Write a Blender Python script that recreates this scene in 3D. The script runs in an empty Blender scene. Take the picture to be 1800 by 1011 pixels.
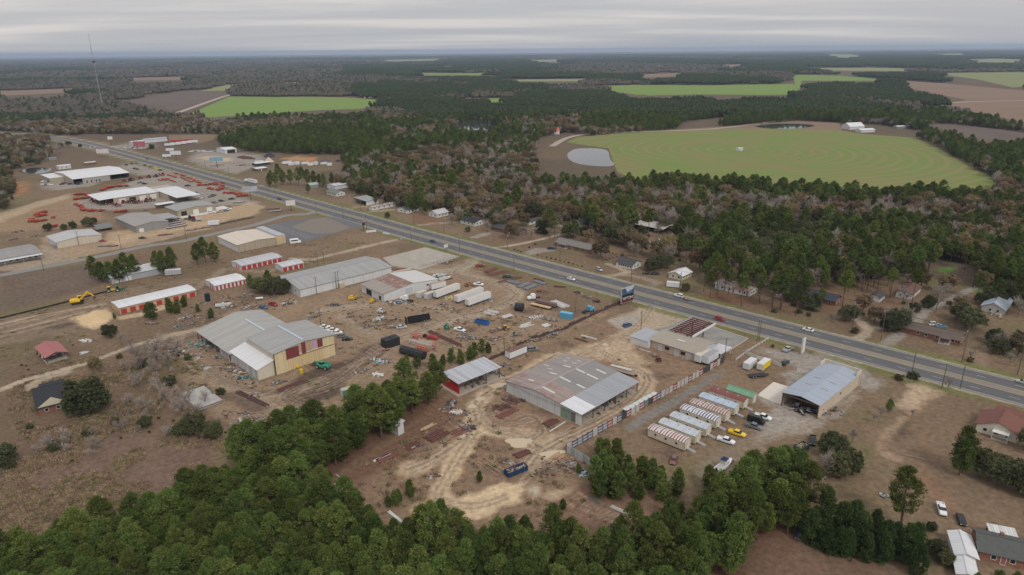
import bpy,math,random
import numpy as np
from mathutils import Vector,Matrix

random.seed(7)
RNG = np.random.default_rng(7)
SC = bpy.context.scene
COL = SC.collection
R = math.radians

# ------------------------------------------------------------------ camera (a drone 117 m above the ground)
CAM_H = 117.0
FPX,CX,CY = 1200.0,900.0,505.5           # 24 mm lens, measured on the 1800 px wide photograph
PITCH,ROLL = R(19.162),R(0.541)
cam_d = bpy.data.cameras.new('camera')
cam_d.sensor_width = 36.0
cam_d.lens = 24.0
cam_d.clip_start = 1.0
cam_d.clip_end = 60000.0
cam = bpy.data.objects.new('camera',cam_d)
COL.objects.link(cam)
_fw = Vector((0,math.cos(PITCH),-math.sin(PITCH)))
_dn = Vector((0,-math.sin(PITCH),-math.cos(PITCH)))
_rt = Vector((1,0,0))
_ir = math.cos(ROLL) * _rt + math.sin(ROLL) * _dn
_id = -math.sin(ROLL) * _rt + math.cos(ROLL) * _dn
cam.matrix_world = Matrix(((_ir.x,-_id.x,-_fw.x,0),(_ir.y,-_id.y,-_fw.y,0),(_ir.z,-_id.z,-_fw.z,CAM_H),(0,0,0,1)))
SC.camera = cam

# ------------------------------------------------------------------ world: an overcast sky with streaks of thinner cloud
world = bpy.data.worlds.new('World')
SC.world = world
world.use_nodes = True
SUN_EL,SUN_AZ = R(46),R(150)
def build_world():
 nt = world.node_tree
 N,K = nt.nodes,nt.links
 N.clear()
 out = N.new('ShaderNodeOutputWorld')
 bg = N.new('ShaderNodeBackground')
 sky = N.new('ShaderNodeTexSky')
 sky.sky_type = 'NISHITA'
 sky.sun_disc = False
 sky.sun_elevation = SUN_EL
 sky.sun_rotation = SUN_AZ
 tc = N.new('ShaderNodeTexCoord')
 sep = N.new('ShaderNodeSeparateXYZ')
 K.new(tc.outputs['Generated'],sep.inputs[0])
 # the cloud deck: the view direction carried to a flat layer overhead
 zz = N.new('ShaderNodeMath'); zz.operation = 'ADD'; zz.inputs[1].default_value = 0.06
 zm = N.new('ShaderNodeMath'); zm.operation = 'MAXIMUM'; zm.inputs[1].default_value = 0.0
 K.new(sep.outputs['Z'],zm.inputs[0]); K.new(zm.outputs[0],zz.inputs[0])
 dx = N.new('ShaderNodeMath'); dx.operation = 'DIVIDE'
 dy = N.new('ShaderNodeMath'); dy.operation = 'DIVIDE'
 K.new(sep.outputs['X'],dx.inputs[0]); K.new(zz.outputs[0],dx.inputs[1])
 K.new(sep.outputs['Y'],dy.inputs[0]); K.new(zz.outputs[0],dy.inputs[1])
 cmb = N.new('ShaderNodeCombineXYZ')
 K.new(dx.outputs[0],cmb.inputs[0]); K.new(dy.outputs[0],cmb.inputs[1])
 mp = N.new('ShaderNodeMapping')
 mp.inputs['Rotation'].default_value = (0,0,R(8))
 mp.inputs['Scale'].default_value = (0.13,0.34,1)
 K.new(cmb.outputs[0],mp.inputs[0])
 nz = N.new('ShaderNodeTexNoise')
 nz.inputs['Scale'].default_value = 1.15
 nz.inputs['Detail'].default_value = 5.0
 nz.inputs['Roughness'].default_value = 0.5
 nz.inputs['Distortion'].default_value = 0.35
 K.new(mp.outputs[0],nz.inputs['Vector'])
 rp = N.new('ShaderNodeValToRGB')
 e = rp.color_ramp.elements
 e[0].position,e[0].color = 0.30,(0.43,0.445,0.485,1)
 e[1].position,e[1].color = 0.72,(0.80,0.745,0.70,1)
 m = e.new(0.50); m.color = (0.515,0.51,0.525,1)
 K.new(nz.outputs['Fac'],rp.inputs[0])
 # an overcast sky is brighter overhead than at the horizon
 up = N.new('ShaderNodeMapRange')
 up.inputs['From Min'].default_value = 0.0
 up.inputs['From Max'].default_value = 1.0
 up.inputs['To Min'].default_value = 1.05
 up.inputs['To Max'].default_value = 1.75
 K.new(zm.outputs[0],up.inputs['Value'])
 mul = N.new('ShaderNodeMixRGB'); mul.blend_type = 'MULTIPLY'; mul.inputs[0].default_value = 1
 K.new(rp.outputs[0],mul.inputs[1]); K.new(up.outputs[0],mul.inputs[2])
 # what little blue sky comes through the deck
 sk = N.new('ShaderNodeMixRGB'); sk.blend_type = 'MULTIPLY'; sk.inputs[0].default_value = 1
 sk.inputs[2].default_value = (0.06,0.06,0.06,1)
 K.new(sky.outputs[0],sk.inputs[1])
 mx = N.new('ShaderNodeMixRGB'); mx.inputs[0].default_value = 0.92
 K.new(sk.outputs[0],mx.inputs[1]); K.new(mul.outputs[0],mx.inputs[2])
 K.new(mx.outputs[0],bg.inputs[0])
 bg.inputs[1].default_value = 1.0
 K.new(bg.outputs[0],out.inputs[0])
build_world()

sun_d = bpy.data.lights.new('sun','SUN')
sun_d.energy = 1.45
sun_d.angle = R(14)
sun_d.color = (1.0,0.955,0.89)
sun = bpy.data.objects.new('sun',sun_d)
COL.objects.link(sun)
# the sun stands SUN_EL above the horizon, SUN_AZ clockwise of +Y
_sd = Vector((math.sin(SUN_AZ) * math.cos(SUN_EL),math.cos(SUN_AZ) * math.cos(SUN_EL),math.sin(SUN_EL)))
sun.rotation_euler = _sd.to_track_quat('Z','Y').to_euler()

vs = SC.view_settings
vs.view_transform = 'Standard'
vs.look = 'None'
vs.exposure = 0.0
vs.gamma = 1.0
vs.use_curve_mapping = False
SC.render.engine = 'CYCLES'
cy = SC.cycles
cy.use_denoising = True
cy.max_bounces = 5
cy.diffuse_bounces = 2
cy.glossy_bounces = 2
cy.transmission_bounces = 2
cy.volume_bounces = 1
cy.transparent_max_bounces = 4
cy.use_adaptive_sampling = True
cy.sample_clamp_indirect = 4.0

# ------------------------------------------------------------------ measuring: a photograph point to the ground
def P(px,py,z=0.0):
 dx,dy = px - CX,py - CY
 c,s = math.cos(ROLL),math.sin(ROLL)
 x,y = c * dx - s * dy,s * dx + c * dy
 f = FPX * math.cos(PITCH) - y * math.sin(PITCH)
 d = FPX * math.sin(PITCH) + y * math.cos(PITCH)
 t = (CAM_H - z) / d
 return Vector((x * t,f * t,z))
def PX(x,y,z=0.0):
 """the photograph point of a place (for choosing what can be seen)"""
 v = Vector((x,y,z - CAM_H))
 w = v.dot(_fw)
 if w < 1: return (-9999,9999)
 return (CX + FPX * v.dot(_ir) / w,CY + FPX * v.dot(_id) / w)
def crop(x0,y0,s):
 return lambda x,y,z=0.0: P(x0 + x / s,y0 + y / s,z)
cA,cB,cC,cD,cE = crop(0,180,3.889),crop(0,380,3.889),crop(300,380,4.395),crop(300,530,4.395),crop(600,420,4.395)
cF,cG,cH,cI,cJ = crop(700,580,3.889),crop(1000,480,4.395),crop(1100,600,3.889),crop(1350,700,3.251),crop(1350,430,3.744)
cK,cL,cM,cO,cR,cS = crop(540,310,4.814),crop(850,330,4.395),crop(900,130,2),crop(0,560,3.611),crop(400,700,3.25),crop(850,740,3.6)
cT,cU,cV,cW,cX_,cY_ = crop(0,60,3),crop(600,60,3),crop(1200,60,3),crop(100,220,6),crop(350,220,5.143),crop(1400,780,4.3775)
SITE = 45.5                                   # heading of everything that stands square to the highway

# ------------------------------------------------------------------ objects
def tag(o,label=None,cat=None,group=None,kind=None):
 if label: o['label'] = label
 if cat: o['category'] = cat
 if group: o['group'] = group
 if kind: o['kind'] = kind
 return o
def empty(name,loc=(0,0,0),ang=0.0,parent=None):
 o = bpy.data.objects.new(name,None)
 o.empty_display_size = 0.5
 COL.objects.link(o)
 o.location = loc
 o.rotation_euler = (0,0,R(ang))
 if parent: o.parent = parent
 return o
def thing(name,label,cat,loc,ang=0.0,group=None):
 return tag(empty(name,loc,ang),label,cat,group)
def link(name,data,parent=None,loc=(0,0,0),rot=(0,0,0),scale=None):
 o = bpy.data.objects.new(name,data)
 COL.objects.link(o)
 o.location = loc
 o.rotation_euler = rot
 if scale is not None: o.scale = (scale,scale,scale) if not hasattr(scale,'__len__') else scale
 if parent: o.parent = parent
 return o
def copy_tree(o,parent=None):
 c = o.copy()
 COL.objects.link(c)
 if parent: c.parent = parent
 for ch in o.children:
  copy_tree(ch,c)
 return c

class MB:
 """collects shapes; build() links them as one mesh object"""
 def __init__(s): s.v,s.f,s.m = [],[],[]
 def add(s,vs,fs,m=0):
  b = len(s.v)
  s.v.extend([tuple(p) for p in vs])
  for f in fs:
   s.f.append(tuple(i + b for i in f)); s.m.append(m)
  return s
 def box(s,x0,x1,y0,y1,z0,z1,m=0):
  return s.add([(x0,y0,z0),(x1,y0,z0),(x1,y1,z0),(x0,y1,z0),(x0,y0,z1),(x1,y0,z1),(x1,y1,z1),(x0,y1,z1)],
                     [(0,3,2,1),(4,5,6,7),(0,1,5,4),(1,2,6,5),(2,3,7,6),(3,0,4,7)],m)
 def hexa(s,bot,top,m=0):
  """two quads, corner for corner"""
  return s.add(list(bot) + list(top),[(0,3,2,1),(4,5,6,7),(0,1,5,4),(1,2,6,5),(2,3,7,6),(3,0,4,7)],m)
 def bar(s,a,b,w,h=None,m=0):
  """a square bar between two points"""
  a,b = Vector(a),Vector(b)
  h = w if h is None else h
  d = (b - a).normalized()
  sd = d.cross(Vector((0,0,1)))
  if sd.length < 1e-3: sd = Vector((1,0,0))
  sd.normalize(); u = sd.cross(d).normalized()
  q = [sd * (-w / 2) + u * (-h / 2),sd * (w / 2) + u * (-h / 2),sd * (w / 2) + u * (h / 2),sd * (-w / 2) + u * (h / 2)]
  return s.hexa([a + i for i in q],[b + i for i in q],m)
 def tube(s,pts,rad,n=6,m=0,cap=True):
  """a round tube through points; rad a number or one for each point"""
  pts = [Vector(p) for p in pts]
  rad = [rad] * len(pts) if not hasattr(rad,'__len__') else rad
  b = len(s.v)
  for i,p in enumerate(pts):
   d = (pts[min(i + 1,len(pts) - 1)] - pts[max(i - 1,0)]).normalized()
   sd = d.cross(Vector((0,0,1)))
   if sd.length < 1e-3: sd = d.cross(Vector((1,0,0)))
   sd.normalize(); u = sd.cross(d)
   for k in range(n):
    a = 2 * math.pi * k / n
    s.v.append(tuple(p + (sd * math.cos(a) + u * math.sin(a)) * rad[i]))
  for i in range(len(pts) - 1):
   for k in range(n):
    k2 = (k + 1) % n
    s.f.append((b + i * n + k,b + i * n + k2,b + (i + 1) * n + k2,b + (i + 1) * n + k)); s.m.append(m)
  if cap:
   s.f.append(tuple(b + k for k in range(n))[::-1]); s.m.append(m)
   s.f.append(tuple(b + (len(pts) - 1) * n + k for k in range(n))); s.m.append(m)
  return s
 def cyl(s,a,b,r,n=12,m=0): return s.tube([a,b],r,n,m)
 def prism(s,poly,vec,m=0):
  """a flat polygon pushed along a vector"""
  n = len(poly)
  vec = Vector(vec)
  top = [Vector(p) + vec for p in poly]
  return s.add([tuple(p) for p in poly] + [tuple(p) for p in top],
                     [tuple(range(n))[::-1],tuple(range(n,2 * n))] + [(i,(i + 1) % n,n + (i + 1) % n,n + i) for i in range(n)],m)
 def mesh(s,name,mats):
  me = bpy.data.meshes.new(name)
  me.from_pydata(s.v,[],s.f)
  for q in (mats if isinstance(mats,(list,tuple)) else [mats]): me.materials.append(q)
  if any(s.m): me.polygons.foreach_set('material_index',s.m)
  me.update()
  return me
 def build(s,name,mats,parent=None,loc=(0,0,0),rot=(0,0,0)):
  return link(name,s.mesh(name,mats),parent,loc,rot)
def bx(name,x0,x1,y0,y1,z0,z1,m,parent=None):
 return MB().box(x0,x1,y0,y1,z0,z1).build(name,m,parent)

# ------------------------------------------------------------------ materials
_M = {}
def _nodes(name):
 m = bpy.data.materials.new(name)
 m.use_nodes = True
 nt = m.node_tree
 return m,nt.nodes,nt.links,nt.nodes['Principled BSDF']
def _set(b,rough,spec,metal=0.0):
 b.inputs['Roughness'].default_value = rough
 b.inputs['Specular IOR Level'].default_value = spec
 b.inputs['Metallic'].default_value = metal
def c4(c,k=1.0): return (min(c[0] * k,1),min(c[1] * k,1),min(c[2] * k,1),1)
def mat(name,col,rough=0.8,var=0.15,scale=0.6,spec=0.25,metal=0.0,detail=4.0):
 """a plain surface with a slow uneven tone"""
 if name in _M: return _M[name]
 m,N,K,b = _nodes(name)
 _set(b,rough,spec,metal)
 tc = N.new('ShaderNodeTexCoord')
 nz = N.new('ShaderNodeTexNoise')
 nz.inputs['Scale'].default_value = scale
 nz.inputs['Detail'].default_value = detail
 K.new(tc.outputs['Object'],nz.inputs['Vector'])
 mx = N.new('ShaderNodeMixRGB')
 mx.inputs[1].default_value = c4(col,1 - var)
 mx.inputs[2].default_value = c4(col,1 + var)
 K.new(nz.outputs['Fac'],mx.inputs[0])
 K.new(mx.outputs[0],b.inputs['Base Color'])
 _M[name] = m
 return m
def sheet(name,col,axis='X',pitch=0.9,var=0.10,rust=0.0,rustcol=(0.16,0.075,0.045),rough=0.5,streak=0.25,spec=0.35,joint=0.30,stripe=None):
 """ribbed metal sheeting: each sheet its own tone, dark laps between, rain streaks down the slope, patches of rust"""
 if name in _M: return _M[name]
 m,N,K,b = _nodes(name)
 _set(b,rough,spec)
 tc = N.new('ShaderNodeTexCoord')
 sp = N.new('ShaderNodeSeparateXYZ')
 K.new(tc.outputs['Object'],sp.inputs[0])
 i,j = ('X','Y') if axis == 'X' else ('Y','X')
 dv = N.new('ShaderNodeMath'); dv.operation = 'DIVIDE'; dv.inputs[1].default_value = pitch
 K.new(sp.outputs[i],dv.inputs[0])
 fl = N.new('ShaderNodeMath'); fl.operation = 'FLOOR'; K.new(dv.outputs[0],fl.inputs[0])
 fr = N.new('ShaderNodeMath'); fr.operation = 'FRACT'; K.new(dv.outputs[0],fr.inputs[0])
 wn = N.new('ShaderNodeTexWhiteNoise'); wn.noise_dimensions = '1D'
 K.new(fl.outputs[0],wn.inputs['W'])
 # streaks: noise drawn out along the slope
 mp = N.new('ShaderNodeMapping')
 mp.inputs['Scale'].default_value = (2.2,0.12,0.5) if axis == 'X' else (0.12,2.2,0.5)
 K.new(tc.outputs['Object'],mp.inputs[0])
 n1 = N.new('ShaderNodeTexNoise'); n1.inputs['Scale'].default_value = 1.0; n1.inputs['Detail'].default_value = 4
 K.new(mp.outputs[0],n1.inputs['Vector'])
 n2 = N.new('ShaderNodeTexNoise'); n2.inputs['Scale'].default_value = 0.22; n2.inputs['Detail'].default_value = 6; n2.inputs['Roughness'].default_value = 0.65
 K.new(tc.outputs['Object'],n2.inputs['Vector'])
 ad = N.new('ShaderNodeMath'); ad.operation = 'MULTIPLY_ADD'; ad.inputs[1].default_value = 2 * streak; ad.inputs[2].default_value = 1 - streak
 K.new(n1.outputs['Fac'],ad.inputs[0])
 a2 = N.new('ShaderNodeMath'); a2.operation = 'MULTIPLY_ADD'; a2.inputs[1].default_value = 2 * var; a2.inputs[2].default_value = -var
 K.new(wn.outputs['Value'],a2.inputs[0])
 a3 = N.new('ShaderNodeMath'); a3.operation = 'ADD'; K.new(ad.outputs[0],a3.inputs[0]); K.new(a2.outputs[0],a3.inputs[1])
 lap = N.new('ShaderNodeMath'); lap.operation = 'LESS_THAN'; lap.inputs[1].default_value = 0.12; K.new(fr.outputs[0],lap.inputs[0])
 l2 = N.new('ShaderNodeMath'); l2.operation = 'MULTIPLY_ADD'; l2.inputs[1].default_value = -joint; K.new(lap.outputs[0],l2.inputs[0]); K.new(a3.outputs[0],l2.inputs[2])
 cm = N.new('ShaderNodeMixRGB'); cm.blend_type = 'MULTIPLY'; cm.inputs[0].default_value = 1; cm.inputs[1].default_value = c4(col)
 K.new(l2.outputs[0],cm.inputs[2])
 last = cm.outputs[0]
 if stripe:                                   # rust coming through along every other lap
  st = N.new('ShaderNodeMath'); st.operation = 'LESS_THAN'; st.inputs[1].default_value = 0.5
  K.new(fr.outputs[0],st.inputs[0])
  n3 = N.new('ShaderNodeMath'); n3.operation = 'GREATER_THAN'; n3.inputs[1].default_value = 0.40
  K.new(n1.outputs['Fac'],n3.inputs[0])
  s2 = N.new('ShaderNodeMath'); s2.operation = 'MULTIPLY'; K.new(st.outputs[0],s2.inputs[0]); K.new(n3.outputs[0],s2.inputs[1])
  sm = N.new('ShaderNodeMixRGB'); K.new(s2.outputs[0],sm.inputs[0]); K.new(last,sm.inputs[1]); sm.inputs[2].default_value = c4(stripe)
  last = sm.outputs[0]
 if rust > 0:
  rr = N.new('ShaderNodeMapRange')
  rr.inputs['From Min'].default_value = 0.72 - 0.45 * rust
  rr.inputs['From Max'].default_value = 0.80 - 0.40 * rust
  K.new(n2.outputs['Fac'],rr.inputs['Value'])
  rm = N.new('ShaderNodeMixRGB'); K.new(rr.outputs[0],rm.inputs[0]); K.new(last,rm.inputs[1]); rm.inputs[2].default_value = c4(rustcol)
  last = rm.outputs[0]
 K.new(last,b.inputs['Base Color'])
 wv = N.new('ShaderNodeTexWave'); wv.bands_direction = axis; wv.inputs['Scale'].default_value = 1.05 / 0.3 * 0.3
 K.new(tc.outputs['Object'],wv.inputs['Vector'])
 bp = N.new('ShaderNodeBump'); bp.inputs['Strength'].default_value = 0.25; bp.inputs['Distance'].default_value = 0.05
 K.new(wv.outputs['Fac'],bp.inputs['Height'])
 K.new(bp.outputs[0],b.inputs['Normal'])
 _M[name] = m
 return m
def bricks(name,col,mortar,w=0.4,h=0.15,rough=0.9):
 if name in _M: return _M[name]
 m,N,K,b = _nodes(name)
 _set(b,rough,0.2)
 tc = N.new('ShaderNodeTexCoord')
 nz = N.new('ShaderNodeTexNoise'); nz.inputs['Scale'].default_value = 1.3; nz.inputs['Detail'].default_value = 8
 K.new(tc.outputs['Object'],nz.inputs['Vector'])
 mx = N.new('ShaderNodeMixRGB'); mx.inputs[1].default_value = c4(col,0.7); mx.inputs[2].default_value = c4(mortar)
 rp = N.new('ShaderNodeMapRange'); rp.inputs['From Min'].default_value = 0.3; rp.inputs['From Max'].default_value = 0.9
 K.new(nz.outputs['Fac'],rp.inputs['Value']); K.new(rp.outputs[0],mx.inputs[0])
 K.new(mx.outputs[0],b.inputs['Base Color'])
 _M[name] = m
 return m
def glassy(name,col=(0.02,0.025,0.03)):
 return mat(name,col,rough=0.08,var=0.1,spec=0.6)
# ------------------------------------------------------------------ noise and polygons for the ground
def vnoise(x,y,scale,seed=0):
 x = np.asarray(x) / scale; y = np.asarray(y) / scale
 xi,yi = np.floor(x).astype(np.int64),np.floor(y).astype(np.int64)
 xf,yf = x - xi,y - yi
 xf,yf = xf * xf * (3 - 2 * xf),yf * yf * (3 - 2 * yf)
 def h(a,b):
  k = (a * 374761393 + b * 668265263 + seed * 1274126177) & 0x7fffffff
  k = ((k ^ (k >> 13)) * 1103515245) & 0x7fffffff
  return ((k ^ (k >> 16)) & 0xffff) / 65535.0
 return (h(xi,yi) * (1 - xf) + h(xi + 1,yi) * xf) * (1 - yf) + (h(xi,yi + 1) * (1 - xf) + h(xi + 1,yi + 1) * xf) * yf
def fbm(x,y,scale,seed=0,oct=4):
 t,a,n = 0,1.0,0
 for o in range(oct):
  t = t + a * vnoise(x,y,scale / 2 ** o,seed + o * 17); n += a; a *= 0.55
 return t / n
def inside(poly,x,y):
 """even-odd test; poly a list of (x, y)"""
 x,y = np.asarray(x),np.asarray(y)
 r = np.zeros(x.shape,bool)
 n = len(poly)
 for i in range(n):
  x0,y0 = poly[i][0],poly[i][1]; x1,y1 = poly[(i + 1) % n][0],poly[(i + 1) % n][1]
  if y0 == y1: continue
  c = ((y0 > y) != (y1 > y)) & (x < (x1 - x0) * (y - y0) / (y1 - y0) + x0)
  r ^= c
 return r
def seg_dist(pts,x,y,closed=False):
 d = np.full(x.shape,1e9)
 n = len(pts)
 for i in range(n if closed else n - 1):
  a,b = pts[i],pts[(i + 1) % n]
  ex,ey = b[0] - a[0],b[1] - a[1]
  L = ex * ex + ey * ey + 1e-9
  t = np.clip(((x - a[0]) * ex + (y - a[1]) * ey) / L,0,1)
  d = np.minimum(d,np.hypot(x - a[0] - t * ex,y - a[1] - t * ey))
 return d
def offset_line(pts,off):
 out = []
 for i,p in enumerate(pts):
  a,b = Vector(pts[max(i - 1,0)]),Vector(pts[min(i + 1,len(pts) - 1)])
  d = (b - a).normalized()
  out.append((p[0] + d.y * off,p[1] - d.x * off))
 return out
def smooth(pts,n=6):
 out = []
 for i in range(len(pts) - 1):
  p0,p1,p2,p3 = [Vector(pts[min(max(j,0),len(pts) - 1)]) for j in (i - 1,i,i + 1,i + 2)]
  for k in range(n):
   t = k / n
   out.append(tuple(0.5 * ((2 * p1) + (p2 - p0) * t + (2 * p0 - 5 * p1 + 4 * p2 - p3) * t * t + (3 * p1 - p0 - 3 * p2 + p3) * t ** 3)))
 return out + [tuple(pts[-1])]
def W(c,pts): return [tuple(c(*p)[:2]) for p in pts]

# ------------------------------------------------------------------ the ground sheet
def spread(lo,hi,step,grow,far_lo,far_hi):
 a = list(np.arange(lo,hi,step))
 s,v = step,a[-1]
 while v < far_hi: s *= grow; v += s; a.append(v)
 s,v,b = step,a[0],[]
 while v > far_lo: s *= grow; v -= s; b.append(v)
 return np.array(b[::-1] + a)
gx = spread(-265,290,.85,1.032,-30000,30000)
gy = spread(90,430,.82,1.034,-800,32000)
GX,GY = np.meshgrid(gx,gy)
gxf,gyf = GX.ravel(),GY.ravel()
GRASS,DGRASS,OLIVE = (.198,.138,.090),(.142,.097,.066),(.145,.142,.056)
TAN,SAND,BSAND,MUD = (.268,.190,.126),(.44,.335,.228),(.56,.425,.272),(.098,.068,.054)
STRAW,GRAVEL,FLOOR,PALE = (.145,.078,.050),(.30,.268,.232),(.115,.088,.062),(.40,.325,.24)
gcol = np.empty((gxf.size,3)); gcol[:] = GRASS
_n1 = fbm(gxf,gyf,60,3); _n2 = fbm(gxf,gyf,9,9); _n3 = fbm(gxf,gyf,3.2,21,3)
_n4 = fbm(gxf,gyf,26,41)
gcol *= (0.62 + 0.42 * _n1 + .34 * _n4)[:,None]
_gr = np.clip((fbm(gxf,gyf,34,55) - .52) * 5,0,1)[:,None] * .45
gcol = gcol * (1 - _gr) + np.array(OLIVE) * _gr
_dk = np.clip((fbm(gxf,gyf,15,63) - .60) * 7,0,1)[:,None] * .3
gcol = gcol * (1 - _dk) + np.array((.105,.078,.056)) * _dk
def blend(mask,a,col,vary=0.5):
 a = np.clip(a,0,1)[:,None]
 k = (1 - vary / 2 + vary * (.6 * _n2[mask] + .4 * _n3[mask]))[:,None]
 gcol[mask] = gcol[mask] * (1 - a) + np.array(col) * k * a
def near_box(pts,pad):
 xs,ys = [p[0] for p in pts],[p[1] for p in pts]
 return np.nonzero((gxf > min(xs) - pad) & (gxf < max(xs) + pad) & (gyf > min(ys) - pad) & (gyf < max(ys) + pad))[0]
def area(c,pts,col,alpha=0.8,soft=2.0,rag=3.0):
 w = W(c,pts)
 k = near_box(w,soft + rag)
 if not len(k): return
 x,y = gxf[k],gyf[k]
 d = seg_dist(w,x,y,True) * np.where(inside(w,x,y),1,-1) + rag * (_n2[k] + 0.6 * _n3[k] - 0.8) * 1.6
 blend(k,alpha * np.clip(d / soft + 0.5,0,1),col)
def track(c,pts,width,col,alpha=0.8,soft=1.2,rag=1.6,ruts=0.0):
 w = W(c,pts)
 k = near_box(w,width + soft + rag)
 x,y = gxf[k],gyf[k]
 d0 = seg_dist(w,x,y)
 d = width / 2 - d0 + rag * (_n2[k] + 0.7 * _n3[k] - 0.85) * 1.4
 a = alpha * np.clip(d / soft + 0.5,0,1)
 if ruts: a = a * (1 - ruts * np.clip(1 - np.abs(d0 - width * 0.02) / 0.7,0,1))
 blend(k,a,col)
full = lambda x,y,z=0.0: P(x,y,z)
# woods, lawns and yards, then wheel tracks over them (all measured on the photograph, laid on the ground)
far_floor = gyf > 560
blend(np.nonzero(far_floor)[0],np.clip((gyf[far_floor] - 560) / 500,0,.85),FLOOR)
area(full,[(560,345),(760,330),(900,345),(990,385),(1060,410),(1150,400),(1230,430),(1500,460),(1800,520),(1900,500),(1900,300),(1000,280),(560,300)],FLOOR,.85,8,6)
area(full,[(-400,1300),(-100,1010),(120,965),(300,915),(330,870),(420,850),(500,840),(620,775),(690,720),(770,690),(775,715),(650,795),(545,880),(690,940),(860,990),(1060,1010),(1180,950),(1250,890),(1330,850),(1430,870),(1420,930),(1330,1000),(1300,1300)],STRAW,.9,4,5)
area(full,[(-300,860),(120,780),(340,740),(400,790),(330,860),(290,900),(100,950),(-300,1040)],(.165,.108,.082),.85,6,5)
area(full,[(-300,690),(60,700),(200,640),(330,640),(400,760),(250,760),(60,800),(-200,830)],DGRASS,.7,5,5)
area(full,[(330,600),(400,545),(500,520),(640,500),(720,470),(810,460),(880,500),(1000,560),(1080,545),(850,655),(770,650),(700,690),(600,730),(480,750),(380,730),(320,660)],TAN,.85,4,4)
area(full,[(790,700),(880,640),(1080,560),(1140,545),(1200,590),(1270,640),(1010,790),(1060,900),(900,950),(700,930),(560,870),(660,790)],(.24,.160,.105),.85,4,4)
area(full,[(560,860),(680,780),(740,735),(800,700),(810,730),(740,790),(640,850),(590,900)],STRAW,.75,4,4)
area(full,[(960,880),(1060,840),(1150,860),(1180,930),(1080,950),(980,960)],(.19,.115,.08),.7,3,4)
area(full,[(1310,1000),(1360,940),(1500,960),(1620,1030),(1600,1200),(1250,1200)],(.165,.105,.072),.85,3,3)
# left: the works by the storage sheds and the fields beyond the street
area(cB,[(0,330),(300,370),(600,320),(700,420),(680,480),(300,590),(0,660)],(.145,.108,.082),.9,3,2)
area(cB,[(-300,760),(0,700),(200,660),(500,610),(750,540),(850,500),(1290,420),(1390,440),(1280,480),(760,600),(830,690),(560,790),(300,830),(0,880),(-300,900)],(.21,.155,.108),.85,4,4)
area(cB,[(470,700),(740,620),(800,690),(640,770),(540,740)],BSAND,.9,3,3)
area(cB,[(300,740),(480,710),(530,740),(380,780),(300,770)],MUD,.7,2,3)
area(cB,[(740,690),(960,660),(1100,610),(1180,620),(1000,680),(820,710)],BSAND,.7,2,2)
track(cB,[(0,740),(250,680),(480,640),(730,600)],2,SAND,.6); track(cB,[(0,800),(250,740),(560,660)],2,SAND,.5)
area(cB,[(300,150),(450,120),(700,150),(1000,110),(1300,60),(1450,40),(1450,80),(1000,190),(700,250),(480,290),(330,260),(250,210)],(.36,.265,.18),.8,3,4)
area(cB,[(260,190),(340,210),(440,290),(560,290),(280,340),(100,380),(0,370),(0,340),(280,300)],(.34,.27,.2),.8,3,3)
area(cA,[(-100,800),(250,690),(480,640),(640,720),(760,790),(560,830),(300,870),(100,890),(-100,880)],(.30,.205,.128),.75,5,5)
area(cA,[(480,700),(640,630),(900,540),(1160,480),(1400,540),(1600,620),(1780,690),(1500,710),(1300,700),(1100,720),(800,740),(620,730)],GRAVEL,.85,3,3)
area(cA,[(1150,815),(1480,745),(1700,690),(1800,710),(1750,770),(1400,840),(1150,890),(820,970),(700,950),(760,890)],(.43,.315,.20),.85,4,4)
area(cA,[(-60,790),(120,715),(270,675),(480,625),(480,650),(250,720),(60,800),(-60,850)],(.40,.31,.21),.8,3,3)
area(cA,[(80,640),(120,540),(170,545),(185,590),(130,640)],(.40,.20,.10),.9,3,3)
area(cA,[(270,560),(480,500),(700,540),(620,570),(400,600),(300,590)],GRAVEL,.9,3,2)
area(cA,[(800,450),(870,410),(1140,470),(1230,480),(1000,500),(900,490)],GRAVEL,.85,2,2)
area(cX_,[(-40,230),(230,240),(560,270),(620,320),(450,400),(330,440),(130,400),(-100,330)],GRAVEL,.85,6,5)
area(cX_,[(740,300),(900,280),(1060,300),(1060,330),(850,330)],(.42,.25,.13),.8,4,4)
area(cX_,[(-20,290),(120,290),(300,300),(260,330),(100,320)],BSAND,.8,4,4)
area(cW,[(230,170),(500,180),(560,230),(420,220),(330,210)],(.33,.21,.13),.8,6,5)
area(cW,[(560,230),(720,190),(1000,200),(1060,240),(780,250)],GRAVEL,.8,6,4)
# the long lane past the storage sheds
track(cC,[(1758,180),(1500,235),(1240,300),(1090,335),(940,330)],5,PALE,.75,1.5,2)
track(cC,[(1090,335),(900,400),(700,430),(430,400),(330,470),(200,560)],5,(.28,.22,.16),.6,2,2)
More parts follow.
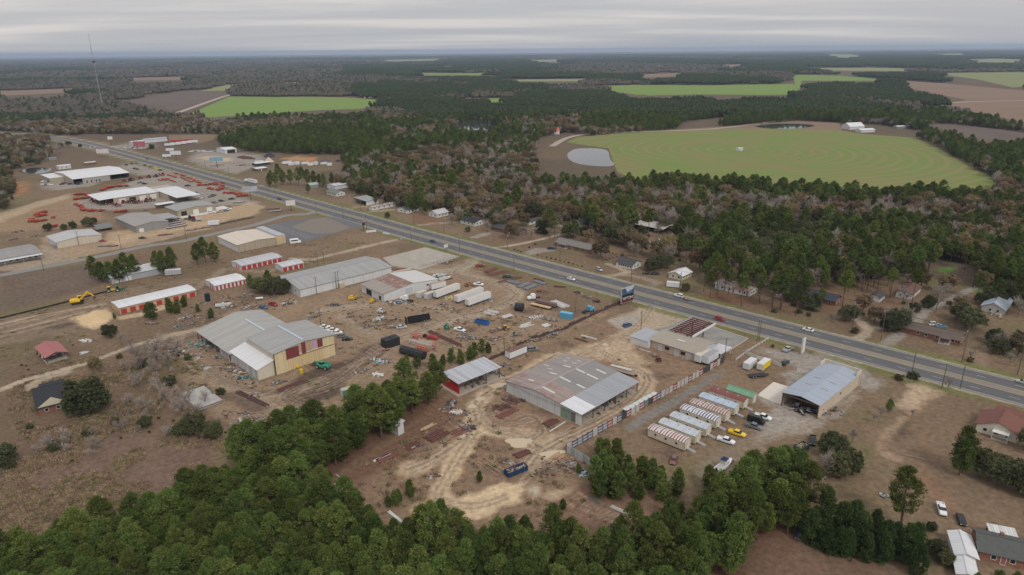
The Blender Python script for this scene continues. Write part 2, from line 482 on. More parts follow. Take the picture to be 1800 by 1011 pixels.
# scrap yard lanes
YL = (.30,.235,.172)
track(cE,[(1060,150),(990,200),(900,260),(1050,300),(1230,340),(1370,420),(1300,490),(1100,570),(880,610),(650,700),(450,780),(300,860),(100,970)],8,YL,.8,3,3)
track(cE,[(1040,160),(930,220),(760,250),(650,250)],8,(.33,.28,.22),.8,3,3)
track(cE,[(-150,560),(0,530),(250,515),(440,500),(700,530),(880,605)],6,YL,.8,3,3)
track(cE,[(0,600),(150,690),(300,780)],7,YL,.7,3,3)
track(cD,[(-60,275),(60,250),(210,212),(350,160)],4,YL,.8,2,2)
track(cD,[(160,235),(80,290),(90,370),(170,450),(260,540),(400,630),(560,685),(800,720),(950,690)],5,(.24,.18,.13),.8,2,2,.3)
track(cD,[(700,740),(820,830),(900,900),(1000,830),(1180,800)],4,YL,.6,2,2)
area(cD,[(820,700),(1000,590),(1150,510),(1400,430),(1600,310),(1700,260),(1660,370),(1480,520),(1350,620),(1300,720),(1150,790),(950,800),(860,780)],MUD,.97,4,4)
area(cD,[(380,740),(480,690),(640,760),(760,830),(640,860),(480,800)],MUD,.7,3,4)
for o in (0,1.8): track(cD,[(880 + 20 * o,760 - 10 * o),(1060,690 - 12 * o),(1300,600 - 12 * o),(1500,480 - 12 * o),(1640,370 - 14 * o)],.9,(.19,.14,.105),.6,.7,.6)
track(cO,[(-200,520),(0,455),(140,400),(300,350),(550,285),(700,228),(870,165),(1000,135),(1150,90),(1250,70)],3.4,PALE,.9,1,1)
area(cO,[(150,420),(330,340),(480,300),(470,340),(300,390),(170,470)],PALE,.8,1.5,1)
# the fenced yard: sandy wheel tracks
area(cF,[(1080,160),(1300,95),(1450,40),(1640,-60),(1700,-20),(1600,110),(1720,230),(1640,280),(1480,200),(1250,210)],SAND,.8,4,4)
track(cF,[(1400,140),(1540,220),(1680,290),(1720,350),(1680,430),(1560,540),(1400,630),(1250,705),(1100,770),(970,850),(900,940)],5.5,SAND,.85,2,2,.25)
track(cF,[(1080,170),(900,270),(760,340),(620,420),(530,500),(540,610),(640,690),(800,730),(980,840)],5.5,SAND,.85,2,2.5,.25)
track(cF,[(540,600),(480,720),(380,800),(240,890),(60,960)],6,SAND,.85,3,3,.2)
track(cF,[(450,730),(360,900),(320,1010)],4,BSAND,.7,2,2)
area(cF,[(900,540),(1080,560),(1010,640),(960,700),(800,690),(760,620)],(.25,.165,.11),.7,4,4)
track(cF,[(700,690),(880,690),(1000,740),(1150,700)],3.5,SAND,.6,2,2)
track(cR,[(1420,180),(1320,330),(1240,470),(1200,560),(1300,610),(1450,610),(1600,560)],5,BSAND,.8,2,2.5)
area(cR,[(1270,570),(1400,560),(1560,520),(1680,500),(1660,600),(1500,650),(1330,690),(1280,640)],BSAND,.9,3,4)
area(cS,[(-40,470),(100,390),(240,395),(235,470),(130,530),(40,600),(-40,600)],BSAND,.9,2,3)
area(cS,[(270,420),(340,400),(350,450),(300,480)],PALE,.9,2,3)
area(cS,[(380,480),(450,450),(540,440),(480,480),(400,510)],SAND,.8,2,3)
area(cR,[(1080,620),(1200,570),(1260,610),(1160,660)],SAND,.7,2,3)
for c_,x_,y_,r_ in [(cE,600,600,40),(cE,350,640,35),(cE,1000,700,45),(cE,1250,640,40),(cE,1450,560,40),(cE,850,790,40),(cE,200,900,40),(cF,1150,100,40),(cF,1000,560,35),(cF,700,820,40),(cF,650,960,40),(cC,300,800,50),(cC,700,700,40),(cG,720,800,50),(cH,760,500,40),(cH,300,760,40),(cD,700,700,40),(cD,300,380,40),(cO,400,760,60),(cO,650,720,50),(cI,760,200,20)]:
 area(c_,[(x_ - r_ * 1.6,y_),(x_ - r_ * .4,y_ - r_ * .6),(x_ + r_ * 1.5,y_ - r_ * .3),(x_ + r_ * 1.2,y_ + r_ * .5),(x_ - r_ * .5,y_ + r_ * .6)],(.115,.080,.062),.7,4,6)
# the drive from the highway past the old filling station
area(cG,[(520,280),(640,235),(780,290),(930,350),(800,440),(640,460),(470,480),(330,400),(290,370)],PALE,.85,3,3)
area(cG,[(320,370),(480,330),(560,350),(480,420),(380,420)],(.34,.32,.29),.8,3,3)
# right: the gravel yard
area(cH,[(850,60),(1100,60),(1400,85),(1600,140),(1760,300),(1700,345),(1600,320),(1480,520),(1330,560),(1180,640),(900,720),(830,640),(980,520),(1060,450),(910,400),(1170,190),(970,100)],GRAVEL,.92,4,5)
area(cH,[(500,880),(700,640),(900,620),(1150,640),(1000,700),(900,760),(760,900),(560,960)],(.25,.20,.155),.6,4,5)
track(cH,[(650,215),(480,320),(280,440),(120,530),(20,600)],3.5,(.20,.19,.172),.85,1.2,1)
track(cI,[(1000,-60),(880,30),(760,130),(640,250),(640,300),(720,340)],3,(.33,.235,.155),.8,2,2)
area(cI,[(560,240),(600,230),(620,300),(560,380),(520,330)],(.15,.135,.06),.7,3,3)
area(cI,[(700,230),(780,130),(830,100),(820,170),(740,270)],(.10,.072,.055),.75,2,3)
area(cI,[(820,440),(900,400),(1000,470),(1090,600),(1040,640),(930,560)],(.24,.145,.09),.7,3,4)
# driveways and yards beyond the highway
track(cL,[(90,465),(260,440),(400,410),(560,370),(690,325),(620,300),(520,290)],3.4,PALE,.85,1,1)
area(cL,[(270,515),(400,465),(520,470),(560,490),(440,505),(350,525)],GRAVEL,.85,1.5,1)
track(cL,[(920,690),(1060,670),(1120,650),(1000,600),(960,590)],4,PALE,.75,1.5,1.5)
track(cL,[(1060,670),(1200,690),(1340,730),(1290,770)],5,(.3,.25,.2),.7,2,2)
track(cJ,[(560,640),(630,600),(660,550),(610,510),(575,480)],4,PALE,.75,1.5,1.5); track(cJ,[(650,545),(730,548)],3,PALE,.7)
track(cJ,[(770,670),(840,610),(900,560),(980,510),(1040,440),(1090,405),(1200,365),(1300,310),(1420,260)],4.5,(.29,.262,.23),.8,1.5,1.5)
track(cJ,[(1420,850),(1390,770),(1430,690),(1480,640),(1560,640)],4,(.26,.18,.13),.7,1.5,2)
track(cJ,[(1060,900),(1000,960),(940,1020),(900,1060)],6,SAND,.8,2,2)
track(cK,[(460,305),(600,295),(740,280)],3.5,PALE,.7); track(cK,[(300,265),(420,262),(540,250)],3.5,PALE,.6); track(cK,[(940,415),(1060,400),(1200,395)],3.5,PALE,.7)
area(cK,[(1370,520),(1480,480),(1560,475),(1540,500),(1440,525)],GRAVEL,.85,1,1)
area(cK,[(880,320),(1050,340),(1100,390),(900,400)],(.2,.10,.06),.6,4,4)
area(cG,[(900,170),(1150,150),(1500,240),(1200,250),(950,210)],(.18,.085,.055),.75,4,4)
area(cJ,[(0,330),(700,200),(900,300),(880,420),(600,470),(0,440)],(.19,.115,.075),.5,6,5)
area(cJ,[(1100,150),(1230,150),(1200,190),(1110,180)],(.10,.20,.04),.8,3,3)
area(cJ,[(1360,300),(1440,290),(1430,330),(1370,330)],(.12,.20,.04),.8,2,2)
area(cL,[(1430,300),(1650,310),(1640,370),(1500,370)],(.17,.19,.06),.7,4,4)
# grass verges of the highway
HWY = [(420.0,-5.9),(250.0,152.6),(126.9,267.5),(38.0,350.4),(-74.0,457.5),(-122.0,506.0),(-232.0,615.0),(-366.0,746.0),(-508.0,884.0),(-606.0,975.0),(-690.0,1040.0),(-800.0,1095.0),(-960.0,1140.0)]
k = near_box(HWY,40)
d = seg_dist(HWY,gxf[k],gyf[k])
blend(k,.85 * np.clip((18.5 - d) / 4 + 0.8 * (_n2[k] - .5),0,1) * np.clip((_n1[k] - .3) * 8,.3,1),(.135,.150,.052))
blend(k,.8 * np.clip((12.6 - d) / 1.0 + 0.8 * (_n3[k] - .5),0,1),PALE)

def ruts(c,pts,col,alpha=.5,gap=1.9,n=1,sway=1.2,seed=0):
 g = random.Random(seed)
 w = smooth_pts(W(c,pts))
 for k in range(n):
  o = g.uniform(-sway,sway)
  for s in (-gap / 2,gap / 2):
   q = offset_line(w,o + s)
   kk = near_box(q,2)
   x,y = gxf[kk],gyf[kk]
   dd = seg_dist(q,x,y)
   blend(kk,alpha * np.clip((.42 - dd) / .4 + .6 * (_n3[kk] - .35),0,1),col,.4)
def smooth_pts(pts): return smooth(pts,5)
DK,LT = (.13,.092,.07),(.42,.325,.225)
for i,(c,pts) in enumerate([(cE,[(1060,150),(990,200),(900,260),(1050,300),(1230,340),(1370,420),(1300,490),(1100,570),(880,610),(650,700),(450,780),(300,860),(100,970)]),(cE,[(-150,560),(0,530),(250,515),(440,500),(700,530),(880,605)]),(cD,[(-60,275),(60,250),(210,212)]),(cD,[(160,235),(80,290),(90,370),(170,450),(260,540),(400,630),(560,685),(800,720),(950,690),(1150,600),(1400,480),(1600,330)]),(cD,[(880,780),(980,720),(1150,680),(1330,600),(1500,470)]),(cD,[(1180,800),(1000,790),(900,740),(1000,660),(1200,600)]),
  (cF,[(1400,140),(1540,220),(1680,290),(1720,350),(1680,430),(1560,540),(1400,630),(1250,705),(1100,770),(970,850),(900,940)]),(cF,[(1080,170),(900,270),(760,340),(620,420),(530,500),(540,610),(640,690),(800,730),(980,840)]),(cF,[(540,600),(480,720),(380,800),(240,890),(60,960)]),(cF,[(620,560),(760,640),(900,600),(960,700),(840,760)]),(cR,[(1420,180),(1320,330),(1240,470),(1200,560),(1300,610),(1450,610),(1600,560)]),(cS,[(240,390),(330,300),(430,200),(560,100)]),(cS,[(560,480),(700,540),(850,600),(1000,650)]),(cG,[(640,260),(600,340),(480,460),(300,540),(60,660)]),(cB,[(0,760),(250,700),(500,640),(740,590)]),(cB,[(0,830),(300,760),(560,700)]),(cH,[(900,700),(1150,620),(1330,540),(1500,440),(1650,320)])]):
 ruts(c,pts,DK,.55,1.9,2,1.6,i); ruts(c,pts,LT,.5,2.0,2,2.2,i + 50)
def build_ground():
 ny,nx = GX.shape
 co = np.stack([gxf,gyf,np.zeros_like(gxf)],1).astype(np.float32)
 me = bpy.data.meshes.new('ground')
 me.vertices.add(nx * ny)
 me.vertices.foreach_set('co',co.ravel())
 i = (np.arange(ny - 1)[:,None] * nx + np.arange(nx - 1)[None,:]).ravel()
 q = np.stack([i,i + 1,i + nx + 1,i + nx],1).astype(np.int32)
 me.loops.add(q.size)
 me.loops.foreach_set('vertex_index',q.ravel())
 me.polygons.add(len(q))
 me.polygons.foreach_set('loop_start',np.arange(0,q.size,4,dtype=np.int32))
 me.polygons.foreach_set('loop_total',np.full(len(q),4,np.int32))
 at = me.color_attributes.new('soil','FLOAT_COLOR','POINT')
 at.data.foreach_set('color',np.concatenate([gcol,np.ones((len(gcol),1))],1).astype(np.float32).ravel())
 me.update(); me.validate()
 m,N,K,b = _nodes('soil_and_grass')
 _set(b,0.95,0.1)
 a = N.new('ShaderNodeAttribute'); a.attribute_name = 'soil'
 tc = N.new('ShaderNodeTexCoord')
 n1 = N.new('ShaderNodeTexNoise'); n1.inputs['Scale'].default_value = 0.55; n1.inputs['Detail'].default_value = 9; n1.inputs['Roughness'].default_value = 0.72
 K.new(tc.outputs['Object'],n1.inputs['Vector'])
 mr = N.new('ShaderNodeMapRange'); mr.inputs['From Min'].default_value = 0.25; mr.inputs['From Max'].default_value = 0.75
 mr.inputs['To Min'].default_value = 0.50; mr.inputs['To Max'].default_value = 1.45
 K.new(n1.outputs['Fac'],mr.inputs['Value'])
 mu = N.new('ShaderNodeMixRGB'); mu.blend_type = 'MULTIPLY'; mu.inputs[0].default_value = 1
 K.new(a.outputs['Color'],mu.inputs[1]); K.new(mr.outputs[0],mu.inputs[2])
 K.new(mu.outputs[0],b.inputs['Base Color'])
 bp = N.new('ShaderNodeBump'); bp.inputs['Strength'].default_value = 0.6; bp.inputs['Distance'].default_value = 0.25
 K.new(n1.outputs['Fac'],bp.inputs['Height']); K.new(bp.outputs[0],b.inputs['Normal'])
 me.materials.append(m)
 return tag(link('ground',me),'brown winter grass, sand and forest floor of the plain','ground',kind='structure')
build_ground()

# ------------------------------------------------------------------ roads
def strip(name,line,o0,o1,z,m,parent=None):
 a,b = offset_line(line,o0),offset_line(line,o1)
 n = len(line)
 mb = MB()
 mb.add([(p[0],p[1],z) for p in a] + [(p[0],p[1],z) for p in b],[(i,i + 1,n + i + 1,n + i) for i in range(n - 1)])
 return mb.build(name,m,parent)
def asphalt(name,col,rough=0.85,streak=True):
 return mat(name,col,rough,0.16,0.35,0.25,detail=8)
hw = smooth(HWY)
def worn(name,col,var=.3):
 m = mat(name,col,.85,var,.5,.25,detail=7)
 N,K = m.node_tree.nodes,m.node_tree.links
 nz = next(n for n in N if n.type == 'TEX_NOISE')
 mp = N.new('ShaderNodeMapping'); mp.vector_type = 'TEXTURE'; mp.inputs['Rotation'].default_value = (0,0,R(-43)); mp.inputs['Scale'].default_value = (22,1,1)
 tc = next(n for n in N if n.type == 'TEX_COORD')
 K.new(tc.outputs['Object'],mp.inputs[0]); K.new(mp.outputs[0],nz.inputs['Vector'])
 return m
road = strip('highway',hw,-10.9,10.9,0.020,worn('asphalt',(.112,.111,.114)))
tag(road,'four lane grey asphalt highway with a worn centre turning lane','road',kind='structure')
WHITE_LINE = mat('road_paint_white',(.46,.46,.45),.7,.35,1.5)
YELLOW_LINE = mat('road_paint_yellow',(.50,.36,.10),.7,.25,1.5)
strip('turning_lane',hw,-2.2,2.2,0.032,worn('worn_lane',(.222,.198,.168),.22),road)
strip('shoulder',hw,9.6,10.88,0.032,mat('pale_shoulder',(.20,.19,.178),.9,.15,.5),road)
strip('shoulder',hw,-10.88,-9.6,0.032,_M['pale_shoulder'],road)
for o in (-9.45,9.45): strip('edge_line',hw,o - .09,o + .09,0.044,WHITE_LINE,road)
for o in (-2.12,2.12): strip('centre_line',hw,o - .08,o + .08,0.046,YELLOW_LINE,road)
def dashes():
 L = [0]
 for a,b in zip(hw,hw[1:]): L.append(L[-1] + math.dist(a,b))
 me = MB().box(-1.55,1.55,-.10,.10,0,.004).mesh('lane_dash',WHITE_LINE)
 my = MB().box(-1.55,1.55,-.07,.07,0,.004).mesh('turn_dash',YELLOW_LINE)
 def at(t):
  i = max(j for j in range(len(L)) if L[j] <= t)
  i = min(i,len(hw) - 2)
  f = (t - L[i]) / (L[i + 1] - L[i])
  a,b = Vector(hw[i]),Vector(hw[i + 1])
  d = (b - a).normalized()
  return a.lerp(b,f),d
 # phase fixed by the dashes measured by the filling station
 t = 3.0
 while t < L[-1] - 300:
  p,d = at(t)
  an = math.atan2(d.y,d.x)
  for o,q in ((5.9,0.046),(-5.9,0.046)):
   link('lane_dash',me,road,(p.x + d.y * o,p.y - d.x * o,q),(0,0,an))
  if t < 560:
   for o in (1.75,-1.75): link('turn_dash',my,road,(p.x + d.y * o,p.y - d.x * o,0.046),(0,0,an))
  t += 12.03
dashes()
# the side street, the car park, the pads
side = smooth(W(full,[(566,368),(540,376)]) + W(cA,[(1950,775),(1750,835),(1500,890),(1240,950)]) + W(cB,[(1000,205),(700,270),(400,330),(0,405),(-350,465)]))
sr = strip('side_street',side,-3.4,3.4,0.016,asphalt('old_asphalt',(.225,.213,.197)))
tag(sr,'narrow pale asphalt street joining the highway on the left','street',kind='structure')
def sheet_poly(name,pts,z,m,label,cat,parent=None,kind='structure'):
 mb = MB()
 mb.add([(p[0],p[1],z) for p in pts],[tuple(range(len(pts)))[::-1]])
 o = mb.build(name,m,parent)
 if label: tag(o,label,cat,kind=kind)
 return o
def ccw(pts):
 a = sum(p[0] * q[1] - q[0] * p[1] for p,q in zip(pts,pts[1:] + pts[:1]))
 return pts if a < 0 else pts[::-1]
def pave(name,c,pts,z,m,label,cat): return sheet_poly(name,ccw(W(c,pts)),z,m,label,cat)
lot = pave('car_park',cC,[(850,200),(860,215),(1000,205),(1140,172),(1380,100),(1500,82),(1460,62),(1260,5),(1090,12),(880,42),(730,72),(840,125)],0.024,asphalt('lot_asphalt',(.135,.132,.135)),'worn asphalt car park with white bays beside the cream building','car park')
pave('gravel_island',cC,[(930,82),(1080,25),(1200,10),(1390,85),(1290,125),(1130,138),(1000,110)],0.034,mat('old_gravel',(.20,.172,.145),.95,.2,.5,detail=8),'brown gravel patch in the middle of the car park','gravel patch')
for q in range(14):                                             # parking bays
 a,b = cC(742 + q * 22,78 + q * 7.5),cC(820 + q * 22,62 + q * 7.5)
 MB().bar((0,0,0),tuple((b - a).xy) + (0,),.22,.008).build('bay_line',WHITE_LINE,lot,(a.x,a.y,.034))
CONC = mat('old_concrete',(.36,.325,.275),.9,.28,.16,detail=10)
pave('concrete_pad',cK,[(640,690),(1000,600),(1290,680),(960,790),(720,760)],0.022,CONC,'empty pale concrete pad of a vanished building near the highway','concrete pad')
pave('forecourt',cG,[(640,440),(800,400),(960,330),(1140,420),(1390,505),(1215,610),(1100,610),(900,500)],0.022,mat('forecourt_concrete',(.25,.24,.222),.9,.42,.16,detail=10),'cracked grey forecourt of the old filling station','forecourt')
pave('shop_slab',cH,[(1010,278),(1130,315),(1070,372),(1060,435),(905,372),(915,355)],0.05,mat('white_slab',(.60,.54,.47),.85,.06,.3),'fresh pale concrete slab beside the open blue roofed shop','concrete slab')
def kerb_solid(c,pts):
 mb = MB()
 w = W(c,pts)
 for a,b in zip(w,w[1:]): mb.bar((a[0],a[1],.07),(b[0],b[1],.07),.35,.14)
 return tag(mb.build('kerb',mat('kerb_concrete',(.46,.39,.31),.9,.12)),'pale concrete kerb along the edge of the filling station forecourt','kerb',kind='structure')
kerb_solid(cG,[(930,345),(1140,425),(1385,507),(1215,615)])

# ------------------------------------------------------------------ fields and water
def field_mat(name,col,col2,rings=None,scale=.02):
 m,N,K,b = _nodes(name)
 _set(b,.95,.1)
 tc = N.new('ShaderNodeTexCoord')
 nz = N.new('ShaderNodeTexNoise'); nz.inputs['Scale'].default_value = scale; nz.inputs['Detail'].default_value = 7; nz.inputs['Roughness'].default_value = .6
 K.new(tc.outputs['Object'],nz.inputs['Vector'])
 mr = N.new('ShaderNodeMapRange'); mr.inputs['From Min'].default_value = .36; mr.inputs['From Max'].default_value = .62
 K.new(nz.outputs['Fac'],mr.inputs['Value'])
 mx = N.new('ShaderNodeMixRGB'); mx.inputs[1].default_value = c4(col); mx.inputs[2].default_value = c4(col2)
 K.new(mr.outputs[0],mx.inputs[0])
 last = mx.outputs[0]
 if rings:
  mp = N.new('ShaderNodeMapping'); mp.inputs['Location'].default_value = (-rings[0],-rings[1],0)
  K.new(tc.outputs['Object'],mp.inputs[0])
  wv = N.new('ShaderNodeTexWave'); wv.wave_type = 'RINGS'; wv.rings_direction = 'Z'
  wv.inputs['Scale'].default_value = rings[2]; wv.inputs['Distortion'].default_value = 3.0; wv.inputs['Detail'].default_value = 4; wv.inputs['Detail Scale'].default_value = .02
  K.new(mp.outputs[0],wv.inputs['Vector'])
  r2 = N.new('ShaderNodeMapRange'); r2.inputs['From Min'].default_value = .55; r2.inputs['From Max'].default_value = 1.0; r2.inputs['To Max'].default_value = .42
  K.new(wv.outputs['Fac'],r2.inputs['Value'])
  m2 = N.new('ShaderNodeMixRGB'); K.new(r2.outputs[0],m2.inputs[0]); K.new(last,m2.inputs[1]); m2.inputs[2].default_value = c4(rings[3])
  last = m2.outputs[0]
 K.new(last,b.inputs['Base Color'])
 return m
piv = cM(800,268)
FIELDS = []
OPEN_VIEW = []
def field(name,c,pts,m,label,z=.10):
 w = ccw(W(c,pts))
 FIELDS.append(w)
 if m is not GREEN1: OPEN_VIEW.append(w)
 return sheet_poly(name,w,z,m,label,'field')
GREEN1 = field_mat('winter_wheat',(.145,.215,.054),(.200,.195,.078),(piv.x,piv.y,.021,(.27,.215,.10)))
field('crop_field',cM,[(190,240),(230,222),(400,207),(700,197),(960,192),(1160,200),(1240,212),(1420,225),(1500,262),(1600,320),(1710,375),(1660,442),(1300,442),(1000,430),(700,398),(420,368),(370,345),(360,320),(340,262),(250,250)],GREEN1,'big green crop field with curved wheel rings beyond the pine belt')
FG = field_mat('far_wheat',(.155,.255,.055),(.19,.24,.07),None,.006)
FB = field_mat('far_stubble',(.24,.165,.115),(.21,.15,.11),None,.006)
FP = field_mat('ploughed',(.125,.098,.088),(.15,.115,.095),None,.02)
field('crop_field',cT,[(1000,420),(1210,330),(1800,333),(2000,345),(2010,370),(1900,395),(1700,400),(1400,420),(1100,440)],FG,'bright green field left of centre behind the dark pine stand')
field('ploughed_field',cT,[(640,360),(960,300),(1200,300),(1205,322),(900,410),(860,380)],FP,'dark ploughed field beside the sandy lane near the mast')
field('crop_field',cT,[(1060,300),(1190,268),(1640,250),(1640,260),(1330,262),(1220,275),(1190,302)],field_mat('dry_field',(.26,.23,.11),(.22,.25,.09),None,.006),'narrow olive field behind the ploughed field')
field('crop_field',cM,[(300,50),(420,40),(700,40),(990,35),(1020,72),(860,74),(650,72),(480,76)],FG,'bright green field behind the long pine wood, right of centre')
field('crop_field',cM,[(990,3),(1150,6),(1290,18),(1380,24),(1020,24),(1010,60),(995,40)],FG,'second bright green field farther right, behind a grove')
field('stubble_field',cM,[(1380,24),(1500,32),(1700,50),(1850,62),(1850,180),(1640,140),(1530,130),(1540,100),(1600,92),(1470,66),(1390,48)],FB,'wide brown stubble field at the right')
field('crop_field',cM,[(1470,-3),(1800,-6),(1850,40),(1760,48),(1640,20)],field_mat('pale_wheat',(.20,.235,.10),(.22,.22,.10),None,.006),'pale green field at the far right edge')
field('ploughed_field',cM,[(1420,172),(1560,178),(1760,200),(1850,215),(1850,235),(1700,240),(1640,235),(1560,205)],FP,'dark ploughed field at the right behind the hedgerow')
field('crop_field',cU,[(380,205),(560,206),(830,205),(820,218),(600,217),(380,218)],FG,'thin green strip of field far off in the centre',.3)
field('crop_field',cU,[(760,340),(920,335),(920,350),(780,370)],FG,'small green field among bare woods in the centre')
field('crop_field',cV,[(660,178),(1060,178),(1230,185),(1230,195),(900,195),(700,190)],field_mat('pale_field',(.22,.25,.12),(.25,.24,.13),None,.004),'pale field strip before the far right woods',.3)
field('crop_field',cV,[(760,104),(900,108),(950,128),(780,122)],bpy.data.materials['pale_field'],'faint pale field on the far plain, right of centre',.5)
field('crop_field',cU,[(1110,155),(1200,152),(1205,165),(1120,166)],bpy.data.materials['pale_field'],'small pale clearing on the far plain',.5)
field('crop_field',cU,[(220,137),(520,130),(530,141),(230,146)],bpy.data.materials['pale_field'],'long faint clearing far off, left of centre',.5)
PF = bpy.data.materials['pale_field']
for c_,pts,m_,l_ in [(cU,[(1350,275),(1560,268),(1800,270),(1800,300),(1560,322),(1420,300)],FG,'green field at the centre right behind the dark pine wood'),(cU,[(1540,215),(1800,205),(1800,222),(1600,230)],FB,'brown field strip in the far centre right'),(cU,[(1630,168),(1700,166),(1705,176),(1640,178)],FG,'tiny bright field far right of centre'),(cU,[(880,240),(1300,236),(1300,250),(900,250)],PF,'thin pale strip across the far woods'),(cU,[(500,172),(580,170),(590,182),(505,182)],FG,'small bright field beside the far white farm'),(cV,[(1490,135),(1640,130),(1800,135),(1800,150),(1500,148)],PF,'pale clearing far off at the right'),(cV,[(200,162),(310,160),(315,178),(210,180)],FB,'tan clearing in the far right woods'),(cV,[(1320,104),(1480,102),(1480,110),(1330,110)],PF,'faint clearing near the right horizon'),(cT,[(0,300),(250,292),(420,285),(420,305),(200,318),(0,325)],FB,'brown clearing at the left before the mast'),(cT,[(640,232),(1000,225),(1010,240),(660,246)],FB,'brown bare strip in the far left woods'),(cU,[(1000,136),(1160,134),(1160,146),(1010,147)],PF,'pale clearing in the far centre')]:
 field('crop_field',c_,pts,m_,l_,.3)
field('stubble_field',cM,[(700,207),(400,207),(820,180),(1000,165),(1150,172),(1160,200),(960,192)],FB,'brown strip of bare ground behind the ringed field',.06)
field('stubble_field',cW,[(1180,105),(1700,100),(1640,160),(1480,200),(1180,165)],field_mat('brown_grass_field',(.22,.155,.10),(.19,.14,.09),None,.02),'brown field behind the lorry yard at the upper left')
def lane(c,pts,w,label):
 return tag(strip('dirt_road',smooth(W(c,pts),4),-w / 2,w / 2,.16,mat('lane_sand',(.36,.30,.235),.95,.1,.05)),label,'dirt road',kind='structure')
lane(cT,[(860,440),(980,400),(1120,350),(1210,322),(1300,312)],14,'pale sandy lane between the ploughed and the green field')
lane(cM,[(140,255),(220,218),(400,204),(700,194),(960,162),(1000,160)],9,'sandy farm track along the top of the ringed field')
lane(cV,[(1300,375),(1500,358),(1850,350)],12,'pale dirt road crossing the brown field at the right')
lane(cU,[(440,365),(560,350),(690,335)],14,'pale dirt road in the bare woods at the centre')
WATER = mat('pond_water',(.055,.06,.06),.06,.1,.02,.6)
def pond(c,pts,label,m=WATER):
 w = ccw(W(c,pts)); FIELDS.append(w); OPEN_VIEW.append(w)
 return sheet_poly('pond',smooth(w + [w[0]],4)[:-1],.13,m,label,'pond')
pond(cM,[(195,280),(225,264),(290,262),(335,270),(345,300),(360,318),(330,326),(240,318),(200,300)],'small bright pond at the left corner of the ringed field')
pond(cM,[(850,184),(920,176),(1010,176),(1065,182),(1000,192),(900,192)],'dark pond behind the ringed field')
pond(cA,[(130,470),(220,448),(330,448),(350,462),(300,485),(190,490)],'small pond behind the white roofed dealership')
pond(cU,[(560,475),(650,468),(720,460),(830,480),(800,500),(640,505)],'flooded pond among trees in the centre distance')
PUD = mat('muddy_puddle',(.50,.40,.27),.25,.06,.3,.5)
for i,(c,x,y,rx,ry,l) in enumerate([(cF,825,770,9,3.0,'large tan puddle in the wheel tracks below the grey shed'),(cF,1050,850,9,2.2,'long tan puddle beside the scrap fence'),(cF,560,470,4,1.6,'round puddle by the red open shed'),(cF,505,522,3.4,1.6,'small pale puddle below the round one by the red shed'),(cF,1415,100,3,1.3,'small puddle on the sandy drive by the filling station'),(cD,195,440,4,1.6,'grey puddle in the loop track by the warehouse'),(cD,275,515,3.4,1.6,'second grey puddle in the loop track by the warehouse'),(cF,680,380,8,2.0,'wide shallow puddle between the red shed and the grey shed')]):
 p = c(x,y)
 k = 0.30 * 3.2
 an = R(20) if i in (1,7) else 0
 pts = []
 for q in range(20):
  a = 2 * math.pi * q / 20
  r = 1 + .18 * math.sin(3 * a + i) + .1 * math.sin(5 * a + 2 * i)
  u,v = rx * k * .45 * r * math.cos(a),ry * k * r * math.sin(a)
  pts.append((p.x + u * math.cos(an) - v * math.sin(an),p.y + u * math.sin(an) + v * math.cos(an)))
 o = sheet_poly('puddle',ccw(pts),.028,PUD if i not in (5,6) else mat('grey_puddle',(.33,.32,.30),.2,.05,.3,.5),l,'puddle')
# ------------------------------------------------------------------ buildings
GLASS = glassy('dark_window')
FRAME_W = mat('white_frame',(.62,.62,.60),.6,.05)
DARK = mat('dark_inside',(.03,.028,.026),.9,.2)  # near-black; on open bays it paints in the shade inside
STEEL = mat('brown_steel',(.12,.075,.06),.7,.25,1.0)
RED_DOOR = sheet('red_roller_door',(.42,.045,.045),'X',.45,.04,0,joint=.12,streak=.08)
WHITE_DOOR = sheet('white_roller_door',(.66,.65,.63),'X',.45,.03,0,joint=.1,streak=.08)
SLAB = mat('floor_slab',(.34,.30,.255),.9,.18,.4)
def rough_shingle(name,col): return mat(name,col,.95,.22,1.1,.15,detail=9)

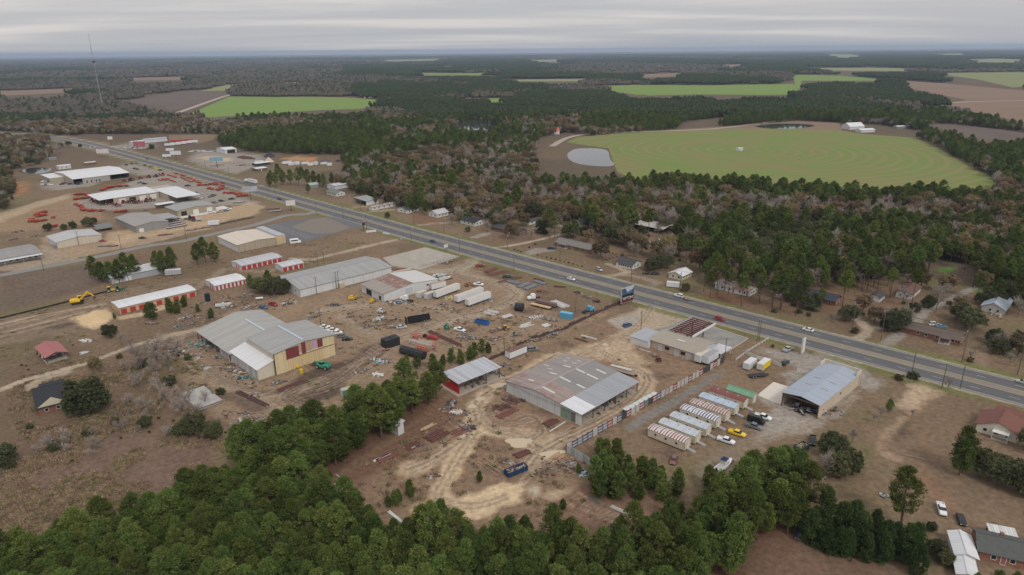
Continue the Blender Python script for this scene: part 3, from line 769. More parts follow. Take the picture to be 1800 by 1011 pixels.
class Bld:
 """a building in its own frame: x runs away from the highway's foot (about 45 deg), y to the left; profile across one axis"""
 def __init__(s,name,label,cat,O,L,Wd,prof,axis='x',ang=SITE,group=None):
  O = Vector((O[0],O[1],0))
  s.e = thing(name,label,cat,(O.x,O.y,0),ang,group)
  s.L,s.W,s.axis = L,Wd,axis          # ridge along 'x' or 'y'
  s.cross = Wd if axis == 'x' else L
  s.len = L if axis == 'x' else Wd
  s.prof = [(t * s.cross,z) for t,z in prof]
 def pt(s,a,c,z):
  """a along the ridge, c across"""
  return (a,c,z) if s.axis == 'x' else (c,a,z)
 def zat(s,c):
  for (c0,z0),(c1,z1) in zip(s.prof,s.prof[1:]):
   if c0 <= c <= c1: return z0 + (z1 - z0) * (c - c0) / max(c1 - c0,1e-6)
  return s.prof[-1][1]
 def roof(s,m,over=.45,th=.14,mats=None,overc=.45,name='roof'):
  for i,((c0,z0),(c1,z1)) in enumerate(zip(s.prof,s.prof[1:])):
   k = (z1 - z0) / max(c1 - c0,1e-6)
   if i == 0: c0,z0 = c0 - overc,z0 - overc * k
   if i == len(s.prof) - 2: c1,z1 = c1 + overc,z1 + overc * k
   z0,z1 = z0 + .02,z1 + .02
   a0,a1 = -over,s.len + over
   bot = [s.pt(a0,c0,z0),s.pt(a1,c0,z0),s.pt(a1,c1,z1),s.pt(a0,c1,z1)]
   top = [(p[0],p[1],p[2] + th) for p in bot]
   if s.axis == 'y': bot,top = bot[::-1],top[::-1]
   MB().hexa(bot,top).build(name,mats[i] if mats else m,s.e)
  if len(s.prof) == 3:                                       # ridge cap
   c,z = s.prof[1]
   MB().bar(s.pt(-over,c,z + th + .05),s.pt(s.len + over,c,z + th + .05),.45,.06).build('ridge_cap',(mats[0] if mats else m),s.e)
  return s
 def side_poly(s,side):
  L,Wd = s.L,s.W
  ends = {'x0': 0,'x1': L} if s.axis == 'x' else {'y0': 0,'y1': Wd}
  if side in ends:
   a = ends[side]
   return [s.pt(a,c,0) for c in (s.prof[-1][0],s.prof[0][0])] + [s.pt(a,c,z - .02) for c,z in s.prof]
  z = s.prof[0][1] if side in ('y0','x0') else s.prof[-1][1]
  z -= .03
  if side == 'y0': q = [(L,0,0),(0,0,0),(0,0,z),(L,0,z)]
  elif side == 'y1': q = [(0,Wd,0),(L,Wd,0),(L,Wd,z),(0,Wd,z)]
  elif side == 'x0': q = [(0,0,0),(0,Wd,0),(0,Wd,z),(0,0,z)]
  else: q = [(L,Wd,0),(L,0,0),(L,0,z),(L,Wd,z)]
  return q
 def walls(s,m,sides='x0 x1 y0 y1',special={}):
  inn = {'x0': (.16,0,0),'x1': (-.16,0,0),'y0': (0,.16,0),'y1': (0,-.16,0)}
  for sd in sides.split():
   MB().prism(s.side_poly(sd),inn[sd]).build('wall',special.get(sd,m),s.e)
  return s
 def put(s,name,side,t,w,z0,h,m,out=.05,frame=None,fw=.12,parent=None):
  """a door or window: pane set into a frame that stands proud of the wall"""
  L,Wd = s.L,s.W
  def blk(t0,t1,za,zb,o0,o1):
   if side == 'y0': return (t0,t1,-o1,-o0,za,zb)
   if side == 'y1': return (t0,t1,Wd + o0,Wd + o1,za,zb)
   if side == 'x0': return (-o1,-o0,t0,t1,za,zb)
   return (L + o0,L + o1,t0,t1,za,zb)
  o = MB().box(*blk(t,t + w,z0,z0 + h,.005,out)).build(name,m,parent or s.e)
  if frame is not None:
   f = MB()
   f.box(*blk(t - fw,t,z0 - fw * .5,z0 + h + fw,.005,out + .05)); f.box(*blk(t + w,t + w + fw,z0 - fw * .5,z0 + h + fw,.005,out + .05))
   f.box(*blk(t,t + w,z0 + h,z0 + h + fw,.005,out + .05)); f.box(*blk(t,t + w,z0 - fw,z0,.005,out + .09))
   f.build('frame',frame,o)
  return o
 def windows(s,side,ts,w=1.0,z0=.95,h=1.1,frame=FRAME_W):
  for t in ts: s.put('window',side,t,w,z0,h,GLASS,.03,frame,.10)
  return s
 def posts(s,side,n,m=STEEL,w=.25,inset=.2):
  for i in range(n):
   f = i / (n - 1)
   if side in ('y0','y1'): x,y = inset + f * (s.L - 2 * inset),inset if side == 'y0' else s.W - inset
   else: x,y = (inset if side == 'x0' else s.L - inset),inset + f * (s.W - 2 * inset)
   z = s.zat(y if s.axis == 'x' else x) - .05
   bx('post',x - w / 2,x + w / 2,y - w / 2,y + w / 2,0,z,m,s.e)
  return s
 def slab(s,m=SLAB,pad=.2):
  bx('floor_slab',-pad,s.L + pad,-pad,s.W + pad,-.2,.07,m,s.e); return s
 def seams(s,side,n,m,w=.14):
  """upright battens that part the wall into bays"""
  for i in range(1,n):
   if side in ('y0','y1'):
    t = s.L * i / n; z = s.zat(0 if side == 'y0' else s.W) if s.axis == 'x' else s.zat(t)
   else:
    t = s.W * i / n; z = s.zat(t) if s.axis == 'x' else s.zat(0 if side == 'x0' else s.L)
   s.put('batten',side,t - w / 2,w,.05,z - .12,m,.06)
  return s
def loc_site(O,x,y,ang=SITE):
 a = R(ang)
 return Vector((O[0] + x * math.cos(a) - y * math.sin(a),O[1] + x * math.sin(a) + y * math.cos(a),0))
def gab(e0,r,e1=None,at=.5): return [(0,e0),(at,r),(1,e1 if e1 is not None else e0)]
ROOF_GREY = sheet('grey_sheet_roof',(.32,.315,.305),'X',1.0,.08,.0,streak=.22)
ROOF_GREYY = sheet('grey_sheet_roof_cross',(.32,.315,.305),'Y',1.0,.08,.0,streak=.22)
ROOF_WHITE = sheet('white_sheet_roof',(.62,.62,.63),'X',1.0,.04,.0,streak=.12,joint=.1)
ROOF_WHITEY = sheet('white_sheet_roof_cross',(.62,.62,.63),'Y',1.0,.04,.0,streak=.12,joint=.1)
ROOF_CREAM = sheet('cream_sheet_roof',(.58,.51,.42),'X',1.2,.03,.0,streak=.10,joint=.08)
ROOF_BLUE = sheet('blue_grey_sheet_roof',(.33,.375,.435),'X',1.0,.05,.06,(.22,.14,.10),streak=.16)
ROOF_OLD = sheet('old_tan_sheet_roof',(.30,.265,.225),'Y',.9,.08,.0,streak=.25)
ROOF_RUSTY = sheet('rusty_sheet_roof',(.36,.30,.27),'Y',.9,.1,.75,(.22,.125,.095),streak=.3)
W_WHITE = sheet('white_wall_sheet',(.60,.605,.61),'X',.9,.04,.06,(.30,.24,.19),streak=.15,joint=.12)
W_WHITEY = sheet('white_wall_sheet_cross',(.60,.605,.61),'Y',.9,.04,.12,(.30,.24,.19),streak=.15,joint=.12)
W_CREAM = sheet('cream_wall_sheet',(.64,.53,.33),'X',.9,.06,.1,(.33,.25,.16),streak=.22,joint=.14)
W_CREAMY = sheet('cream_wall_sheet_cross',(.58,.52,.42),'Y',.9,.05,.1,(.33,.27,.2),streak=.2,joint=.14)
W_TAN = sheet('tan_wall_sheet',(.40,.34,.255),'X',.9,.04,.0,streak=.12,joint=.12)
W_TANY = sheet('tan_wall_sheet_cross',(.40,.34,.255),'Y',.9,.04,.0,streak=.12,joint=.12)
W_PALE = sheet('pale_tan_wall',(.56,.47,.36),'Y',.9,.04,.0,streak=.12,joint=.12)
W_GREY = sheet('grey_wall_sheet',(.27,.265,.26),'X',.9,.05,.0,streak=.15,joint=.12)
W_GREYY = sheet('grey_wall_sheet_cross',(.27,.265,.26),'Y',.9,.05,.0,streak=.15,joint=.12)
STRIPLIGHT = mat('roof_light_strip',(.42,.48,.52),.35,.08,.5,.5)

# --- the scrap warehouse: a tall front hall, a lower open-sided rear hall and a white roofed lean-to
def warehouse():
 O = (-90.8,236.7); A = 44.6
 b = Bld('scrap_warehouse','big grey roofed warehouse with cream and maroon front','warehouse',O,26,22.3,gab(8.9,10.3),'y',A)
 b.roof(ROOF_GREYY,.5).walls(W_CREAM,'x1 y0 y1',{'y1': W_GREY})
 e = b.e
 MB().prism(b.side_poly('x0'),(.16,0,0)).build('wall',W_CREAMY,e)
 # the front is pieced together from sheets of several colours
 maroon,pink,beige,peach = [sheet(n,c,'X',.9,.05,.05,streak=.15) for n,c in (('maroon_sheet',(.20,.05,.05)),('pink_sheet',(.50,.34,.44)),('beige_sheet',(.46,.33,.24)),('peach_sheet',(.62,.47,.27)))]
 for t,w,z0,h,m in ((4.9,5.4,5.0,4.2,maroon),(10.3,1.1,6.2,3.2,beige),(11.5,1.8,5.2,4.6,maroon),(13.4,2.6,5.6,4.2,beige),(16.1,2.2,6.0,3.4,pink),(18.4,2.3,5.6,3.5,maroon)):
  b.put('cladding_panel','y0',t,w,z0,h,m,.06)
 for t,w in ((5.2,3.2),(8.6,5.2),(13.9,3.4),(17.5,3.0)): b.put('sliding_door','y0',t,w,.1,4.7,peach,.09)
 b.put('door_rail','y0',4.8,20.8,4.85,.22,STEEL,.14)
 bx('corner_post',-.12,.12,-.2,.05,0,8.8,DARK,e)
 MB().bar((13,1.0,10.56),(13,21.6,10.56),1.0,.06).build('roof_light',STRIPLIGHT,e)
 # rear hall
 prof = [(-7.4,4.0),(10.6,7.6),(22.2,5.4)]
 y0,y1 = 22.45,57.2
 for (c0,z0),(c1,z1) in zip(prof,prof[1:]):
  MB().hexa([(c0 - .4 * (c0 < 0),y0,z0 - .08 * (c0 < 0)),(c1,y0,z1),(c1,y1 + .4,z1),(c0 - .4 * (c0 < 0),y1 + .4,z0 - .08 * (c0 < 0))],
                  [(c0 - .4 * (c0 < 0),y0,z0 + .07),(c1,y0,z1 + .15),(c1,y1 + .4,z1 + .15),(c0 - .4 * (c0 < 0),y1 + .4,z0 + .07)]).build('roof',sheet('rear_hall_roof',(.36,.35,.325),'Y',1.0,.1,0,streak=.25),e)
 MB().bar((9.8,26,7.66),(9.8,46,7.66),1.0,.06).build('roof_light',STRIPLIGHT,e)
 MB().prism([(22,y1,0),(22,y0,0),(22,y0,5.35),(22,y1,5.35)],(-.16,0,0)).build('wall',W_GREYY,e)
 MB().prism([(22,y1,0),(-1,y1,0),(-1,y1,5.2),(10.6,y1,7.5),(22,y1,5.3)],(0,-.16,0)).build('wall',W_GREY,e)
 MB().prism([(-7.2,25.2,0),(-7.2,34,0),(-7.2,34,3.95),(-7.2,25.2,3.95)],(.16,0,0)).build('wall',sheet('patchwork_wall',(.45,.44,.44),'Y',1.3,.25,.25,(.30,.22,.25),streak=.3),e)
 for y in (37.5,42.5,47.5,52.5,57.0): bx('post',-7.3,-7.05,y - .12,y + .12,0,3.95,STEEL,e)
 for y in (40,48,56): bx('post',1.5,1.75,y - .12,y + .12,0,5.7,STEEL,e)
 # lean-to
 MB().hexa([(-7.0,.3,4.2),(-.02,.3,6.2),(-.02,25.1,6.2),(-7.0,25.1,4.2)],[(-7.0,.3,4.33),(-.02,.3,6.33),(-.02,25.1,6.33),(-7.0,25.1,4.33)]).build('lean_to_roof',ROOF_WHITEY,e)
 MB().prism([(-6.7,.6,0),(-.2,.6,0),(-.2,.6,6.1),(-6.7,.6,4.2)],(0,.15,0)).build('lean_to_wall',W_CREAMY,e)
 MB().prism([(-6.7,25,0),(-6.7,.76,0),(-6.7,.76,4.2),(-6.7,25,4.2)],(.15,0,0)).build('lean_to_wall',sheet('patched_side',(.50,.49,.47),'Y',1.5,.22,.2,(.36,.30,.17),streak=.3),e)
 bx('floor_slab',-7,21.8,22.6,57,-.2,.06,SLAB,e)
warehouse()

def simple(name,label,O,L,Wd,prof,axis,roofm,wallm,special={},sides='x0 x1 y0 y1',ang=SITE,cat='building',over=.3,mats=None,group=None,slab=False):
 b = Bld(name,label,cat,O,L,Wd,prof,axis,ang,group)
 b.roof(roofm,over,mats=mats).walls(wallm,sides,special)
 if slab: b.slab()
 return b
# --- long grey roofed store with white bays
b = simple('long_store','long low building with grey roof and white panelled wall',(-106.9,324.5),54.5,28,gab(4.2,6.0),'x',ROOF_GREY,W_WHITE,{'x0': W_WHITEY,'x1': W_WHITEY},ang=42.4)
b.seams('y0',9,mat('batten_grey',(.40,.41,.42),.6,.1)); b.put('gutter','y0',-.3,55,4.0,.14,mat('gutter',(.5,.5,.5),.5),.3)
bx('porch',21.4,24.2,-1.6,-.02,0,2.2,mat('tan_block',(.48,.40,.28),.9,.1),b.e)
b.put('vent','x0',4,1.2,2.2,.8,DARK,.04,FRAME_W)
# --- white workshop with a patched rusty roof
b = simple('rusty_workshop','white metal workshop with tan, rust and white patched roof',(-63.3,316.6),33.5,21.2,gab(4.1,5.8,4.1,.52),'y',None,W_WHITE,{'x0': W_WHITEY},ang=42.6,mats=[ROOF_OLD,sheet('pale_roof_half',(.56,.55,.53),'Y',.9,.06,.18,(.36,.26,.21),streak=.18)])
MB().hexa([(8.2,-.3,4.1 + 8.2 * .0976 + .17),(17.3,-.3,5.98),(17.3,21.5,5.98),(8.2,21.5,4.1 + 8.2 * .0976 + .17)],[(8.2,-.3,4.1 + 8.2 * .0976 + .21),(17.3,-.3,6.02),(17.3,21.5,6.02),(8.2,21.5,4.1 + 8.2 * .0976 + .21)]).build('rusty_roof_sheets',ROOF_RUSTY,b.e)
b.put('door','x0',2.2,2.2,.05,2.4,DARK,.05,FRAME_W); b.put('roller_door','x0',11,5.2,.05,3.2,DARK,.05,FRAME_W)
b.put('sliding_door','y0',3.4,5.0,.1,3.2,W_WHITE,.09,FRAME_W); b.put('sliding_door','y0',12.6,4.2,.1,3.8,sheet('grey_door',(.50,.52,.55),'X',.5,.03),.09,FRAME_W); b.put('window','y0',26,1.2,2.2,1,GLASS,.04,FRAME_W)
# --- red open shed
b = Bld('red_shed','open fronted pole shed with bright red end wall','shed',(-19.5,220.0),19.6,9.6,[(0,4.3),(1,4.9)],'x',41.5)
b.roof(sheet('pale_shed_roof',(.40,.41,.44),'X',1.0,.14,.05,(.36,.27,.25),streak=.2),.5).walls(sheet('red_wall_sheet',(.46,.022,.028),'Y',.9,.04,0,streak=.1,joint=.1),'x0').posts('y0',4).posts('x1',3).posts('y1',5).slab(mat('dusty_slab',(.36,.31,.25),.95,.2,.5),1.4)
# --- big grey shed of the fenced yard
def big_shed():
 A = 45.6
 b = Bld('grey_shed','large shed with patched grey roof, white end wall and open side','shed',(22.3,197.4),32.5,34.6,[(0,4.0),(.262,4.75),(.60,5.7),(1,4.1)],'x',A)
 r1 = sheet('shed_lean_roof',(.31,.32,.34),'X',1.0,.05,.0,streak=.15)
 r2 = sheet('shed_tar_roof',(.225,.215,.205),'X',3.6,.05,.0,streak=.25,joint=.06)
 r3 = sheet('shed_brown_roof',(.27,.235,.215),'X',1.8,.10,.35,(.30,.215,.195),streak=.3,joint=.08)
 b.roof(None,.3,mats=[r1,r2,r3])
 e = b.e
 b.walls(W_WHITEY,'x0 y1',{'y1': W_WHITE})
 b.seams('x0',9,mat('batten_grey',(.40,.41,.42)))
 b.put('green_door','x0',4.4,4.4,.05,4.1,sheet('sage_door',(.22,.29,.23),'Y',.5,.05,.1),.08); b.put('dark_door','x0',2.4,1.8,.05,3.9,mat('grey_brown_door',(.16,.14,.13),.8),.08)
 b.put('door','x0',26.5,2.8,.05,2.6,mat('pale_door',(.55,.53,.5)),.07,FRAME_W)
 b.posts('y0',6).posts('x1',5)
 b.slab(mat('dusty_slab',(.36,.31,.25)))
 # rusted sheets low on the left, a new white sheet at the near corner, roof lights and their kerbs
 def on_roof(name,x0,x1,y0,y1,m,up=.17,th=.05):
  z0,z1 = b.zat(y0),b.zat(y1)
  MB().hexa([(x0,y0,z0 + up),(x1,y0,z0 + up),(x1,y1,z1 + up),(x0,y1,z1 + up)],[(x0,y0,z0 + up + th),(x1,y0,z0 + up + th),(x1,y1,z1 + up + th),(x0,y1,z1 + up + th)]).build(name,m,e)
 on_roof('white_roof_sheet',-.3,7.2,-.4,8.9,ROOF_WHITE)
 rb = sheet('rusty_brown_sheets',(.30,.235,.21),'X',.9,.1,.5,(.25,.155,.13),streak=.3)
 on_roof('rusty_roof_sheets',-.3,9.5,9.15,20.6,rb); on_roof('rusty_roof_sheets',-.3,8.5,20.9,34.7,rb)
 pale = mat('roof_light',(.55,.53,.50),.5,.1)
 for x0,y0,lx,ly in ((3,14.5,.9,5.5),(13.5,9.6,.9,3.6),(13.0,15.6,.9,5),(22,10.5,.9,5),(22,16.4,.9,4),(14,23,.9,3.4),(22,23,.9,3.6),(27.5,11,.9,4.4),(26,23.5,.5,2),(26,28,.5,2),(29,23.5,.5,2),(29,29,.5,2),(17,27.5,.5,2.4),(19,31,.5,2.2),(5,26,.9,2.6)):
  on_roof('roof_light',x0,x0 + lx,y0,y0 + ly,pale,.20,.06)
 seam = mat('roof_seam',(.36,.34,.32),.8,.1)
 for x in (9.7,20.0): on_roof('roof_seam',x,x + .28,9.2,34.6,seam,.20,.05)
 MB().bar((-.3,20.76,5.92),(32.8,20.76,5.92),.5,.06).build('ridge_cap',seam,e)
 bx('trim',-.34,-.18,-.4,34.9,3.9,4.06,seam,e)
big_shed()
# --- old filling station: low vaulted block, side room, canopy frame
def station():
 A = 46.2; O = (72.8,244.6)
 arc = [(i / 8,3.5 + 1.3 * math.sin(math.pi * i / 8) ** .8) for i in range(9)]
 b = Bld('filling_station','abandoned filling station with a curved tan roof','building',O,15.0,21.3,arc,'y',A)
 tan = mat('tan_roll_roof',(.335,.295,.245),.95,.1,.3,detail=8)
 b.roof(tan,.5,.12)
 old = mat('old_plaster',(.46,.37,.29),.9,.16,.5,detail=8)
 b.walls(old,'x0 x1 y0 y1',{'y0': mat('white_block',(.52,.54,.57),.8,.08)})
 for t in (3.2,8.6,16.2): b.put('boarded_door','x0',t,1.6,.05,2.5,mat('board_blue_grey',(.42,.48,.50),.8,.15),.05,FRAME_W)
 for t in (5.6,12.8): b.put('window','x0',t,1.8,1.3,1.2,GLASS,.04,STEEL)
 e = b.e
 bx('roof_hatch',4.2,5.0,8.6,12,4.75,4.95,FRAME_W,e)
 sg = sheet('side_room_roof',(.36,.375,.40),'Y',1.0,.05,0,streak=.15)
 MB().hexa([(-2.0,21.5,2.9),(9.6,21.5,3.3),(9.6,30.6,3.3),(-2.0,30.6,2.9)],[(-2.0,21.5,3.05),(9.6,21.5,3.45),(9.6,30.6,3.45),(-2.0,30.6,3.05)]).build('side_room_roof',sg,e)
 MB().box(-1.8,9.4,21.55,30.4,0,2.88).build('side_room',W_WHITEY,e)
 bx('porch_roof',7.5,16.5,-6.2,-.3,2.75,2.95,mat('porch_roof',(.50,.50,.52),.6,.08),e)
 for x,y in ((8,-5.8),(16,-5.8),(16,-.8)): bx('porch_post',x - .1,x + .1,y - .1,y + .1,0,2.75,FRAME_W,e)
 # canopy: bare beams between white fascias
 maroon = mat('maroon_beam',(.13,.035,.035),.6,.2)
 x0,x1,y0,y1,z = 10.0,29.3,8.2,19.0,5.2
 for y,m in ((y0,mat('white_fascia',(.68,.69,.70),.5,.05)),(y1,mat('grey_fascia',(.33,.33,.34),.6,.1))): bx('canopy_fascia',x0,x1,y - .12,y + .12,z - .3,z + .65,m,e)
 for i in range(10):
  x = x0 + .8 + i * (x1 - x0 - 1.6) / 9
  bx('canopy_beam',x - .22,x + .22,y0 + .13,y1 - .13,z,z + .42,maroon,e)
 for y in (y0 + 2.7,y1 - 2.7): bx('canopy_girder',x0,x1,y - .15,y + .15,z - .32,z - .02,maroon,e)
 for x in (x0 + 5,x1 - 5):
  for y in (y0 + 2.7,y1 - 2.7): bx('canopy_column',x - .2,x + .2,y - .2,y + .2,0,z - .33,STEEL,e)
 bx('pump_island',14,25,12.9,14.3,0,.2,CONC,e)
station()
# --- the open shop with a blue grey roof
def shop():
 b = Bld('open_shop','long tan workshop with blue grey roof and open cluttered end','workshop',(101.4,200.4),34.2,12.6,gab(5.0,5.9),'x',43.2)
 b.roof(ROOF_BLUE,.25).walls(sheet('pale_tan_wall_long',(.56,.47,.36),'X',.9,.04,0,streak=.12,joint=.12),'y0 y1')
 e = b.e
 MB().prism([(33.6,12.6,0),(33.6,0,0),(33.6,0,5.0),(33.6,6.3,5.85),(33.6,12.6,5.0)],(-.16,0,0)).build('wall',W_PALE,e)
 # false front standing above the roof at the far end
 pf = mat('parapet_cream',(.58,.50,.40),.8,.06)
 bx('parapet',33.9,34.2,-.3,12.9,0,6.5,pf,e); bx('parapet',30.0,33.88,-.32,-.02,4.6,6.5,pf,e); bx('parapet',30.0,33.88,12.62,12.9,4.6,6.5,pf,e)
 bx('door_header',-.02,.15,0,12.6,4.45,4.95,STEEL,e)
 for y in (.15,12.45): bx('door_post',-.1,.2,y - .15,y + .15,0,4.9,STEEL,e)
 rust = mat('rust_strip',(.20,.15,.12),.9,.2)
 for x,y in ((11,3.2),(11,8.6),(18,3.2),(18,8.6)): MB().bar((x,y - 1.2,b.zat(y - 1.2) + .19),(x,y + 1.2,b.zat(y + 1.2) + .19),.25,.04).build('rusty_seam',rust,e)
 b.put('window','y0',17,1.2,2.4,1.2,GLASS,.04,FRAME_W); b.put('window','y0',4,.8,1.4,.8,GLASS,.04,FRAME_W)
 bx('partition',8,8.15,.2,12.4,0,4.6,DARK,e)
 bx('floor_slab',.05,33,.2,12.4,-.2,.06,SLAB,e)
shop()
def clutter(name,label,cat,O,ang,L,Wd,n,h,cols,seed,bars=.3,flat=.25,group=None):
 """a heap of odd pieces: boxes, sheets, bars, wheels in mixed colours"""
 g = random.Random(seed)
 ms = [mat('scrap_%02d_%02d_%02d' % tuple(int(99 * v) for v in c),c,.8,.3,1.5) for c in cols]
 mb = MB()
 for i in range(n):
  x,y = g.gauss(.5,.21) * L,g.gauss(.5,.21) * Wd
  x,y = min(max(x,0),L),min(max(y,0),Wd)
  k = g.randrange(len(ms)); u = g.random()
  hh = h * (1 - .6 * math.hypot((x / L - .5) * 2,(y / Wd - .5) * 2) / 1.4)
  a = g.uniform(0,math.pi)
  if u < bars:
   l = g.uniform(1.0,3.6); z = g.uniform(.06,max(hh * .7,.12)); dz = g.uniform(-.05,.25) * hh
   mb.bar((x - l / 2 * math.cos(a),y - l / 2 * math.sin(a),z),(x + l / 2 * math.cos(a),y + l / 2 * math.sin(a),z + dz),g.uniform(.08,.22),g.uniform(.06,.2),k)
  elif u < bars + flat:
   l,w,z = g.uniform(.7,2.2),g.uniform(.5,1.2),g.uniform(.04,max(hh * .6,.1))
   c,s = math.cos(a),math.sin(a); t = g.uniform(0,.5) * hh
   q = [(-l / 2,-w / 2,0),(l / 2,-w / 2,t),(l / 2,w / 2,t),(-l / 2,w / 2,0)]
   q = [(x + p[0] * c - p[1] * s,y + p[0] * s + p[1] * c,z + p[2]) for p in q]
   mb.hexa(q,[(p[0],p[1],p[2] + .06) for p in q],k)
  elif u < .88:
   l,w,d = g.uniform(.4,1.8),g.uniform(.4,1.2),g.uniform(.2,1) * max(hh,.3) * .8
   c,s = math.cos(a),math.sin(a)
   q = [(-l / 2,-w / 2),(l / 2,-w / 2),(l / 2,w / 2),(-l / 2,w / 2)]
   q = [(x + p[0] * c - p[1] * s,y + p[0] * s + p[1] * c,0) for p in q]
   f = g.uniform(.6,1)
   mb.hexa(q,[(x + (p[0] - x) * f,y + (p[1] - y) * f,d) for p in q],k)
  else:
   r = g.uniform(.25,.6); z = g.uniform(.1,.4)
   mb.cyl((x,y,z),(x + .5 * math.cos(a),y + .5 * math.sin(a),z + g.uniform(0,.3)),r,8,k)
 o = mb.build(name,ms,None,(O[0],O[1],.01),(0,0,R(ang)))
 return tag(o,label,cat,group,'stuff' if name in ('scrap','debris','clutter') else None)
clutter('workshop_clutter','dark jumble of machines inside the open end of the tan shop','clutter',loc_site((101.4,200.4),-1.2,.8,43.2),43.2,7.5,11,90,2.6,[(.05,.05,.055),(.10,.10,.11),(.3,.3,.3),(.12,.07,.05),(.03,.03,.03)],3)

# --- mobile units in a row
def mobile_units():
 cols = [((.60,.58,.55),(.24,.09,.075),'white and rust striped'),((.47,.50,.53),None,'plain pale blue grey'),((.44,.48,.52),None,'dented pale blue grey'),((.62,.62,.64),(.10,.105,.16),'white and navy striped'),((.50,.44,.41),(.22,.085,.07),'faded rust and white striped'),((.40,.47,.56),None,'sky blue grey'),((.22,.075,.065),(.15,.045,.04),'dark rust red')]
 base = [(400,758),(470,712),(543,662),(612,606),(676,562),(737,516),(800,471)]
 wall = sheet('unit_siding',(.60,.54,.42),'X',.5,.04,.05,(.42,.34,.24),streak=.15,joint=.12)
 for i,(c,st,nm) in enumerate(cols):
  p = cH(*base[i])
  rm = sheet('unit_roof_%s' % nm.replace(' ','_'),c,'X',.95,.06,.08 if not st else 0,(.35,.28,.25),streak=.16,stripe=st)
  pos = ('nearest of the seven','second nearest','third nearest','in the middle of the row','fifth from the near end','second from the far end','at the far end of the row')[i]
  b = Bld('mobile_unit','cream mobile unit with %s roof, %s' % (nm,pos),'mobile unit',p,13.0,4.0,[(0,3.1),(.25,3.42),(.5,3.5),(.75,3.42),(1,3.1)],'x',137.6,'mobile units in the gravel yard')
  # this frame: x to the upper left, y towards the viewer's lower left; shift so the corner is the near right one
  b.e.rotation_euler = (0,0,R(137.6)); q = Vector((math.cos(R(137.6 - 90)),math.sin(R(137.6 - 90)),0)) * 4.0
  b.e.location = p + q
  b.roof(rm,.12,.08,overc=.1)
  e = b.e
  for sd in ('x0','x1','y0','y1'):
   MB().prism([(v[0],v[1],v[2] if v[2] > 0 else .5) for v in b.side_poly(sd)],{'x0': (.12,0,0),'x1': (-.12,0,0),'y0': (0,.12,0),'y1': (0,-.12,0)}[sd]).build('wall',wall if sd in ('y0','y1') else sheet('unit_siding_end',(.60,.54,.42),'Y',.5,.04),e)
  bx('chassis',.3,12.7,.5,3.5,.1,.52,DARK,e)
  b.put('door','x0',1.5,1.0,.6,2.0,mat('cream_door',(.66,.62,.52)),.05,FRAME_W)
  for t in (2.5,6.2,9.8): b.put('window','y1',t,.8,1.6,.8,GLASS,.03,FRAME_W,.08)
  MB().hexa([(-2.6,1.3,.02),(-.1,1.3,.02),(-.1,2.6,.02),(-2.6,2.6,.02)],[(-2.6,1.3,.08),(-.1,1.3,.55),(-.1,2.6,.55),(-2.6,2.6,.08)]).build('entry_ramp',mat('grey_ramp',(.30,.30,.30),.8),e)
  for x,y in ((3,2),(7,2),(10.5,2)): bx('roof_vent',x - .25,x + .25,y - .25,y + .25,3.5,3.75,mat('roof_vent',(.35,.36,.38)),e)
 p = cH(862,432)
 b = Bld('office_cabin','short cream cabin with a bright green roof beside the mobile units','cabin',p + Vector((math.cos(R(47.6)),math.sin(R(47.6)),0)) * 3.6,9.6,3.6,gab(2.9,3.7),'x',137.6)
 b.roof(sheet('green_roof',(.16,.32,.20),'X',.9,.04),.15,.08).walls(wall,'x0 x1 y0 y1'); b.put('door','x0',1.3,1,.1,2,FRAME_W,.05,FRAME_W)
mobile_units()
# --- storage sheds with red doors
def storage(label,O,L,Wd,ang,h,rm,wm,n_front,n_side,rise=.7,door=2.4,dz=2.2,grp='self storage sheds'):
 b = simple('storage_shed',label,O,L,Wd,gab(h,h + rise),'x',rm,wm,ang=ang,cat='storage shed',over=.15,group=grp)
 for i in range(n_front): b.put('red_door','y0',(i + .5) * L / n_front - door / 2,door,.05,dz,RED_DOOR,.06)
 for i in range(n_side): b.put('red_door','x0',Wd * .25 + i * 2.6,1.0,.05,2.1,RED_DOOR,.06)
 return b
storage('white storage shed with eight wide red doors behind the evergreens',(-153.6,370.2),25,12.6,45,2.8,sheet('store_roof_ribbed',(.45,.45,.46),'X',2.2,.06,0,streak=.2),W_WHITE,8,2)
storage('white storage shed with narrow red doors beside the dark evergreens',(-154.5,335.7),16.5,13,42.5,2.8,ROOF_WHITE,W_WHITE,8,2,door=.95)
storage('small storage shed with four red doors behind the long grey store',(-129.3,367.0),13,9.5,42,2.8,sheet('store_roof_pale',(.50,.50,.51),'X',2.2,.05),W_WHITE,4,0)
b = storage('new tan storage shed with white roof and red doors',(-186.6,303.1),36,11.4,44.7,3.2,ROOF_WHITE,sheet('osb_wall',(.50,.37,.24),'X',1.2,.06),9,0,.5,2.5)
# --- cream building by the car park
b = simple('cream_hall','flat cream roofed hall beside the asphalt car park',(-169.5,408.1),26,31,gab(4.6,5.6),'y',ROOF_CREAM,W_TAN,{'x0': W_WHITEY},ang=43.6)
bx('facade',26.05,31,-.4,31,0,5.9,sheet('blue_grey_facade',(.40,.42,.46),'Y',.9,.04),b.e); bx('facade_corner',24.8,31.1,-.6,-.42,0,5.6,mat('tan_corner',(.52,.41,.25)),b.e)
b.seams('y0',7,mat('tan_batten',(.30,.25,.2)))
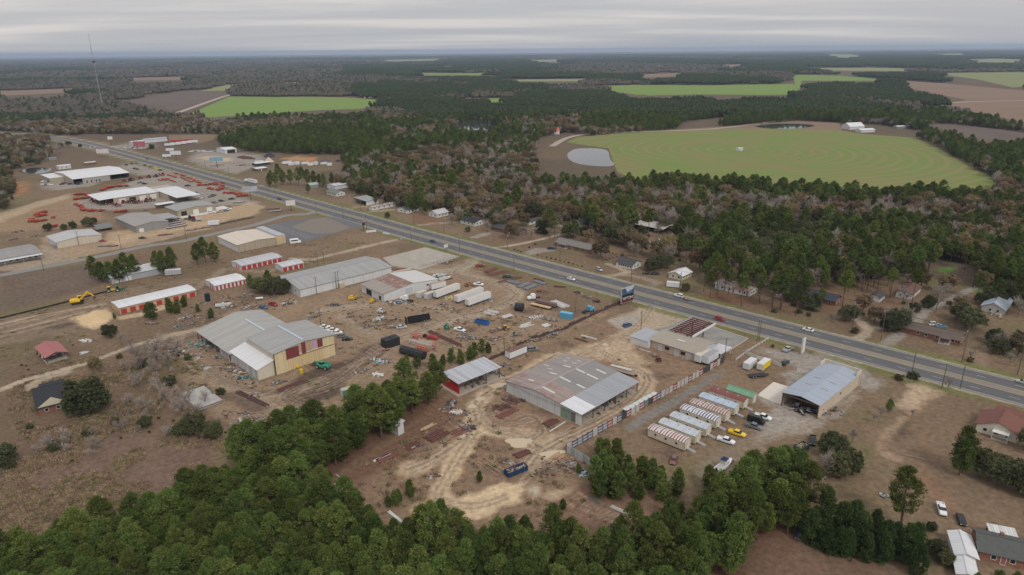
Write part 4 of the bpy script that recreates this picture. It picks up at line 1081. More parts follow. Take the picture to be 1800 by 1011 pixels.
# --- dealerships and works at the upper left: measured roof corners
def site(s_,n_,ang=46): a = R(ang); return Vector((s_ * math.cos(a) - n_ * math.sin(a),s_ * math.sin(a) + n_ * math.cos(a),0))
b = simple('dealership','large white roofed dealership with open service bay at the upper left',site(176,747),50,62,gab(5.2,7.4,5.2,.5),'x',ROOF_WHITE,W_TANY,{'y0': sheet('grey_tan_wall',(.38,.36,.325),'X',.9,.03)},'x0 y1 x1',ang=46)
MB().box(8,32,0,.2,0,5.2).build('wall',bpy.data.materials['grey_tan_wall'],b.e)
for t in (11,15,19,22): b.put('window','y0',t,1.2,.2,2.4,GLASS,.05,FRAME_W)
b.posts('y0',7)
bx('floor_slab',.2,49.8,.3,61.8,-.2,.06,SLAB,b.e)
bx('parts_wing',-12,-.2,30,62,0,4.2,W_TANY,b.e); bx('wing_roof',-12.3,-.2,29.7,62.3,4.2,4.4,ROOF_WHITEY,b.e)
def dealer2():
 b = Bld('tractor_dealer','tan workshop with an L shaped white roof and four bays','workshop',site(172,621),36,31,[(0,5.0),(1,5.6)],'x',46)
 b.roof(ROOF_WHITE,.3).walls(W_TAN,'x1 y1 y0')
 for t,m in ((4,WHITE_DOOR),(12,DARK),(20,WHITE_DOOR),(28.5,WHITE_DOOR)): b.put('bay_door_or_shade','y0',t,5.2,.05,3.8,m,.06,mat('tan_trim',(.45,.39,.3)))
 bx('office_wing',36.2,55,-19,31,0,4.9,W_TANY,b.e)
 MB().hexa([(35.9,-19.4,4.9),(55.4,-19.4,4.9),(55.4,31.2,5.6),(35.9,31.2,5.6)],[(35.9,-19.4,5.1),(55.4,-19.4,5.1),(55.4,31.2,5.8),(35.9,31.2,5.8)]).build('wing_roof',ROOF_WHITEY,b.e)
 b.put('bay_door_or_shade','y0',43,4.2,.05,3.4,DARK,.06)
 b.e.children[-1].location = (0,-19,0)
 MB().hexa([(-10.5,0,4.7),(-.32,0,5.0),(-.32,31,5.6),(-10.5,31,5.3)],[(-10.5,0,4.85),(-.32,0,5.15),(-.32,31,5.75),(-10.5,31,5.45)]).build('canopy_roof',ROOF_WHITEY,b.e)
 for x in (-10,-5):
  for y in (.5,30): bx('post',x - .12,x + .12,y - .12,y + .12,0,4.75,STEEL,b.e)
dealer2()
b = simple('grey_works','grey metal works with a shallow tan grey roof and canopy',site(150,505),22,41,gab(4.6,6.0),'y',sheet('works_roof',(.29,.275,.255),'Y',1.0,.05,0,streak=.2),W_GREY,{'x0': W_GREYY},ang=46)
b.put('roller_door','y0',2,3,.05,2.6,WHITE_DOOR,.06)
MB().hexa([(22.2,10,4.3),(33,10,4.0),(33,30,4.0),(22.2,30,4.3)],[(22.2,10,4.45),(33,10,4.15),(33,30,4.15),(22.2,30,4.45)]).build('canopy_roof',ROOF_GREYY,b.e)
for y in (10.5,29.5): bx('post',32.5,32.75,y - .12,y + .12,0,4.05,STEEL,b.e)
b = simple('tan_workshop','tan workshop with dark bay and white doors beside the grey works',site(189,534),29.5,23,gab(4.4,5.8),'y',sheet('tan_works_roof',(.30,.295,.285),'Y',1.0,.05,0,streak=.18),sheet('olive_tan_wall',(.36,.31,.22),'X',.9,.04),{'x0': W_TANY},ang=46)
for t,m in ((3,DARK),(12,WHITE_DOOR),(22.5,WHITE_DOOR)): b.put('bay_door_or_shade','y0',t,4.2,.05,3.4,m,.06)
bx('apron',-.5,31,-7,-.1,-.1,.06,mat('white_apron',(.60,.57,.52)),b.e); bx('apron',30.3,41,0,12,-.1,.055,_M['white_apron'],b.e)
b = simple('open_lean','small white roofed open shelter between the workshops',site(189.5,575),13.5,5,[(0,3.0),(1,3.3)],'x',ROOF_WHITE,W_TAN,{},'y1',ang=46,cat='shelter')
b.posts('y0',4)
b = simple('quonset','dark grey arched garage beside the grey works',site(132,528),10,9,[(i / 8,2.2 + 2.0 * math.sin(math.pi * i / 8)) for i in range(9)],'x',sheet('arch_sheet',(.17,.17,.165),'X',1.0,.05),W_GREYY,{},'x1',ang=46,cat='garage')
b = simple('white_store','long white store with streaked pale roof near the side street',(-289.7,420.7),26,23.5,gab(4.0,5.4),'y',sheet('streaked_roof',(.44,.43,.42),'Y',1.0,.12,.12,(.27,.20,.17),streak=.4),sheet('cream_store_wall',(.55,.50,.41),'X',.9,.04),{'x0': W_WHITEY},ang=45.8)
b.put('grey_lean','x0',1,7,.05,2.3,sheet('grey_lean',(.32,.33,.35),'Y',.9,.05),1.6); b.put('door','x0',18,1.4,.05,2.4,mat('maroon_door',(.2,.06,.06)),.05,FRAME_W)
b = simple('low_office','low building with dark windows at the left edge of the side street',site(60,485),29,26,gab(3.4,5.0),'x',sheet('dull_roof',(.27,.26,.245),'X',1.0,.06),mat('white_siding',(.58,.58,.57)),{},ang=46)
bx('porch_roof',-.2,29.2,-4.0,-.2,2.7,2.86,ROOF_WHITE,b.e); b.windows('y0',[3 + i * 3.2 for i in range(8)],1.4)
for x in (.4,9.6,19,28.6): bx('porch_post',x - .08,x + .08,-3.9,-3.7,0,2.7,FRAME_W,b.e)
b = simple('low_block','long grey building half hidden by pines on the left',site(101,397),29,14,gab(3.4,4.2),'x',sheet('pale_block_roof',(.50,.50,.51),'X',1.2,.12,.1,(.3,.28,.26)),sheet('grey_blue_wall',(.36,.38,.40),'X',.9,.04),{},ang=44)
b.put('roller_door','y0',2,3,.05,2.5,WHITE_DOOR,.05); b.put('roller_door','y0',7,3,.05,2.5,WHITE_DOOR,.05)
# across the highway, far left
FAR_B = [
 (cX_,(235,258),15,24,4.6,5.8,'white equipment barn with an open front beyond the highway',ROOF_WHITE,W_WHITE,'barn'),
 (cX_,(515,372),17,9,2.6,3.0,'small black walled stand with white flat roof beyond the highway',ROOF_WHITE,mat('black_wall',(.05,.05,.055)),'stand'),
 (cX_,(520,420),12,10,2.6,3.0,'low brick shop with a white flat roof beside the highway',ROOF_WHITE,bricks('dark_brick',(.17,.10,.085),(.2,.16,.14)),'shop'),
 (cW,(800,215),16,14,4.2,5.0,'white sales office of the lorry lot at the upper left',ROOF_WHITE,W_WHITE,'office'),
 (cW,(930,190),30,12,4.4,5.2,'long white garage of the lorry lot at the upper left',sheet('lot_roof',(.40,.41,.42),'X',1.0,.05),W_WHITE,'garage'),
 (cW,(20,470),12,9,3.4,4.0,'white container office beside the dealership pond',ROOF_WHITE,W_WHITE,'office'),
 (cW,(300,425),11,5,2.8,3.1,'open white carport in the brown field by the dealership',ROOF_WHITE,None,'carport'),
 (cA,(255,385),11,9,3,4.6,'white farmhouse with pale roof at the upper left',ROOF_WHITE,mat('white_siding',(.6,.6,.6)),'house'),
 (cA,(335,398),8,4,2.4,2.8,'small grey shed by the farmhouse at the upper left',ROOF_GREY,W_GREY,'shed'),
 (cA,(140,410),9,5,2.2,2.6,'small white trailer left of the farmhouse',ROOF_WHITE,W_WHITE,'trailer'),
 (cX_,(1225,585),30,12,3.4,4.2,'long pale roofed building half hidden beyond the junction',sheet('pale_mottled',(.5,.5,.51),'X',1.0,.12),W_WHITE,'building'),
 (cX_,(1010,575),8,8,3,4.4,'small cabin with a mint green roof in the grove',sheet('mint_roof',(.30,.42,.35),'X',.9,.03),W_GREY,'cabin'),
 (cU,(1100,530),15,14,5,9,'white house with a coral red roof by the ringed field',mat('coral_roof',(.62,.13,.11),.7,.08),mat('white_siding',(.6,.6,.6)),'house'),
 (cU,(700,530),18,10,3,4.4,'dull red roofed barn in the woods at the centre',mat('dull_red_roof',(.22,.09,.08)),W_GREY,'barn'),
 (cV,(880,505),26,18,4.5,9.5,'white farmhouse with steep roof behind the ringed field',ROOF_WHITE,mat('white_siding',(.6,.6,.6)),'house'),
 (cV,(940,520),24,12,3.4,5,'white barn beside the steep roofed farmhouse',ROOF_WHITE,W_WHITE,'barn'),
 (cV,(1130,500),24,9,3.4,4.2,'open white shed right of the farmhouse',ROOF_WHITE,W_GREY,'shed'),
 (cV,(185,412),20,12,4,6,'white cottage among pines behind the ringed field',ROOF_WHITE,mat('white_siding',(.6,.6,.6)),'house'),
 (cU,(565,195),60,40,8,12,'cluster of white farm buildings far off in the centre',ROOF_WHITE,W_WHITE,'farm'),
 (cU,(120,338),26,16,5,8,'white farm beyond the bright green field',ROOF_WHITE,W_WHITE,'farm'),
 (cU,(1275,235),70,18,6,8,'long white poultry house on the far plain',ROOF_WHITE,W_WHITE,'barn'),
 (cM,(800,272),9,5,3,3.2,'small white pump trailer at the middle of the ringed field',ROOF_WHITE,W_WHITE,'trailer'),
]
for c,p,L,Wd,e0,r0,lab,rm,wm,cat in FAR_B:
 o = c(*p)
 b = Bld(cat.replace(' ','_') if cat not in ('trailer',) else 'site_trailer',lab,cat,o,L,Wd,gab(e0,r0),'x',46 if c not in (cU,cV) else 15)
 b.roof(rm,.3)
 if wm: b.walls(wm)
 else: b.posts('y0',3).posts('y1',3)
 if 'equipment barn' in lab: b.put('bay_door_or_shade','y0',3,10,.05,3.8,DARK,.05)  # dark panel on the closed wall paints the shade of the open front
 elif cat in ('house','office','shop') and c not in (cU,cV): b.windows('y0',[L * .2,L * .6],1.0); b.put('door','y0',L * .42,1,.05,2,FRAME_W,.05)

# ------------------------------------------------------------------ houses
BRICK = bricks('red_brick',(.27,.105,.075),(.30,.18,.14))
SID_W = mat('house_siding_white',(.60,.60,.585),.75,.05)
SID_G = mat('house_siding_grey',(.45,.44,.42),.75,.05)
SH_DARK,SH_GREY,SH_BLACK,SH_BROWN = rough_shingle('shingle_dark',(.075,.073,.075)),rough_shingle('shingle_grey',(.19,.18,.165)),rough_shingle('shingle_black',(.04,.042,.048)),rough_shingle('shingle_brown',(.15,.085,.07))
def house(label,O,L,Wd,eave,ridge,axis,rm,wm,ang=46,win_y0=(),win_x0=(),door=None,chimney=None,porch=None,name='house',special={}):
 b = Bld(name,label,'house',O,L,Wd,gab(eave,ridge),axis,ang)
 b.roof(rm,.5,overc=.5).walls(wm,special=special)
 b.windows('y0',win_y0); b.windows('x0',win_x0)
 if door: b.put('door',door[0],door[1],.95,.1,2.05,mat('house_door',(.30,.12,.10)),.05,FRAME_W)
 if chimney: bx('chimney',chimney[0] - .4,chimney[0] + .4,chimney[1] - .4,chimney[1] + .4,eave,ridge + .9,BRICK,b.e)
 if porch:
  x0,x1,y0,y1,h = porch
  bx('porch_roof',x0,x1,y0,y1,h,h + .16,rm,b.e)
  for x in (x0 + .15,x1 - .15):
   for y in ((y0 + .15,) if y0 < 0 else (y0 + .15,y1 - .15)): bx('porch_post',x - .07,x + .07,y - .07,y + .07,0,h,FRAME_W,b.e)
  bx('porch_floor',x0,x1,y0,y1 - .05,0,.18,CONC,b.e)
 return b
S = site
house('long red brick house with a grey roof on a hedged lawn',S(318.8,242.2),8.6,27,2.6,4.6,'y',SH_GREY,BRICK,win_x0=(2.5,7,11,15),win_y0=(2,5.5),door=('x0',13),chimney=(6,13),porch=(-2.2,-.05,17,24,2.4))
house('dark roofed low brick house behind bare lawn beside the highway',S(320,302.5),8.5,25,2.5,4.3,'y',SH_DARK,bricks('brown_brick',(.20,.12,.10),(.24,.18,.15)),win_x0=(3,8,14),win_y0=(2,5),door=('x0',11.5),chimney=(6,16))
house('pale grey cottage with dark roof at the end of the pale drive',S(363,286),13,9.2,2.7,4.6,'x',SH_DARK,SID_W,win_y0=(2,5.5,9),win_x0=(2,5.5),chimney=(7,5))
house('white windowed house with a dark hip roof facing the highway',S(309.5,205),9,11.2,2.6,4.4,'y',SH_DARK,SID_W,win_x0=(.8,2.3,3.8,5.3,6.8,8.3),win_y0=(2,5),chimney=(7,9))
house('cream house with white metal roof beside the horse trailer',S(311.3,174.5),10,8.2,2.6,4.2,'x',ROOF_WHITE,mat('cream_siding',(.55,.52,.40)),win_y0=(1.5,4.2,7),win_x0=(1.5,5))
b = Bld('pole_barn','open pole barn with pale roof behind the live oaks','barn',S(388,234),15,24,gab(3.4,4.6),'y',46); b.roof(sheet('pole_barn_roof',(.42,.39,.36),'Y',1.0,.06),.3).posts('x0',5).posts('x1',5); b.walls(W_GREY,'y1')
house('white house with rusting metal roof among tall pines',S(311.7,137),9,18.6,2.7,3.9,'y',sheet('rust_blotch_roof',(.46,.42,.39),'Y',1.0,.08,.62,(.21,.095,.07),streak=.3),SID_W,win_x0=(2,4.5,10,14),win_y0=(2,4.5,7),door=('x0',8))
house('red brick bungalow with brown roof and white porch by the gravel drive',S(313.4,46.4),8,22,2.5,4.3,'y',rough_shingle('shingle_taupe',(.135,.105,.09)),BRICK,win_x0=(2,8,12,15),win_y0=(2,5),porch=(-2.6,-.05,3.2,7.2,2.5),special={'y1': SID_W})
house('brick house with navy roof behind clipped bushes',S(326.5,101),8,14,2.5,4.4,'y',rough_shingle('shingle_navy',(.06,.065,.085)),BRICK,win_x0=(2,6,10),win_y0=(2,5))
house('white bungalow with brown porch roof behind the pines',S(360.5,77),16,7,2.6,4.2,'x',SH_BROWN,SID_W,win_y0=(3,9),win_x0=(1.5,4.5))
house('little white shed with grey roof between the yard trees',S(346,87),8,4.6,2.4,3.6,'x',SH_DARK,SID_W,name='garden_shed')
house('house with a pale blue hip roof at the right edge',S(366,40),18,9,2.7,5.0,'x',sheet('pale_blue_roof',(.36,.42,.48),'X',1.0,.04),SID_G,win_y0=(3,8,13),win_x0=(2,5))
house('cream house with a brown red hipped roof and white porch roof',S(241.3,15.5),11,11,2.8,5.2,'x',rough_shingle('shingle_redbrown',(.185,.088,.072)),mat('cream_siding2',(.60,.56,.47)),win_y0=(2,5.5),win_x0=(2,5,8),porch=(-2.4,-.05,2,6.4,2.6))
b = [o for o in COL.objects if o.get('label','').startswith('cream house with a brown red')][0]
for ch in b.children:
 if ch.name.startswith('porch_roof'): ch.data.materials[0] = mat('white_porch',(.66,.65,.62))
bx('wing',11.2,18,-5,8,0,2.8,_M['cream_siding2'],b)
MB().prism([(10.8,-5.5,2.8),(18.5,-5.5,2.8),(14.6,-5.5,4.8)],(0,14,0)).build('wing_roof',_M['shingle_redbrown'],b)
house('brick house with dark grey roof at the bottom right corner',cY_(1408,818,2.6),17,8.6,2.6,4.6,'x',rough_shingle('shingle_slate',(.10,.105,.10)),bricks('orange_brick',(.32,.13,.085),(.34,.2,.15)),-24,win_y0=(2.6,6.4,9.5),win_x0=(3,),chimney=(5,5),door=('y0',4.6))
b = Bld('lean_shelter','ribbed white lean-to roof behind the bottom right brick house','shelter',cY_(1490,690,2.3),6.0,3.2,[(0,2.3),(1,2.6)],'x',-20); b.roof(sheet('corrugated_white',(.55,.55,.54),'X',.6,.1,0,joint=.4),.1,.08).posts('y0',3).posts('y1',3)
b = simple('long_shed','narrow white metal shed beside the bottom right brick house',cY_(1228,850,2.5),4.4,8.8,gab(2.5,3.3),'y',ROOF_WHITEY,W_WHITE,ang=-22,cat='shed')
b = simple('long_shed','lower white shed end in front of the narrow metal shed',cY_(1242,1000,2.1),3.9,6.6,gab(2.1,2.7),'y',ROOF_WHITEY,W_TAN,ang=-25,cat='shed')
house('brick house with steep black roof by the pale drive at the left',cO(248,618),9,17,2.8,6.6,'x',SH_BLACK,BRICK,36,win_y0=(2,5.4),win_x0=(3,9),special={'y0': BRICK})
b = [o for o in COL.objects if o.get('label','').startswith('brick house with steep black')][0]
MB().prism([(-.02,0,2.8),(9.02,0,2.8),(4.5,0,5.8)],(0,-.12,0)).build('gable',mat('cream_gable',(.58,.52,.40)),b)
MB().hexa([(1.5,9,3.2),(9.5,9,3.2),(9.5,20,3.0),(1.5,20,3.0)],[(1.5,9,6.2),(9.5,9,6.2),(9.5,20,3.4),(1.5,20,3.4)]).build('side_roof',SH_BLACK,b)
b = Bld('carport','open carport with a faded red gable roof on the left lawn','carport',S(49.5,307),7.6,15.2,gab(2.7,4.0),'y',46); b.roof(sheet('faded_red_roof',(.36,.12,.115),'Y',1.0,.04,0,streak=.1),.3).posts('x0',4).posts('x1',4); b.slab()
b = Bld('derelict_slab','roofless pale concrete ruin overgrown by scrub left of the warehouse','ruin',S(75,224),8.4,14.5,[(0,1.0),(1,1.15)],'x',46); b.roof(mat('weathered_slab',(.36,.34,.32),.9,.4,.3,detail=9),.1).walls(mat('ruin_wall',(.36,.34,.32)),'x0 x1 y0 y1')
house('white cottage with pale roof by a bare yard beside the highway',S(318.5,384),11,10,2.7,4.8,'x',sheet('pale_cottage_roof',(.45,.44,.44),'X',1.0,.06),SID_W,win_y0=(2,5,8),win_x0=(2,6))
house('small white house with black roof and shuttered gable',S(319,344),10.5,15,2.6,4.2,'y',SH_BLACK,SID_W,win_x0=(2,6,10),win_y0=(2,5))
house('small white shed at the wood edge behind the black roofed house',S(348,364),15,5,2.3,3.0,'x',SID_G,SID_W,win_y0=(3,7,11),name='garden_shed')
house('white cottage with grey hip roof near the junction',S(311.8,509),9,15,2.7,4.6,'y',SH_GREY,SID_W,win_x0=(2,5,9,12),win_y0=(2,5))
b = simple('open_barn','white metal barn with open dark front beside the highway',S(307.8,459),12,17,[(0,3.4),(1,4.4)],'x',ROOF_GREY,W_WHITE,{},'x1 y0 y1',cat='barn',ang=46); b.posts('x0',4)
b = house('long white mobile home with a rust streaked roof by the highway',S(300.3,440.5),23,4.4,2.7,3.2,'x',sheet('mobile_roof',(.40,.33,.31),'X',1.0,.08,.35,(.24,.13,.11)),SID_W,win_y0=(2,6,11,16,20),name='mobile_home')
house('white house half hidden by pines behind the mobile home',S(312,412),12,12,2.7,4.4,'x',SH_DARK,SID_W,win_y0=(2,5,8),win_x0=(2,6))
b = simple('shed','white machine shed with curved roof beside the green tree',cL(1330,480),10,7,gab(3.0,4.0),'x',ROOF_WHITE,W_WHITE,cat='shed',ang=46)
b = simple('tool_shed','tall narrow white tool shed at the pine belt of the fenced yard',cF(0,725),2.6,3.4,[(0,3.6),(1,4.2)],'y',W_WHITE,W_WHITE,cat='shed',ang=50)
house('white backyard building beside the dark roofed brick house',S(347,318),14,5.5,2.4,3.2,'x',SH_DARK,SID_W,win_y0=(3,7,11))
# ------------------------------------------------------------------ vehicles
TYRE = mat('tyre_rubber',(.022,.022,.023),.9,.1)
RIM = mat('wheel_rim',(.35,.35,.36),.4,.1,spec=.5)
LAMP = mat('lamp_glass',(.7,.7,.68),.2,.02,spec=.6)
TAIL = mat('tail_lamp',(.35,.02,.02),.3,.02)
def paint(name,col): return mat('paint_' + name,col,.28,.04,.5,.5)
PAINT = dict(white=(.72,.72,.72),silver=(.42,.43,.44),grey=(.16,.165,.17),black=(.018,.018,.02),red=(.30,.025,.03),maroon=(.16,.02,.035),blue=(.05,.10,.22),navy=(.025,.035,.08),teal=(.10,.25,.32),yellow=(.75,.52,.02),tan=(.42,.36,.28),green=(.04,.13,.07),sky=(.12,.33,.52),dkgreen=(.03,.06,.045),rusty=(.22,.09,.07))
def loft(mb,st,m=0):
 """st: (x, z0, z1, halfwidth low, halfwidth high)"""
 b = len(mb.v)
 for x,z0,z1,w0,w1 in st:
  zm = z0 + (z1 - z0) * .62
  mb.v += [(x,-w0,z0),(x,w0,z0),(x,w0 * 1.0,zm),(x,w1,z1),(x,-w1,z1),(x,-w0,zm)]
 n = 6
 for i in range(len(st) - 1):
  for k in range(n):
   k2 = (k + 1) % n
   mb.f.append((b + i * n + k,b + (i + 1) * n + k,b + (i + 1) * n + k2,b + i * n + k2)); mb.m.append(m)
 mb.f.append(tuple(b + k for k in range(n))); mb.m.append(m)
 e = b + (len(st) - 1) * n
 mb.f.append(tuple(e + k for k in range(n))[::-1]); mb.m.append(m)
 return mb
def ghouse(mb,x0,x1,t0,t1,zb,zt,wb,wt,m=0):
 return mb.hexa([(x0,-wb,zb),(x1,-wb,zb),(x1,wb,zb),(x0,wb,zb)],[(t0,-wt,zt),(t1,-wt,zt),(t1,wt,zt),(t0,wt,zt)],m)
_wheel = {}
def wheel_mesh(r,w):
 k = (round(r,2),round(w,2))
 if k not in _wheel: _wheel[k] = (MB().cyl((0,-w / 2,0),(0,w / 2,0),r,12).mesh('wheel',TYRE),MB().cyl((0,-w / 2 - .01,0),(0,w / 2 + .01,0),r * .58,10).mesh('rim',RIM))
 return _wheel[k]
def add_wheels(e,xs,y,r=.34,w=.24):
 a,b = wheel_mesh(r,w)
 for x in xs:
  for s in (-1,1):
   o = link('wheel',a,e,(x,s * y,r)); link('rim',b,o)
_car = {}
def car_parts(kind,col):
 key = (kind,col)
 if key in _car: return _car[key]
 p = paint(col,PAINT[col])
 body,glass,roof = MB(),MB(),MB()
 if kind == 'sedan':
  loft(body,[(-2.35,.42,.82,.74,.66),(-2.2,.26,.98,.90,.80),(-1.1,.22,1.02,.92,.84),(.8,.22,1.0,.92,.84),(1.75,.24,.86,.90,.78),(2.2,.30,.74,.84,.68),(2.35,.40,.62,.70,.58)])
  ghouse(glass,-1.85,1.15,-1.05,.25,.97,1.42,.82,.62); ghouse(roof,-1.1,.3,-1.05,.22,1.405,1.47,.655,.60)
  wh,lamp,tail = (1.42,-1.38),(2.27,.62),(-2.33,.78)
 elif kind == 'suv':
  loft(body,[(-2.35,.45,1.0,.80,.74),(-2.25,.30,1.12,.93,.86),(-1.0,.28,1.14,.95,.88),(.9,.28,1.12,.95,.88),(1.9,.30,1.02,.93,.82),(2.3,.36,.88,.86,.72),(2.4,.46,.72,.74,.64)])
  ghouse(glass,-2.25,1.2,-1.95,.35,1.09,1.66,.86,.70); ghouse(roof,-2.0,.42,-1.95,.32,1.645,1.73,.735,.68)
  wh,lamp,tail = (1.45,-1.42),(2.33,.72),(-2.36,.95)
 elif kind == 'pickup':
  loft(body,[(-.95,.40,1.14,.94,.90),(.9,.40,1.12,.96,.88),(1.9,.40,1.08,.95,.84),(2.55,.44,.96,.90,.76),(2.75,.52,.80,.80,.70)])
  body.box(-2.75,-.97,-.95,.95,.42,.72); body.box(-2.75,-.97,-.95,-.84,.722,1.14); body.box(-2.75,-.97,.84,.95,.722,1.14); body.box(-2.78,-2.68,-.838,.838,.722,1.13)
  ghouse(glass,-.9,1.35,-.72,.62,1.1,1.72,.86,.70); ghouse(roof,-.78,.7,-.72,.58,1.705,1.79,.735,.68)
  wh,lamp,tail = (1.75,-1.75),(2.68,.82),(-2.79,.9)
 else:                                                              # van or minibus
  loft(body,[(-2.8,.42,2.2,.90,.80),(-2.7,.32,2.45,.98,.84),(1.5,.32,2.45,.98,.84),(1.9,.32,1.5,.98,.88),(2.6,.36,1.2,.94,.80),(2.8,.46,.9,.80,.70)])
  ghouse(glass,1.55,2.05,1.2,1.5,1.42,2.2,.88,.80); glass.box(-2.3,1.2,-.995,.995,1.45,2.05); ghouse(roof,-2.6,1.3,-2.5,1.2,2.452,2.52,.8,.74)
  wh,lamp,tail = (1.85,-1.75),(2.7,.85),(-2.81,1.0)
 parts = [('body',body.mesh('car_body',p)),('windows',glass.mesh('car_windows',GLASS)),('roof_panel',roof.mesh('car_roof',p))]
 lm = MB().box(-.06,.06,-.16,.16,-.08,.08).mesh('headlight',LAMP); tm = MB().box(-.04,.04,-.12,.12,-.1,.1).mesh('tail_light',TAIL)
 _car[key] = (parts,wh,lamp,tail,lm,tm)
 return _car[key]
def vehicle(kind,col,pos,ang,label,group=None,cat=None,scale=1.0):
 parts,wh,lamp,tail,lm,tm = car_parts(kind,col)
 nm = dict(sedan='car',suv='car',pickup='pickup_truck',van='van')[kind]
 e = thing(nm,label,cat or dict(sedan='car',suv='car',pickup='pickup',van='van')[kind],(pos.x,pos.y,.05 if on_road(pos) else .02),ang,group)
 e.scale = (scale,) * 3
 for n,m in parts: link(n,m,e)
 add_wheels(e,wh,.84)
 for s in (-1,1):
  link('headlight',lm,e,(lamp[0],s * .62,lamp[1])); link('tail_light',tm,e,(tail[0],s * .7,tail[1]))
 return e
def on_road(p): return float(seg_dist(HWY,np.array([p.x]),np.array([p.y]))[0]) < 11
def hd(c,a,b):
 d = c(*b) - c(*a)
 return math.degrees(math.atan2(d.y,d.x))
NEAR,FARL = -43.0,137.0
V = vehicle
V('sedan','white',cL(677,712),NEAR,'white sedan driving in the near lanes before the brick house',cat='car')
V('sedan','navy',cK(1065,556),NEAR,'dark blue car in the near lanes beside the concrete pad')
V('suv','red',cG(1167,365),NEAR,'red car passing the old filling station')
V('suv','white',cG(850,184),FARL,'white car towing a small flat trailer in the far lanes')
V('sedan','white',cJ(263,568),FARL,'white sedan in the far lanes above the tall white sign')
V('sedan','silver',cJ(1680,914),FARL,'pale car in the far lanes at the right edge')
V('sedan','black',cW(953,360),FARL,'black car far up the highway near the dealership')
V('sedan','black',cX_(725,672),NEAR,'black car on the highway near the red implements')
V('pickup','red',cX_(215,528),NEAR,'red pickup leaving the implement lot on the highway')
V('suv','blue',cG(452,412),38,'small blue car parked on the gravel by the filling station')
V('pickup','silver',cG(1690,600),37,'grey pickup parked on the grass near the tall white sign')
V('suv','dkgreen',cG(1672,702),46,'dark green car at the end of the white fence')
V('pickup','white',cH(938,528),-38,'white pickup nearest the open shop door')
V('van','black',cH(890,556),-38,'long black van parked between two pickups')
V('pickup','grey',cH(875,592),-38,'dark grey pickup parked below the black van')
V('pickup','yellow',cH(760,640),-38,'bright yellow service pickup in front of the mobile units')
V('pickup','white',cH(685,690),-36,'white and dark bedded pickup in front of the nearest mobile units')
V('sedan','rusty',cH(328,822),-114,'faded red small car standing alone near the pines')
V('pickup','black',cH(1276,690),-114,'black pickup parked beside the evergreens of the gravel yard')
V('pickup','white',cI(990,645),-112,'white pickup parked on the right hand lawn')
V('sedan','black',cI(1103,705),-109,'black sedan parked beside the white pickup on the lawn')
V('suv','silver',cL(893,640),-62,'silver car parked on the verge before the dark roofed house')
V('pickup','navy',cL(527,475),10,'dark blue pickup on the grey drive of the long brick house')
V('sedan','black',cL(1260,668),0,'black car under the green tree across the highway')
V('sedan','black',cL(1330,672),0,'second black car under the green tree across the highway')
V('suv','white',cJ(1092,532),-10,'white car on the gravel drive behind the brick bungalow')
V('sedan','teal',cJ(1140,545),-10,'pale blue car beside the white one at the brick bungalow')
V('suv','white',cJ(1640,600),20,'white car in the yard at the right edge')
V('van','white',cC(965,210),25,'white minibus parked at the edge of the car park',scale=1.25)
V('sedan','black',cA(975,932),10,'black car beside the side street')
V('sedan','red',cA(705,952),20,'red car at the end of the white store')
V('sedan','blue',cC(718,712),-30,'bright blue car among scrap behind the warehouse')
V('pickup','red',cC(795,690),-35,'red pickup among scrap behind the warehouse')
for i,(x,y,c,k) in enumerate([(1185,868,'white','pickup'),(1215,880,'white','sedan'),(1250,892,'white','pickup'),(1285,908,'white','sedan'),(1330,935,'grey','suv'),(1368,958,'black','sedan')]):
 V(k,c,cC(x,y),12,'%s in the row beside the warehouse, %s' % (('white pickup','white car','white pickup','white car','dark grey car','black car')[i],('first from the far end','second from the far end','third from the far end','fourth from the far end','second nearest','nearest')[i]),'cars parked beside the warehouse')
for i,(c,x,y,a,col,k,l) in enumerate([
 (cE,1060,360,-15,'white','pickup','white pickup at the lane behind the trailers of the scrap yard'),
 (cE,745,296,-20,'white','pickup','white pickup beside the boats at the rusty workshop'),
 (cE,915,712,-30,'white','pickup','stripped white pickup in the middle of the scrap yard'),
 (cE,465,690,20,'silver','sedan','wrecked silver car beside the black dump trailer'),
 (cE,1285,300,15,'dkgreen','pickup','dark pickup parked by the pipes near the highway'),
 (cE,1075,215,15,'red','pickup','red pickup on the grass beside the yard entrance'),
 (cE,1480,862,5,'grey','suv','dark wreck beside the white site office trailer')]):
 V(k,col,c(x,y),a,l)
FARCARS = [(1285,573,'black'),(1460,640,'black'),(1445,648,'grey'),(1515,678,'black'),(1585,665,'black'),(1465,690,'grey'),(1365,660,'white'),(1390,655,'tan'),(1345,625,'black'),(1370,628,'silver'),(1505,752,'tan'),(1545,745,'grey'),(1560,735,'white'),(1445,757,'white'),(960,552,'grey'),(990,560,'black')]
for i,(x,y,c) in enumerate(FARCARS):
 V('suv' if i % 2 else 'pickup',c,cA(x,y),20 + 13 * (i % 3),'%s parked at the tractor dealer, %s' % ({'black': 'black car','grey': 'grey car','white': 'white car','tan': 'tan car','silver': 'silver car'}[c],('by the highway apron','right of the office wing','beside the office wing','at the sandy corner')[0 if y < 600 else 1 if x > 1430 and y < 700 else 2 if y < 700 else 3]),'cars of the tractor dealer')
for i in range(9):
 V('suv' if i % 2 else 'sedan',('black','grey','silver','blue','black','white','navy','grey','black')[i],cA(425 + i * 19,562 - (i % 3) * 6),60,'car in the row under the dealership roof edge','cars before the white roofed dealership')
for i in range(6): V('suv',('white','silver','black','white','grey','white')[i],cA(300 + (i % 3) * 22,545 + (i // 3) * 22),20,'car parked at the left end of the white roofed dealership','cars at the left end of the dealership')
